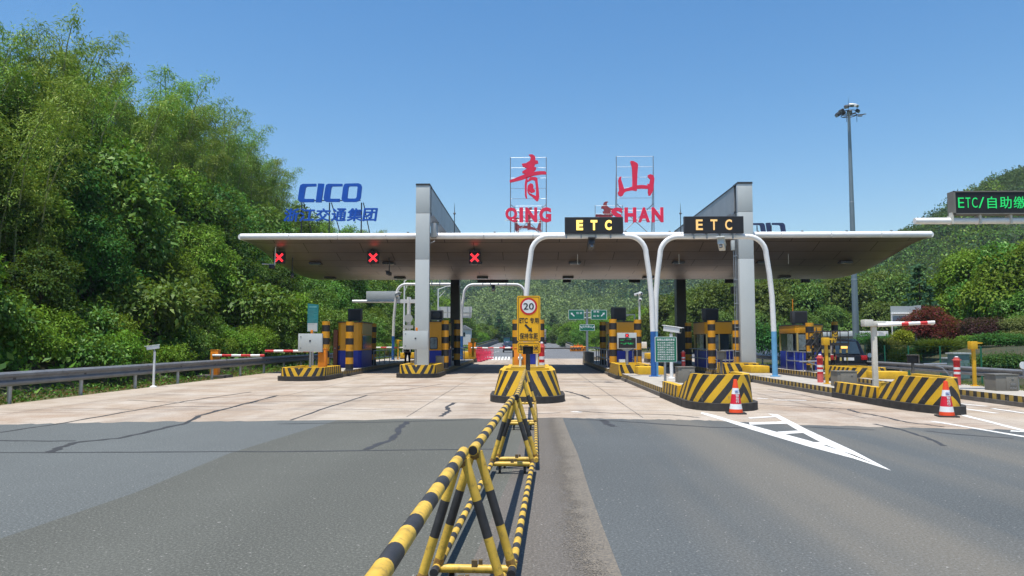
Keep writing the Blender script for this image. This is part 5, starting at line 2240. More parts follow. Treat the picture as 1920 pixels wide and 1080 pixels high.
railing(4.1, 38.6, 47, .3, .95, "steel railing along the left side of the booth with the lane display", 6)
railing(5.35, 37.9, 44, .3, .95, "steel railing along the right side of the booth with the lane display", 5)
railing(9.3, 36.9, 37.4, .3, .95, "steel railing in front of the glazed booth left of the right column", 4, xr=10.05)
railing(9.25, 37.5, 44, .3, .98, "dark steel railing along the left side of the booth near the right column", 4)
railing(12.85, 34.6, 38, .3, .9, "steel railing along the left side of the rightmost booth", 4)
railing(-4.62, 43.6, 52, .3, .95, "steel railing behind the booth with the round fan guard", 6)
railing(-9.15, 43.5, 50, .3, .85, "steel railing behind the leftmost booth", 5)

# cones
def cone(px, py, label, rz, first=[None]):
    p = G(px, py, 0)
    if first[0] is None:
        t = thing("traffic_cone", label, "traffic cone", p, rz, group="traffic cones")
        mb = MB()
        mb.prismz([(x, z) for x, z in roundrect(.44, .44, .06)], 0, .028)
        mb.build("base", 'rubber', t, bevel=.006)
        f = lambda z: .165 - .125 * z / .80
        mb = MB()
        zs = [.03, .11, .23, .46, .60, .80]
        mb.lathe([(f(z), z) for z in zs] + [(f(.8) - .02, .805)], n=24, m=[0, 1, 2, 1, 0, 0, 0])
        mb.build("body", ['cone', 'reflect', 'conered'], t)
        for k, c in enumerate("智在行"):
            z = .425 - .068 * k
            o = writing("lettering", c, .02, z, .07, .062, -f(z) - .004, 'letterwhite', t, bold=.03, thick=.006)
        writing("lettering", "CICO", .01, .535, .085, .028, -f(.53) - .006, 'letterblue', t, bold=.03, thick=.006)
        writing("lettering", "浙江交通集团", .01, .505, .085, .015, -f(.5) - .006, 'letterblue', t, bold=.02, thick=.006)
        first[0] = t
        return t
    return copy_tree(first[0], p, label, rz=rz)


cone(1380, 775.5, "traffic cone in front of the chipped striped nose, right of the white road triangle", R(-6))
cone(1775.5, 781, "traffic cone in front of the widest striped nose at the right", R(-14))
cone(983, 751, "traffic cone behind the trestle barrier at the centre island nose", R(12))

# ================================================================ WHEELED TRESTLE BARRIER
def trestle(y0, y1, xa, xb, label, seed):
    """one section: two A frames, a top rail and two low rails on casters; along local y"""
    L = math.hypot(y1 - y0, xb - xa)
    t = thing("trestle_barrier", label, "barrier", (xa, y0, 0), math.atan2(-(xb - xa), y1 - y0), group="wheeled striped barrier sections")
    rs = random.Random(seed)
    zr, zl, hw = .955, .135, .262
    mb = MB()
    mb.band((0, -.04, zr), (0, L + .04, zr), .036, .44, (0, 1), .56, 16, start=rs.uniform(0, .3))
    mb.build("top_rail", ['railyellow', 'railblack'], t)
    mb = MB()
    mb.tube([(0, -.0405, zr), (0, -.042, zr)], .031, n=14)
    mb.build("rail_end", 'ledblack', t)
    for s in (-1, 1):
        mb = MB()
        mb.band((s * hw, -.05, zl), (s * hw, L + .05, zl), .030, .30, (0, 1), .56, 12, start=rs.uniform(0, .25))
        mb.build("low_rail", ['railyellow', 'railblack'], t)
    for y in (.10, L - .10):
        for s in (-1, 1):
            mb = MB()
            p0, p1 = Vector((s * hw, y, zl + .01)), Vector((s * .022, y, zr - .025))
            pts = [p0, p0.lerp(p1, .36), p0.lerp(p1, .66), p1]
            mb.tube(pts, .031, [0, 1, 0], n=14)
            mb.build("leg", ['railyellow', 'railblack'], t)
        for q0, q1 in (((-hw, y, zl), (-hw * .93, y, zl + .06)), ((hw, y, zl), (hw * .93, y, zl + .06)), ((-.03, y, zr - .05), (.03, y, zr - .05))):
            mb = MB()
            mb.tube([q0, q1], .034, n=12)
            mb.build("weld", mat('rusty_weld', (.30, .17, .04), .75, var=.6, scale=22, dirt=.7, bump=.5) if 'weld' not in M else M['weld'], t)
            M.setdefault('weld', bpy.data.materials['rusty_weld'])
        mb = MB()
        mb.tube([(-hw, y, zl - .01), (hw, y, zl - .01)], .030, n=12)
        mb.build("cross_tube", 'railyellow', t)
        mb = MB()
        mb.box((.0, y - .012, zl + .025), (.04, .024, .055)).box((.04, y + .01, zl + .028), (.026, .03, .045))
        mb.build("latch", mat('rusty_latch', (.16, .11, .05), .7, .3, var=.5, scale=20), t)
        for s in (-1, 1):
            mb = MB()
            mb.tube([(s * (hw - .10) - .014, y + .03, .048), (s * (hw - .10) + .014, y + .03, .048)], .047, n=18)
            w_ = mb.build("wheel", 'rubber', t)
            mb = MB()
            mb.tube([(s * (hw - .10) - .0165, y + .03, .048), (s * (hw - .10) + .0165, y + .03, .048)], .022, n=12)
            mb.build("hub", 'chrome', w_)
            mb = MB()
            for q in (-.022, .022):
                mb.b2((s * (hw - .10) + q - .003, y - .002, .045), (s * (hw - .10) + q + .003, y + .048, .11))
            mb.b2((s * (hw - .10) - .03, y - .012, .108), (s * (hw - .10) + .03, y + .056, .116))
            mb.build("fork", 'chrome', w_)
    mb = MB()
    for k in range(3):
        for y in (.12, L - .08):
            x = (-1) ** k * hw
            mb.tube([(x + .03 * (-1) ** k * q, y + .02 * math.sin(5 * q + k), zl + .04 + .012 * math.cos(7 * q)) for q in (-1.4, -.5, .3, 1.2)], .004, n=5)
    mb.build("wire_tie", mat('rusty_wire', (.13, .06, .025), .8), t)
    return t


for k, (y0, y1, xs_, xe_, lab) in enumerate([(.35, 5.06, -.51, -.455, "nearest trestle barrier section, running out of the bottom of the photo"), (5.20, 9.85, -.395, -.238, "second nearest trestle barrier section, with an open pipe end"), (10.05, 14.6, -.192, -.165, "third trestle barrier section, ending at the grey and pale road seam"), (14.75, 19.3, -.163, -.148, "farthest trestle barrier section, touching the centre island nose")]):
    trestle(y0, y1, xs_, xe_, lab, k)

# ================================================================ GUARDRAILS
WB = [(0, -.155), (.035, -.15), (.082, -.11), (.082, -.065), (.02, -.02), (.02, .02), (.082, .065), (.082, .11), (.035, .15), (0, .155)]


def guardrail(x0, y0, x1, y1, label, step, face, h=.60, first=0.0, cat="guardrail", post_out=.10, big=1.0):
    """W beam with its face towards `face` (+1 right of travel, -1 left); posts behind"""
    L = math.hypot(x1 - x0, y1 - y0)
    WB = [(d * big, z * big) for d, z in globals()['WB']]
    t = thing("guardrail", label, cat, (x0, y0, 0), math.atan2(-(x1 - x0), y1 - y0), group="steel guardrails")
    k = 0
    y = 0.0
    while y < L:
        e = min(L, y + 4.0)
        mb = MB()
        n = len(WB)
        a = mb.add([(face * d, y, h + z) for d, z in WB])
        b = mb.add([(face * (d + .004), e + .05, h + z) for d, z in WB])
        a2 = mb.add([(face * (d - .008), y, h + z) for d, z in WB])
        b2 = mb.add([(face * (d - .004), e + .05, h + z) for d, z in WB])
        for j in range(n - 1):
            mb.face((a + j, a + j + 1, b + j + 1, b + j))
            mb.face((a2 + j + 1, a2 + j, b2 + j, b2 + j + 1))
        mb.build("beam", 'guard', t, angle=25)
        y = e
    y = first
    while y < L:
        mb = MB()
        mb.tube([(-face * post_out, y, -.1), (-face * post_out, y, h + .1)], .06, n=12)
        mb.build("post", 'steel', t)
        mb = MB()
        mb.box((-face * .02, y, h), (.1, .12, .2))
        mb.build("spacer", 'darksteel', t)
        y += step


guardrail(-14.35, 8.0, -14.35, 66, "long steel guardrail along the left edge of the plaza below the wooded bank", 3.3, 1, first=2.6, h=.665, big=1.28)
guardrail(16.45, 9.0, 16.45, 66, "long steel guardrail along the right edge of the plaza before the shrubs", 4.0, -1, first=1.0)
guardrail(9.5, 130, 33, 112, "far steel guardrail below the green direction signs", 4.0, -1, h=.65)
guardrail(-16.5, 116, -9.7, 138, "far steel guardrail left of the bridge", 4.0, 1, h=.65)

# concrete bridge parapets with rails
for s, x, lab in ((1, 7.7, "right concrete parapet of the far bridge with a dark top rail"), (-1, -9.9, "left concrete parapet of the far bridge with a dark top rail")):
    t = thing("bridge_parapet", lab, "parapet", (0, 0, 0), group="bridge parapets")
    mb, mr = MB(), MB()
    for (y0, z0), (y1, z1) in zip(bridge, bridge[1:]):
        q = mb.add([(x, y0, z0 - .6), (x, y1, z1 - .6), (x, y1, z1 + .85), (x, y0, z0 + .85), (x + .4 * s, y0, z0 - .6), (x + .4 * s, y1, z1 - .6), (x + .4 * s, y1, z1 + .85), (x + .4 * s, y0, z0 + .85)])
        mb.face((q, q + 1, q + 2, q + 3))
        mb.face((q + 4, q + 7, q + 6, q + 5))
        mb.face((q + 3, q + 2, q + 6, q + 7))
        mr.tube([(x + .2 * s, y0, z0 + 1.2), (x + .2 * s, y1, z1 + 1.2)], .09)
        for f in range(5):
            yy, zz_ = y0 + (y1 - y0) * f / 5, z0 + (z1 - z0) * f / 5
            mr.tube([(x + .2 * s, yy, zz_ + .8), (x + .2 * s, yy, zz_ + 1.2)], .06, n=6)
    q = mb.add([(x, 140, -.6), (x + .4 * s, 140, -.6), (x + .4 * s, 140, .85), (x, 140, .85)])
    mb.face((q, q + 1, q + 2, q + 3))
    mb.build("wall", 'concwall' if s < 0 else 'islandtop', t)
    mr.build("rail", 'darksteel', t)
mb = MB()
mb.b2((-9.9, 139.9, -.5), (7.7, 330, -.25))
for px, y, lab in ((950, 205, "blue green box standing on the left side of the far bridge"), (1050, 205, "blue green box standing on the right side of the far bridge")):
    p = AT(px, 632, y)
    t = thing("bridge_cabin", lab, "cabin", (p.x, y, 1.0), group="blue green boxes on the far bridge")
    mb = MB()
    mb.b2((-.85, 0, 0), (.85, 1.5, 1.75))
    mb.build("body", mat('bluegreen', (.03, .15, .16), .5), t)
    mb = MB()
    mb.b2((-.95, -.1, 1.75), (.95, 1.6, 1.9))
    mb.build("roof", 'darksteel', t)
# ================================================================ VEHICLES AND PERSON
def car(x, y, z, label, paint, W=1.86, H=1.72, L=4.6, suv=True, rz=0.0):
    """seen from behind: rear at local y=0, bonnet away from us"""
    t = thing("parked_car" if paint == 'carblack' else "car", label, "car", (x, y, z), rz)
    prof = [(.0, .42), (-.02, .62), (.02, .98), (.16, 1.06), (.42, H - .10), (.72, H), (L * .52, H - .02), (L * .66, H - .16), (L * .77, 1.08), (L * .95, .96), (L, .80), (L + .02, .45), (L - .1, .28), (.1, .28)]
    mb = MB()
    n = len(prof)
    secs = [(-W / 2 * .93, .0), (-W / 2, .0), (W / 2, .0), (W / 2 * .93, .0)]
    rings = []
    for k, sx in enumerate((-1, -.86, .86, 1)):
        pts = []
        for (py, pz) in prof:
            shrink = max(0, pz - 1.0) * .26
            half = W / 2 - shrink
            if abs(sx) == 1:
                pts.append((sx * half, py + (.05 if py < L / 2 else -.05), pz - .03 if pz > .5 else pz))
            else:
                pts.append((sx * half, py, pz))
        rings.append(mb.add(pts))
    for a, b in zip(rings, rings[1:]):
        for j in range(n):
            mb.face((a + j, a + (j + 1) % n, b + (j + 1) % n, b + j))
    mb.face([rings[0] + j for j in range(n)][::-1])
    mb.face([rings[-1] + j for j in range(n)])
    mb.build("body", paint, t, bevel=.03, angle=50)
    hw = W / 2 - .22
    mb = MB()
    q = mb.add([(-hw * .92, .155, 1.09), (hw * .92, .155, 1.09), (hw * .78, .40, H - .14), (-hw * .78, .40, H - .14)])
    mb.face((q, q + 1, q + 2, q + 3))
    q = mb.add([(-hw * .92, .15, 1.10), (hw * .92, .15, 1.10), (hw * .78, .395, H - .13), (-hw * .78, .395, H - .13)])
    mb.face((q, q + 1, q + 2, q + 3))
    mb.build("rear_window", 'glass', t, fix=False)
    for s in (-1, 1):
        mb = MB()
        sh = lambda z: W / 2 - max(0, z - 1.0) * .26 + .006
        q = mb.add([(s * sh(1.08), .55, 1.08), (s * sh(1.08), L * .70, 1.06), (s * sh(H - .18), L * .58, H - .18), (s * sh(H - .16), .75, H - .16)])
        mb.face((q, q + 1, q + 2, q + 3))
        mb.build("side_window", 'glass', t, fix=False)
        mb = MB()
        mb.b2((s * (W / 2 - .30), -.035, .80), (s * (W / 2 - .02), .12, 1.02))
        mb.build("tail_light", 'tail', t, bevel=.02)
        for yy in (.85, L - .95):
            mb = MB()
            mb.tube([(s * (W / 2 - .22), yy, .34), (s * (W / 2 + .005), yy, .34)], .34, n=22)
            w_ = mb.build("wheel", 'rubber', t)
            mb = MB()
            mb.tube([(s * (W / 2 - .1), yy, .34), (s * (W / 2 + .012), yy, .34)], .21, n=18)
            mb.build("rim", 'chrome', w_)
        mb = MB()
        mb.box((s * (W / 2 + .09), L * .68, 1.12), (.2, .12, .16))
        mb.build("mirror", paint, t, bevel=.02)
    mb = MB()
    mb.b2((-W / 2 + .06, -.07, .40), (W / 2 - .06, .02, .62))
    mb.build("bumper", 'rubber', t, bevel=.02)
    mb = MB()
    mb.b2((-.24, -.045, .78), (.24, -.02, .92))
    mb.build("number_plate", 'reflect', t)
    return t


p = G(953, 661, 0)
car(p.x + .1, p.y, 0, "dark blue car driving away in the gap left of the yellow speed sign", 'carblue', rz=R(2))
car(15.35, 36.6, 0, "black car stopped in the rightmost lane behind the maintenance stairs", 'carblack', W=1.8, H=1.82)

# lorry far away on the bridge
yt = 205.0
a, b = AT(1004, 640, yt), AT(1026.5, 617, yt)
t = thing("lorry", "tarpaulin covered lorry far off on the bridge, right of the yellow speed sign", "lorry", ((a.x + b.x) / 2, yt, 1.0))
w, H = min(2.6, b.x - a.x), b.z - 1.0
mb = MB()
mb.b2((-w / 2, 0, 1.1), (w / 2, 7, H))
mb.build("cargo_box", 'tan', t, bevel=.05)
mb = MB()
for q in range(3):
    mb.b2((-w / 2 - .02, -.03, 1.4 + q * (H - 1.6) / 3), (w / 2 + .02, .0, 1.46 + q * (H - 1.6) / 3))
mb.build("tailgate_bar", 'darksteel', t)
mb = MB()
mb.b2((-w / 2 + .1, .1, .55), (w / 2 - .1, 9, 1.1)).b2((-w / 2, -.02, .45), (w / 2, .08, .65))
mb.build("chassis", 'darksteel', t)
mb = MB()
mb.b2((-w / 2 + .1, 7.2, .7), (w / 2 - .1, 9.2, 2.6))
mb.build("cab", 'white', t, bevel=.1)
for s in (-1, 1):
    for yy in (1.2, 2.3, 8):
        mb = MB()
        mb.tube([(s * (w / 2 - .45), yy, .5), (s * (w / 2 - .02), yy, .5)], .5, n=18)
        mb.build("wheel", 'rubber', t)
    mb = MB()
    mb.b2((s * (w / 2 - .35), -.03, .72), (s * (w / 2 - .1), -.01, .88))
    mb.build("tail_light", 'tail', t)

# person standing in the lane behind the second island's board
def skin_body(name, verts, edges, radii, mt, parent, levels=2):
    me = bpy.data.meshes.new(name)
    me.from_pydata(verts, edges, [])
    o = bpy.data.objects.new(name, me)
    COL.objects.link(o)
    md = o.modifiers.new("skin", 'SKIN')
    for v, r in zip(me.skin_vertices[0].data, radii):
        v.radius = r if isinstance(r, tuple) else (r, r)
    me.skin_vertices[0].data[0].use_root = True
    sd = o.modifiers.new("sub", 'SUBSURF')
    sd.levels = sd.render_levels = levels
    dg = bpy.context.evaluated_depsgraph_get()
    m2 = bpy.data.meshes.new_from_object(o.evaluated_get(dg))
    bpy.data.objects.remove(o)
    m2.name = name
    m2.materials.clear()
    m2.materials.append(M[mt])
    for f in m2.polygons:
        f.use_smooth = True
    o = bpy.data.objects.new(name, m2)
    COL.objects.link(o)
    o.parent = parent
    return o


p = G(764, 687, 0)
t = thing("person", "person in a dark uniform standing in the lane behind the grey board, legs apart", "person", (p.x, p.y, 0), R(200))
V = [(0, 0, .96), (0, .0, 1.15), (0, .02, 1.38), (0, .02, 1.50), (0, -.01, 1.60), (0, -.015, 1.70),
     (.19, .02, 1.42), (.26, .05, 1.15), (.23, -.06, .92), (.22, -.09, .83), (-.19, .02, 1.42), (-.27, .05, 1.15), (-.24, -.05, .92), (-.23, -.08, .83),
     (.10, 0, .90), (.14, -.02, .50), (.16, .02, .09), (.17, -.13, .04), (-.10, 0, .90), (-.13, -.02, .50), (-.15, .02, .09), (-.16, -.13, .04)]
E_ = [(0, 1), (1, 2), (2, 3), (3, 4), (4, 5), (2, 6), (6, 7), (7, 8), (8, 9), (2, 10), (10, 11), (11, 12), (12, 13), (0, 14), (14, 15), (15, 16), (16, 17), (0, 18), (18, 19), (19, 20), (20, 21)]
rad = [(.15, .11), (.14, .10), (.17, .11), .06, .085, .075, .065, .048, .036, .035, .065, .048, .036, .035, .09, .06, .042, .04, .09, .06, .042, .04]
skin_body("body", V, E_, rad, 'skin', t)
skin_body("jacket", [(0, 0, .93), (0, .0, 1.15), (0, .02, 1.39), (.19, .02, 1.42), (.26, .05, 1.15), (.235, -.055, .95), (-.19, .02, 1.42), (-.27, .05, 1.15), (-.245, -.045, .95)], [(0, 1), (1, 2), (2, 3), (3, 4), (4, 5), (2, 6), (6, 7), (7, 8)], [(.175, .135), (.155, .12), (.19, .13), .08, .062, .05, .08, .062, .05], 'cloth', t)
skin_body("trousers", [(0, 0, .97), (.10, 0, .88), (.14, -.02, .50), (.16, .02, .10), (-.10, 0, .88), (-.13, -.02, .50), (-.15, .02, .10)], [(0, 1), (1, 2), (2, 3), (0, 4), (4, 5), (5, 6)], [(.165, .125), .105, .078, .07, .105, .078, .07], 'trouser', t)
for s in (-1, 1):
    skin_body("shoe", [(s * .155, .04, .06), (s * .165, -.06, .05), (s * .175, -.15, .04)], [(0, 1), (1, 2)], [.055, .055, .042], 'trouser', t)
    for k in range(5):
        hx = s * .225
        skin_body("finger", [(hx + (k - 2) * .016 * s, -.085, .83), (hx + (k - 2) * .018 * s, -.10, .77 + (.03 if k == 0 else 0)), (hx + (k - 2) * .017 * s, -.095, .73 + (.05 if k == 0 else .012 * abs(k - 2)))], [(0, 1), (1, 2)], [.010, .009, .008], 'skin', t, levels=1)
mb = MB()
mb.lathe([(.07, 1.67), (.098, 1.70), (.10, 1.74), (.085, 1.785), (.04, 1.81)], (0, .0, 0), 16)
mb.build("hair", 'trouser', t)

# ================================================================ MAINTENANCE STAIRS
t = thing("maintenance_stairs", "black and yellow maintenance stairs with a railed platform beside the rightmost booth", "stairs", (0, 0, 0))
MY = 34.4
P = lambda px, py, y=MY: AT(px, py, y)
o_ = P(1566, 690)
t.location = (o_.x, MY, .3)
loc = lambda px, py, dy=0.0: (P(px, py).x - o_.x, dy, P(px, py).z - .3)
zt = loc(1566, 643)[2]
mb = MB()
xa, xb2 = loc(1551, 643)[0], loc(1590, 643)[0]
mb.b2((xa - .1, -.1, zt - .12), (xb2 + .02, 1.5, zt))
mb.build("platform", 'black', t)
for px in (1543.5, 1556, 1577, 1589):
    x = loc(px, 690)[0]
    for dy in (0.0, 1.4):
        mb = MB()
        mb.band((x, dy, 0), (x, dy, zt - .12), .045, .36, (0, 1), .42, 8, start=.2)
        mb.build("leg", [mat('stair_yellow', (.55, .42, .12), .5), 'black'], t)
top = loc(1566, 621)[2]
for dy in (-.06, 1.42):
    mb = MB()
    for z in (top, (top + zt) / 2):
        mb.tube([(xa - .3, dy, z), (xb2, dy, z)], .022, n=6)
    for f in (0, .35, .7, 1):
        x = xa - .3 + (xb2 - xa + .3) * f
        mb.tube([(x, dy, zt - .1), (x, dy, top)], .022, n=6)
    mb.build("handrail", 'black', t)
s0, s1 = loc(1522, 681), loc(1545, 640)
for dy in (.1, .8):
    mb = MB()
    mb.tube([(s0[0], dy, s0[2]), (s1[0], dy, zt)], .04, n=6).tube([(s0[0], dy, s0[2] + .75), (s1[0], dy, top + .05)], .022, n=6)
    for f in (.1, .55, .95):
        x, z = s0[0] + (s1[0] - s0[0]) * f, s0[2] + (zt - s0[2]) * f
        mb.tube([(x, dy, z), (x, dy, z + .75)], .02, n=6)
    mb.build("stair_rail", 'black', t)
for f in range(6):
    mb = MB()
    x, z = s0[0] + (s1[0] - s0[0]) * f / 5.5, s0[2] + (zt - s0[2]) * f / 5.5
    mb.b2((x - .1, .1, z - .02), (x + .12, .8, z + .02))
    mb.build("tread", 'darksteel', t)
mb = MB()
mb.prism([(loc(1568, 640)[0], zt), (loc(1578, 640)[0], zt), (loc(1582, 622)[0], top), (loc(1573, 622)[0], top)], .6, .64)
mb.build("striped_board", ST_K2, t)
for px in (1578, 1584):
    x = loc(px, 651)[0]
    mb = MB()
    mb.b2((x - .06, -.16, loc(px, 653.5)[2]), (x + .06, -.05, loc(px, 649)[2]))
    mb.build("warning_lamp", 'amberlamp', t, bevel=.015)

# ================================================================ MASTS, LAMPS, BACKGROUND BUILDINGS
b = G(1606.5, 671.5, 0)
yM = b.y
t = thing("high_mast_light", "very tall grey lighting mast with floodlights behind the right guardrail", "light mast", (b.x, yM, 0))
tp = AT(1592, 212, yM)
H = tp.z
mb = MB()
mb.tube([(0, 0, -.2), (0, 0, 8)], [.34, .29], n=16).tube([(0, 0, 8), (0, 0, 16)], [.285, .23], n=16).tube([(0, 0, 16), (0, 0, H)], [.22, .14], n=16)
mb.build("pole", mat('mast_steel', (.22, .27, .29), .45, .4, var=.12, scale=.8), t)
mb = MB()
for z in (8, 16):
    mb.lathe([(.30 if z == 8 else .235, z - .06), (.31 if z == 8 else .245, z), (.29 if z == 8 else .225, z + .06)], n=16)
mb.build("joint_ring", 'steel', t)
mb = MB()
n = 20
for z in (H - .25, H + .1):
    mb.tube([(.75 * math.cos(2 * math.pi * k / n), .75 * math.sin(2 * math.pi * k / n), z) for k in range(n + 1)], .04, n=6)
for k in range(6):
    a = 2 * math.pi * k / 6
    mb.tube([(.1 * math.cos(a), .1 * math.sin(a), H - .25), (.8 * math.cos(a), .8 * math.sin(a), H - .25)], .035, n=6)
mb.tube([(.7, 0, H - .2), (1.55, 0, H - .15)], .05, n=6)
mb.build("ring_frame", 'darksteel', t)
for k, (a, r_, dz) in enumerate([(200, .95, .15), (235, .9, .45), (270, .7, .62), (310, .8, .6), (165, 1.1, -.05), (190, 1.2, -.25), (250, .8, -.1), (330, .85, .1), (60, .8, .3), (110, .8, .3)]):
    mb = MB()
    c, s = math.cos(R(a)), math.sin(R(a))
    mb.box((r_ * c, r_ * s, H + dz), (.46, .36, .30), rz=R(a + 90), rx=R(35))
    fl = mb.build("floodlight", 'white' if k in (2, 3) else 'darksteel', t, bevel=.04)
    mb = MB()
    mb.box((r_ * c * 1.16, r_ * s * 1.16, H + dz - .14), (.38, .03, .22), rz=R(a + 90), rx=R(35))
    mb.build("lens", 'glassin', fl)
mb = MB()
mb.box((1.15, 0, H - .3), (.42, .26, .10)).box((1.6, 0, H - .12), (.3, .2, .06))
mb.build("side_lamp", 'steel', t)
mb = MB()
mb.tube([(0, 0, H), (0, 0, H + 1.7)], [.03, .008], n=6)
mb.build("lightning_rod", 'darksteel', t)
for x in (-.33, .72):
    mb = MB()
    mb.tube([(x, -.2, H - .3), (x, -.2, H - 1.0)], .025, n=6)
    mb.build("cable", 'darksteel', t)

# low white building behind the booths
yb_ = 92.0
a, b = AT(1436, 668, yb_), AT(1661, 621, yb_)
t = thing("low_building", "low white roofed building behind the right toll booths", "building", (a.x, yb_, 0))
w = b.x - a.x
zr = b.z
mb = MB()
mb.b2((.3, .6, 0), (w - .6, 9, zr - .6))
mb.build("wall", 'skywhite', t)
mb = MB()
mb.b2((-.2, -.6, zr - .62), (w, 9.5, zr))
mb.build("roof", 'skywhite', t, bevel=.03)
mb = MB()
mb.b2((w * .60, -.3, zr - 1.12), (w * .86, .6, zr - .95))
mb.build("canopy", 'skywhite', t)
for f0, f1, z0, z1, m_ in ((.04, .14, .9, 1.7, 'glass'), (.2, .34, .9, 1.7, 'glass'), (.66, .96, .0, 1.9, 'bldgrey'), (.53, .62, .0, 2.0, 'bldgrey')):
    mb = MB()
    mb.b2((w * f0, .55, z0), (w * f1 - .55, .62, z1))
    mb.build("window" if m_ == 'glass' else "shutter", m_, t)
# tiny white houses among the far trees
for px, py, y, s, lab in ((1178, 612, 190, 2.6, "tiny white house wall half hidden in trees right of the lane display"), (870, 618, 170, 2.6, "tiny white house half hidden in trees left of the speed sign")):
    p = AT(px, py, y)
    t = thing("house", lab, "house", (p.x, y, p.z - s))
    mb = MB()
    mb.b2((-s * .6, 0, -1), (s * .6, s, s))
    mb.build("wall", 'skywhite', t)
    mb = MB()
    mb.prism([(-s * .7, s), (s * .7, s), (0, s * 1.4)], -.2, s + .2)
    mb.build("roof", 'bldgrey', t)
    mb = MB()
    mb.b2((-.3, -.03, s * .4), (.3, .0, s * .75))
    mb.build("window", 'glass', t)

# street lamps and the white camera mast
def street_lamp(px, pyb, pyt, y, arm, label, cam_top=False):
    b, tp = AT(px, pyb, y), AT(px, pyt, y)
    t = thing("street_lamp" if not cam_top else "camera_mast", label, "street lamp" if not cam_top else "camera mast", (b.x, y, 0))
    mb = MB()
    mb.tube([(0, 0, -.1), (0, 0, tp.z)], [.12, .07], n=10)
    mb.build("pole", 'white', t)
    if arm:
        mb = MB()
        mb.tube([(0, 0, tp.z - .1), (arm * .5, 0, tp.z + .25), (arm, 0, tp.z + .35)], .045, n=8).tube([(0, 0, tp.z - 1.2), (arm * .45, 0, tp.z - .25 if arm < 2 else tp.z + .1)], .03, n=6)
        mb.build("arm", 'white', t)
        mb = MB()
        mb.box((arm * 1.1, 0, tp.z + .37), (.7, .25, .12))
        mb.build("lamp_head", 'white', t, bevel=.03)
    return t


street_lamp(821, 640, 541, 90, 1.9, "white street lamp with a side arm, right of the left portal column")
street_lamp(757, 660, 526, 75, .9, "slim white lamp pole just left of the left portal column")
t = street_lamp(1200, 655, 548, 62, 0, "white camera mast with three cameras between the lane display and the gantry legs", True)
zt = AT(1200, 553, 62).z
for dx, dz, rz in ((-.22, .05, 60), (.12, .12, -30), (.02, -.4, 10)):
    mb = MB()
    mb.box((dx, -.1, zt + dz), (.2, .42, .2), rz=R(rz), rx=R(-12))
    mb.build("camera", 'white', t, bevel=.03)
    mb = MB()
    mb.box((dx, -.33, zt + dz - .06), (.14, .04, .14), rz=R(rz))
    mb.build("lens", 'glass', t)
mb = MB()
mb.b2((.1, -.1, AT(1200, 653, 62).z), (.55, .2, AT(1200, 641, 62).z))
mb.build("box", 'white', t, bevel=.02)
mb = MB()
mb.tube([(0, 0, zt), (0, 0, zt + 1.0)], [.03, .01], n=6)
mb.build("rod", 'darksteel', t)
t = thing("camera_mast", "small white bracket arm above the right striped post of the lane display booth", "camera mast", (AT(1190.5, 640, 44).x, 44, .3))
z0, z1 = AT(1190, 612, 44).z - .3, AT(1190, 590, 44).z - .3
mb = MB()
mb.tube([(0, 0, 0), (0, 0, z1), (-.42, 0, z1)], .05, n=8)
mb.build("pole", 'white', t)
mb = MB()
mb.box((-.46, -.05, z1 - .03), (.16, .3, .12))
mb.build("camera", 'white', t, bevel=.02)
p = AT(1381, 545, 47)
t = thing("security_camera", "white dome camera hung on a thin pole left of the right portal column", "camera", (p.x, 47, p.z), group="security cameras")
mb = MB()
mb.tube([(0, 0, .0), (0, 0, soffit(p.x, 47) - p.z + .05)], .05, n=8).tube([(0, 0, 0), (.0, 0, -1.9)], .04, n=8)
mb.build("bracket", 'darksteel', t)
mb = MB()
mb.lathe([(.03, -2.15), (.12, -2.1), (.13, -1.98), (.05, -1.85)], n=14)
mb.build("dome", 'white', t)
mb = MB()
mb.b2((-.35, -.2, -.2), (-.08, .1, .25)).b2((-.08, -.02, 0), (.02, .04, .06))
mb.build("box", 'black', t)
mb = MB()
mb.box((.1, -.1, .1), (.2, .4, .2), rx=R(-10))
mb.build("housing", 'white', t, bevel=.02)

# red plastic water barriers left of the speed sign
proto = None
for k in range(5):
    p = G(893.5 + k * 5.4, 675 - k * .7, 0)
    p = Vector((p.x, 62 + k * 2.6, 0))
    p.x = AT(892.5 + k * 5.2, 672, p.y).x
    lab = ["nearest of the pink red plastic barriers behind the second island", "second of the pink red plastic barriers behind the second island", "middle one of the pink red plastic barriers behind the second island", "fourth of the pink red plastic barriers behind the second island", "farthest of the pink red plastic barriers behind the second island"][k]
    if proto is None:
        proto = thing("water_barrier", lab, "plastic barrier", p, R(-50), group="pink red plastic barriers")
        mp = mat('pink_plastic', (.72, .05, .12), .5)
        mb = MB()
        mb.tube([(-.65, 0, .1), (-.65, 0, .95), (.65, 0, .95), (.65, 0, .1), (-.65, 0, .1)], .045, n=8)
        for q in range(-2, 3):
            mb.tube([(q * .22, 0, .1), (q * .22, 0, .95)], .03, n=6)
        for z in (.35, .65):
            mb.tube([(-.65, 0, z), (.65, 0, z)], .03, n=6)
        mb.build("frame", mp, proto)
        mb = MB()
        mb.b2((-.5, -.02, .45), (.5, .02, .75))
        mb.build("panel", mp, proto)
        for s in (-.5, .5):
            mb = MB()
            mb.b2((s - .05, -.25, 0), (s + .05, .25, .06))
            mb.build("foot", mp, proto)
    else:
        copy_tree(proto, p, lab, rz=R(-50 + 6 * k))

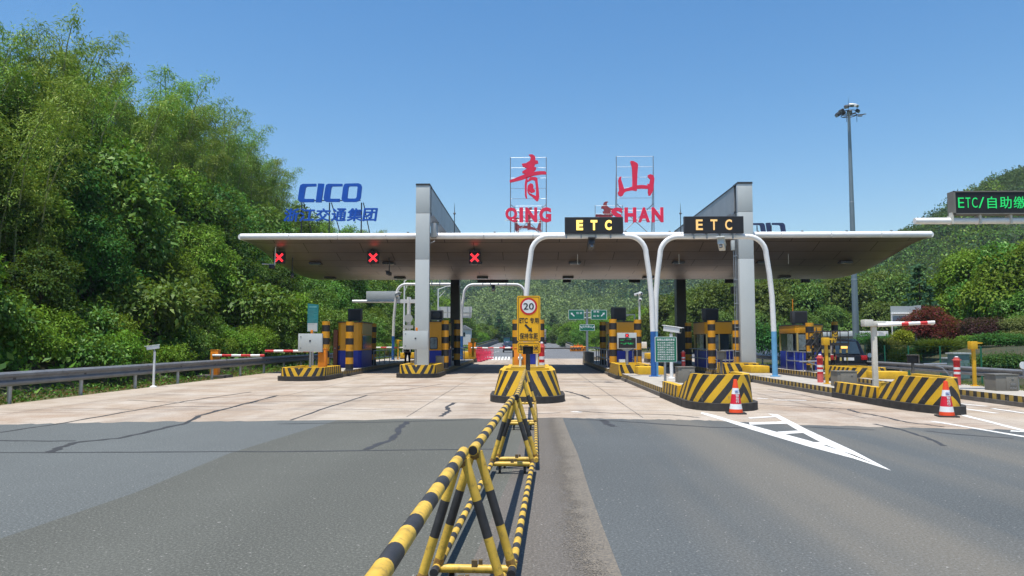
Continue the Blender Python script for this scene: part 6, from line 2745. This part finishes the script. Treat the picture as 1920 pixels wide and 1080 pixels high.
# orange chevron drum at the mouth of the exit
p = AT(1084, 652, 118)
t = thing("crash_cushion", "orange spiky warning barrel at the mouth of the far road", "warning barrel", (p.x, 118, 0))
mb = MB()
for k in range(5):
    mb.lathe([(.36, .0), (.38, .1), (.36, .75), (.30, .8)], (-.9 + .45 * k, .2 * (k % 2), .12), 12)
mb.build("drum", 'orange', t)
mb = MB()
for k in range(5):
    x = -.9 + .45 * k
    mb.box((x - .1, -.40, .45), (.20, .03, .2), ry=R(35)).box((x + .12, -.40, .7), (.16, .03, .16), ry=R(35))
mb.build("chevron", 'black', t)
mb = MB()
for k in range(5):
    x = -.6 + .3 * k
    mb.prism([(x - .12, .9), (x + .12, .9), (x, 1.25 if k != 2 else 1.5)], 0, .1)
mb.build("warning_top", 'cone', t)

# green mesh fence, utility boxes, reflector, little orange machine behind the right guardrail
t = thing("mesh_fence", "green wire mesh fence with posts in front of the shrub garden", "fence", (17.6, 22, 0))
mb = MB()
for k in range(13):
    mb.tube([(.2 * math.sin(k), k * 2.6, 0), (.2 * math.sin(k), k * 2.6, 1.5)], .035, n=6)
mb.build("post", 'fencegreen', t)
mb = MB()
for k in range(12):
    x0, x1 = .2 * math.sin(k), .2 * math.sin(k + 1)
    for z in [.12 + .34 * q for q in range(5)]:
        mb.tube([(x0, k * 2.6, z), (x1, k * 2.6 + 2.6, z)], .004, n=3)
    for q in range(9):
        f = q / 9
        mb.tube([(x0 + (x1 - x0) * f, k * 2.6 + 2.6 * f, .1), (x0 + (x1 - x0) * f, k * 2.6 + 2.6 * f, 1.48)], .0028, n=3)
mb.build("mesh", 'fencegreen', t)
for px0, px1, py0, py1, y, lab in ((1789, 1818, 664, 686, 33, "grey green utility box behind the right guardrail"), (1777, 1790, 673, 683, 34, "smaller pale utility box left of the grey green one")):
    a, b = AT(px0, py1, y), AT(px1, py0, y)
    t = thing("utility_box", lab, "utility box", ((a.x + b.x) / 2, y, 0), group="utility boxes")
    w, H = b.x - a.x, b.z
    mb = MB()
    mb.b2((-w / 2, 0, 0), (w / 2, .5, H))
    mb.build("body", 'utilgreen', t, bevel=.01)
    mb = MB()
    mb.b2((-w / 2 - .05, -.06, H), (w / 2 + .05, .56, H + .06))
    mb.build("roof", 'panelgrey', t)
    mb = MB()
    mb.b2((-w / 2 + .04, -.012, .1), (-.01, 0, H - .08)).b2((.01, -.012, .1), (w / 2 - .04, 0, H - .08))
    mb.build("door", 'utilgreen', t)
p = AT(1622, 668, 66)
t = thing("small_machine", "little orange machine with a raised arm beyond the right guardrail", "machine", (p.x, 66, 0))
mb = MB()
mb.b2((-.8, 0, .3), (.7, 1.2, .95))
mb.build("body", 'orange', t, bevel=.05)
mb = MB()
mb.tube([(.3, .5, .9), (-.6, .4, 1.35), (-1.3, .3, 1.7)], .09, n=8)
mb.build("arm", 'orange', t)
mb = MB()
mb.b2((-.9, .0, 0), (.8, .35, .32)).b2((-.9, .85, 0), (.8, 1.2, .32))
mb.build("track", 'rubber', t, bevel=.08)
for px, py, y, lab in ((1631, 666, 40, "round white roadside reflector left of the weathered T post"), (1919, 685, 25, "round white roadside reflector at the right edge")):
    p = AT(px, py, y)
    t = thing("delineator", lab, "reflector", (p.x, y, .5), group="round roadside reflectors")
    mb = MB()
    mb.tube([(0, .03, 0), (0, .03, p.z - .5)], .02, n=6)
    mb.build("post", 'steel', t)
    mb = MB()
    mb.prism([(.12 * math.cos(q * .3), p.z - .5 + .12 * math.sin(q * .3)) for q in range(21)], 0, .02)
    mb.build("disc", 'reflect', t)
# bent hose and arm stands on the right islands
for px, py, y, z0, lab in ((1520, 678, 30.5, .28, "bent grey hose on an arm left of the striped red bollard"), (1756, 683, 26.5, .28, "bent grey hose on an arm in front of the right guardrail")):
    p = AT(px, py, y)
    t = thing("hose_stand", lab, "hose stand", (p.x, y, z0), group="bent hose stands")
    H = p.z - z0
    mb = MB()
    mb.tube([(-.45, 0, H), (.35, 0, H + .02)], .03, n=8)
    mb.build("arm", 'steel', t)
    mb = MB()
    mb.tube([(-.1, 0, H - .02), (.2, 0, H - .12), (.42, 0, H - .38), (.55, 0, H - .75), (.58, 0, 0)], .022, n=8)
    mb.build("hose", 'steel', t)
# ================================================================ VEGETATION IN PLACE
TR = random.Random(21)
G_BAM = "bamboo clumps along the top of the wooded bank"
G_BNK = "broadleaf trees on the wooded bank"
G_BSH = "bushes at the foot of the wooded bank"
L_BAM = "feathery yellow green bamboo clump on the top of the left bank"
bams = [bamboo(100 + k, 11.0, 9, 1.6, L_BAM, G_BAM) for k in range(4)]
L_B = {'broad': "mid green broadleaf tree with large leaves on the left bank", 'lime': "yellowish green broadleaf tree on the left bank", 'deep': "dark green broadleaf tree on the left bank"}
bnk = []
for k, (kd, sz, asp) in enumerate([('broad', .30, .62), ('lime', .20, .5), ('deep', .24, .5), ('broad', .22, .55), ('lime', .26, .55), ('deep', .20, .5)]):
    bnk.append((kd, tree("bank_tree", L_B[kd], "tree", G_BNK, 200 + k, 7.0, 2.7, kd, sz, {.30: 330, .20: 700, .24: 480, .22: 560, .26: 420}[sz], low=.12, nl=13)))
L_S = {'broad': "leafy mid green bush behind the left guardrail", 'lime': "yellow green bush behind the left guardrail", 'dry': "browning dry bush behind the left guardrail"}
bsh = []
for k, (kd, sz) in enumerate([('broad', .17), ('lime', .13), ('dry', .11), ('broad', .13)]):
    bsh.append((kd, shrub(300 + k, 1.5, 1.5, 1.9, kd, sz, {.17: 2600, .13: 3600, .11: 3000}[sz], "bush", L_S[kd], G_BSH)))
used = set()


def plant(proto, x, y, z, label, s=1.0):
    rz = TR.uniform(0, 6.28)
    if proto.name not in used:
        used.add(proto.name)
        proto.location = (x, y, z)
        proto.rotation_euler = (0, 0, rz)
        proto.scale = (s,) * 3
        return proto
    return copy_tree(proto, (x, y, z), label, rz, s)


# bamboo along the skyline: (photo x of the tip, photo y of the tip, distance)
sky_line = [(-70, 0, 33), (20, 42, 36), (95, 52, 40), (60, 70, 34), (150, 72, 46), (185, 112, 47), (130, 120, 38), (255, 112, 54), (225, 140, 46), (300, 135, 60), (270, 190, 50), (345, 160, 66),
            (200, 230, 42), (410, 200, 76), (370, 215, 66), (430, 215, 82), (330, 260, 58), (440, 268, 80), (500, 285, 92), (470, 300, 82), (400, 310, 70), (540, 360, 108), (515, 335, 98), (600, 400, 128), (575, 400, 118), (640, 425, 140), (700, 425, 158), (90, 190, 36), (30, 150, 30), (-40, 120, 28), (160, 160, 42), (240, 200, 50), (305, 175, 58), (290, 240, 52), (365, 250, 63), (440, 250, 86), (465, 275, 88), (485, 310, 90), (420, 250, 75), (505, 300, 97), (120, 110, 43), (70, 80, 40)]
for k, (px, py, y) in enumerate(sky_line):
    p = AT(px, py, y)
    zb = bank_z(p.x, y)
    s = max(.55, min(1.35, (p.z - zb) / 10.6))
    plant(bams[k % 4], p.x, y, p.z - 10.6 * s, L_BAM, s)
# rows of broadleaf trees stepping down the slope
rows = [(-26.5, 24, 150, 5.0, .85, 1.15), (-23.0, 20, 150, 4.6, .72, 1.0), (-20.2, 17, 120, 4.2, .52, .78)]
i = 0
for x, y0, y1, st, s0, s1 in rows:
    y = y0
    while y < y1:
        xx, yy = x + TR.uniform(-1.3, 1.3), y + TR.uniform(-1.2, 1.2)
        kd, pr = bnk[TR.choice([0, 1, 2, 3, 4, 5, 0, 1])]
        s = TR.uniform(s0, s1) * (1.25 if TR.random() < .2 else 1)
        plant(pr, xx, yy, bank_z(xx, yy) - .3, L_B[kd], s)
        y += st * TR.uniform(.8, 1.2) * (1 + y / 150)
        i += 1
for px, py, y, kd in ((655, 430, 120, 1), (560, 395, 100, 0), (600, 420, 104, 1), (720, 500, 150, 0), (780, 520, 165, 0), (835, 560, 175, 1), (860, 580, 185, 0), (700, 470, 145, 2), (650, 500, 130, 3)):
    p = AT(px, py, y)
    k_, pr = bnk[kd]
    zb = max(0, bank_z(p.x, y))
    s = max(.6, min(1.9, (p.z - zb) / 6.6))
    plant(pr, p.x, y, p.z - 6.6 * s, L_B[k_], s)
for k in range(26):
    y = 24 + 100 * TR.random() ** 1.2
    xx = TR.uniform(-28, -21)
    kd, pr = bnk[TR.choice([0, 3, 4, 5, 2])]
    plant(pr, xx, y, bank_z(xx, y) - .3, L_B[kd], TR.uniform(.7, 1.2))
y = 15.5
while y < 110:
    for x in (-16.6, -18.3):
        xx, yy = x + TR.uniform(-1.1, .4), y + TR.uniform(-.9, .9)
        kd, pr = bsh[TR.choice([0, 1, 3, 0, 1, 2] if x > -17 else [0, 1, 3])]
        plant(pr, xx, yy, bank_z(xx, yy) - .1, L_S[kd], TR.uniform(.45, 1.0) if x > -17 else TR.choice([.7, .9, 1.2, 1.6, 1.9]) * TR.uniform(.85, 1.1))
    y += 1.75 * (1 + y / 160)


def scatter(name, n, fn, kind, size, aspect=.5, seed=1, upd=.5):
    rs = np.random.RandomState(seed)
    P = fn(rs, n)
    D = rs.normal(size=(len(P), 3))
    D[:, 2] = np.abs(D[:, 2]) * upd + .2
    o = quads(name, leaves(P, D, size * rs.uniform(.6, 1.4, len(P)), size * aspect * rs.uniform(.7, 1.3, len(P)), rs), LM[kind])
    o["kind"] = "stuff"
    return o


def on_bank(rs, n):
    x = -16.0 - 22 * rs.random(n) ** 1.1
    y = 8 + 150 * rs.random(n) ** 1.3
    z = np.array([bank_z(a, b) for a, b in zip(x, y)])
    return np.stack([x, y, z + rs.random(n) * 1.1], 1)


def verge(rs, n):
    x = -14.4 - 2.3 * rs.random(n)
    y = 9 + 70 * rs.random(n) ** 1.4
    return np.stack([x, y, np.zeros(n) - .02 + .18 * rs.random(n) * np.clip((-14.5 - x), 0, 1)], 1)


scatter("undergrowth", 46000, on_bank, 'broad', .30, .6, 1)
scatter("verge_plants", 7000, verge, 'broad', .11, .5, 2)
scatter("dry_leaf_litter", 9000, lambda rs, n: verge(rs, n) * np.array([1, 1, .5]), 'dry', .08, .6, 3, .2)
scatter("lawn_grass", 26000, lambda rs, n: np.stack([16.8 + 12 * rs.random(n) ** 1.5, 14 + 58 * rs.random(n), -.02 + .04 * rs.random(n)], 1), 'grass', .10, .18, 4, 1.2)
scatter("dry_grass", 9000, lambda rs, n: np.stack([16.6 + 5 * rs.random(n) ** 1.5, 14 + 50 * rs.random(n), -.02 + .03 * rs.random(n)], 1), 'dry', .09, .2, 5, .8)
scatter("far_verge_grass", 9000, lambda rs, n: np.stack([np.where(rs.random(n) < .5, rs.uniform(8.5, 40, n), rs.uniform(-26, -10.5, n)), rs.uniform(131, 185, n), .1 + .5 * rs.random(n)], 1), 'lime', .6, .3, 6, 1)

# ---------------------------------------------------------------- right hand trees
G_CAM = "row of rounded evergreen trees behind the right toll booths"
L_CAM = "rounded evergreen tree in the row behind the right toll booths"
cams = [tree("evergreen_tree", L_CAM, "tree", G_CAM, 400 + k, 9.5, 4.3, 'camphor', .42, 330, low=.12, nl=15, aspect=.5) for k in range(3)]
for k, (px, py, y) in enumerate([(1255, 560, 118), (1300, 545, 112), (1338, 532, 106), (1372, 545, 108), (1410, 540, 112), (1438, 528, 104), (1475, 528, 108), (1510, 535, 104), (1545, 530, 112), (1580, 526, 106), (1622, 528, 108), (1662, 515, 112), (1690, 525, 104), (1225, 590, 125), (1280, 590, 103), (1420, 585, 100), (1500, 580, 100), (1560, 575, 99), (1650, 570, 98), (1350, 585, 99), (1455, 592, 99), (1525, 598, 98), (1610, 590, 98), (1690, 585, 96)]):
    p = AT(px, py, y)
    s = max(.5, p.z / 9.2)
    plant(cams[k % 3], p.x, y, -.2, L_CAM, s)
G_FAR = "trees lining the road beyond the plaza"
L_FAR = "light green tree beyond the plaza, under the far hill"
fars = [tree("roadside_tree", L_FAR, "tree", G_FAR, 450 + k, 9.0, 4.0, kd, .36, 400, low=.10, nl=13) for k, kd in enumerate(('lime', 'lime', 'broad'))]
for k, (px, py, y) in enumerate([(872, 602, 215), (890, 610, 200), (905, 606, 225), (925, 612, 235), (940, 610, 255), (962, 612, 260), (1010, 608, 262), (1030, 610, 225), (1048, 606, 210), (1068, 605, 190), (1090, 600, 175), (1110, 598, 180), (1132, 596, 172), (1155, 590, 168), (1175, 588, 165), (1205, 580, 160), (1222, 575, 150), (1085, 618, 160), (1120, 620, 155), (1150, 615, 150), (1060, 622, 168), (1185, 612, 148), (1215, 605, 142), (882, 622, 185), (905, 624, 195), (855, 610, 190), (840, 600, 200), (1245, 600, 138)]):
    p = AT(px, py, y)
    s = max(.45, p.z / 8.8)
    plant(fars[k % 3], p.x, y, -.2, L_FAR, s)
G_CON = "dark conifers standing above the roadside trees"
cons = []
for k, (px, py, y, w_, lab) in enumerate([(936, 581, 235, .30, "tall dark conifer left of the yellow speed sign"), (917, 592, 238, .34, "shorter dark conifer beside the taller one left of the speed sign"), (1036, 584, 225, .36, "dark conifer just right of the yellow speed sign"), (886, 604, 240, .36, "small dark conifer near the red plastic barriers"), (951, 606, 236, .36, "lowest dark conifer against the speed sign's left edge")]):
    p = AT(px, py, y)
    H = p.z
    conifer(500 + k, H, H * w_, lab, G_CON).location = (p.x, y, -.2)
p = AT(1722, 488, 57)
conifer(520, p.z, 2.2, "large dark cedar with drooping tiers right of the lighting mast", G_CON, name="cedar_tree").location = (p.x, 57, -.2)
G_BIG = "big leafy trees above the shrub garden"
L_BIG = "big yellowish leafy tree above the shrub garden at the right edge"
bigs = [tree("garden_tree", L_BIG, "tree", G_BIG, 530 + k, 9.5, 4.4, kd, .26, 620, low=.16, nl=16) for k, kd in enumerate(('lime', 'broad'))]
for k, (px, py, y) in enumerate([(1830, 480, 62), (1900, 465, 56), (1960, 450, 54), (1780, 530, 66), (1860, 530, 60), (1935, 540, 52), (1765, 560, 72), (1815, 560, 66)]):
    p = AT(px, py, y)
    plant(bigs[k % 2], p.x, y, -.2, L_BIG, p.z / 9.2)

# ---------------------------------------------------------------- shrub garden
def garden_z(x, y):
    return 1.45 * sm(17.9, 24.5, x) * sm(24, 34, y) * (1 - sm(58, 72, y))


mb = MB()
nx_, ny_ = 30, 30
i0 = mb.add([(17.5 + 40 * (a / nx_) ** 1.6, 22 + 52 * b / ny_, garden_z(17.5 + 40 * (a / nx_) ** 1.6, 22 + 52 * b / ny_) - .015) for b in range(ny_ + 1) for a in range(nx_ + 1)])
for b in range(ny_):
    for a in range(nx_):
        q = i0 + b * (nx_ + 1) + a
        mb.face((q, q + 1, q + nx_ + 2, q + nx_ + 1))
up(struct("garden_ground", mb, [bk.m], fix=False))


def put(px, pyt, y, h, s_obj):
    """stand a garden plant of built height h on the mound so that its top reaches the measured height"""
    p = AT(px, pyt, y)
    z = garden_z(p.x, y) - .08
    s_obj.location = (p.x, y, z)
    k = max(.5, (p.z - z) / h)
    s_obj.scale = (1, 1, k)
    return s_obj


G_SH = "shrubs of the garden behind the right guardrail"
put(1742, 584, 53, 3.3, tree("maple_tree", "wide red leaved maple behind the boom on the right", "tree", G_SH, 610, 3.6, 1.9, 'maple', .15, 1500, low=.12, nl=16, aspect=.45, squash=.7))
put(1788, 606, 51, 2.4, tree("maple_tree", "lower red leaved maple joining the dark purple dome", "tree", G_SH, 611, 2.6, 1.1, 'maple', .15, 1500, low=.08, nl=14, aspect=.45, squash=.7))
put(1843, 604, 48, 2.0, shrub(620, 1.35, 1.3, 2.25, 'plum', .12, 11000, "purple_shrub", "dark purple dome shaped shrub right of the red maple", G_SH))
put(1691, 622, 46, 1.6, shrub(621, .70, .70, 1.75, 'gold', .10, 4200, "golden_shrub", "bright yellow green rounded shrub below the red maple", G_SH))
put(1658, 634, 46, 1.5, shrub(622, .9, .9, 1.6, 'variegated', .8, 1500, "grass_tussock", "pale tall grass tussock right of the weathered T post", G_SH, blade=True, cat="grass"))
put(1762, 641, 42, 1.4, shrub(623, 1.25, 1.0, 1.45, 'grass', .9, 2400, "grass_tussock", "arching bright green grass tussock below the red maple", G_SH, blade=True, cat="grass"))
put(1694, 658, 41, .9, shrub(624, 1.0, .7, .95, 'gold', .09, 3600, "golden_shrub", "low yellow green shrub in front of the golden one", G_SH))
put(1728, 652, 43, .8, shrub(625, 1.1, .8, .8, 'hedge', .09, 3600, "hedge", "low dark green clipped shrub between the grass tussocks", G_SH))
put(1880, 642, 40, 1.45, shrub(626, 1.5, 1.1, 1.55, 'hedge', .11, 8200, "hedge", "broad dark green clipped shrub behind the yellow hooded post", G_SH))
put(1905, 600, 47, 2.4, shrub(627, 1.15, 1.2, 2.6, 'variegated', .12, 7000, "variegated_shrub", "pale variegated rounded shrub at the right edge", G_SH))
put(1915, 626, 43, 1.7, shrub(633, 1.0, 1.0, 1.8, 'variegated', .11, 5000, "variegated_shrub", "lower pale variegated shrub in front of the taller one at the edge", G_SH))
put(1880, 668, 33, .6, shrub(628, 1.7, .7, .62, 'hedge', .09, 5500, "ground_shrub", "low bright green shrub strip along the right guardrail", G_SH))
put(1818, 648, 45, 1.2, shrub(629, .8, .8, 1.3, 'lime', .11, 3200, "bush", "small light green bush under the purple dome", G_SH))
put(1640, 628, 60, 1.7, shrub(630, 1.6, 1.3, 1.8, 'hedge', .16, 4200, "hedge", "green bush behind the weathered T post", G_SH))
put(1438, 612, 78, 2.9, shrub(632, 3.4, 1.2, 3.0, 'hedge', .22, 9000, "hedge", "tall clipped dark green hedge right of the right portal column", G_SH))

# ---------------------------------------------------------------- forests on the hills
def hill_forest(name, fn, n, xr, yr, size, seed, kinds, hmin=4, front=None, dens=110, zsplit=None):
    rs = np.random.RandomState(seed)
    cells = {k: [] for k, w in kinds}
    wts = np.array([w for k, w in kinds], float)
    for q in range(n):
        x, y = rs.uniform(*xr), rs.uniform(*yr)
        z = fn(x, y)
        if z < hmin or (front and not front(x, y)):
            continue
        pn = max(0, min(1, .5 + (zsplit - z) / 22 + .55 * math.sin(x * .045 + 2 * math.sin(y * .03)))) if zsplit else .5 + .5 * math.sin(x * .021 + math.sin(y * .017) * 2) * math.cos(y * .026 + x * .011)
        pr = wts * np.array([max(.04, pn if j == 0 else 1 - pn if j == 1 else .5) for j in range(len(kinds))])
        kd = kinds[rs.choice(len(kinds), p=pr / pr.sum())][0]
        r = size * rs.uniform(.6, 1.3)
        m = dens
        U = rs.normal(size=(m, 3))
        U /= np.linalg.norm(U, axis=1, keepdims=True)
        U[:, 2] = np.abs(U[:, 2]) * 1.1 - .12
        lump = 1 + .2 * np.sin(U[:, :1] * 6 + x) * np.sin(U[:, 1:2] * 5 + y)
        P = np.array([x, y, z + r * .5]) + U * np.array([r, r, r * (1.5 if kd == 'conifer' else 1.05)]) * rs.uniform(.72, 1.08, (m, 1)) * lump
        D = U * .5 + rs.normal(size=(m, 3)) * .6
        cells[kd].append(leaves(P, D, r * rs.uniform(.14, .30, m), r * rs.uniform(.09, .18, m), rs, hint=U * .8 + np.array([0, 0, .55])))
    for kd, lst in cells.items():
        if lst:
            o = quads(name + "_" + {'bamboo': 'bamboo', 'deep': 'woods', 'broad': 'broadleaf', 'camphor': 'evergreen', 'lime': 'light_woods', 'conifer': 'pines', 'farwoods': 'woods', 'farbamboo': 'bamboo'}[kd], np.concatenate(lst), LM[kd])
            o["kind"] = "stuff"


hill_forest("far_hill", hill_far, 5600, (-330, 330), (350, 700), 5.4, 71, [('farbamboo', 1.2), ('farwoods', 1.2), ('camphor', .22)], 4, front=lambda x, y: -.40 * y - 20 < x < .36 * y, dens=150, zsplit=34)
# bare grey rock face on the far hill
rs = np.random.RandomState(44)
t = thing("rock_face", "bare grey rock face on the far hill left of the speed sign", "rock")
mb = MB()
p0 = AT(906, 545, 520)
for q in range(46):
    u, v = rs.uniform(-1, 1), rs.uniform(-1, 1)
    x, z = p0.x + 9 * u * (1 - .25 * v) + 5 * v, p0.z + 8.5 * v
    y = 520 + (z - p0.z) * 1.5
    s = rs.uniform(1.2, 3.0)
    mb.box((x, y, z), (s * 1.7, s * 1.5, s * 1.1), rz=rs.uniform(-.7, .7), rx=rs.uniform(-.6, .3), ry=rs.uniform(-.5, .5))
mb.build("rock", mat('grey_rock', (.15, .15, .155), .9, var=.45, scale=.25, bump=.4), t)
hill_forest("right_hill", hill_right, 6500, (66, 340), (150, 350), 3.6, 72, [('broad', .8), ('deep', 1.1), ('lime', .35), ('conifer', .25)], 3, front=lambda x, y: x < .80 * y + 10 and x > .28 * y)

# ================================================================ AIR
hz = MB()
hz.b2((-700, -60, -1.2), (760, 1100, 190))
k = bpy.data.materials.new("thin_haze")
k.use_nodes = True
for n in list(k.node_tree.nodes):
    if n.type != 'OUTPUT_MATERIAL':
        k.node_tree.nodes.remove(n)
pv = k.node_tree.nodes.new("ShaderNodeVolumePrincipled")
pv.inputs["Color"].default_value = (.72, .84, 1, 1)
pv.inputs["Density"].default_value = .0002
pv.inputs["Anisotropy"].default_value = .2
k.node_tree.links.new(pv.outputs[0], [n for n in k.node_tree.nodes if n.type == 'OUTPUT_MATERIAL'][0].inputs["Volume"])
o = hz.build("haze", [k])
o["kind"] = "stuff"
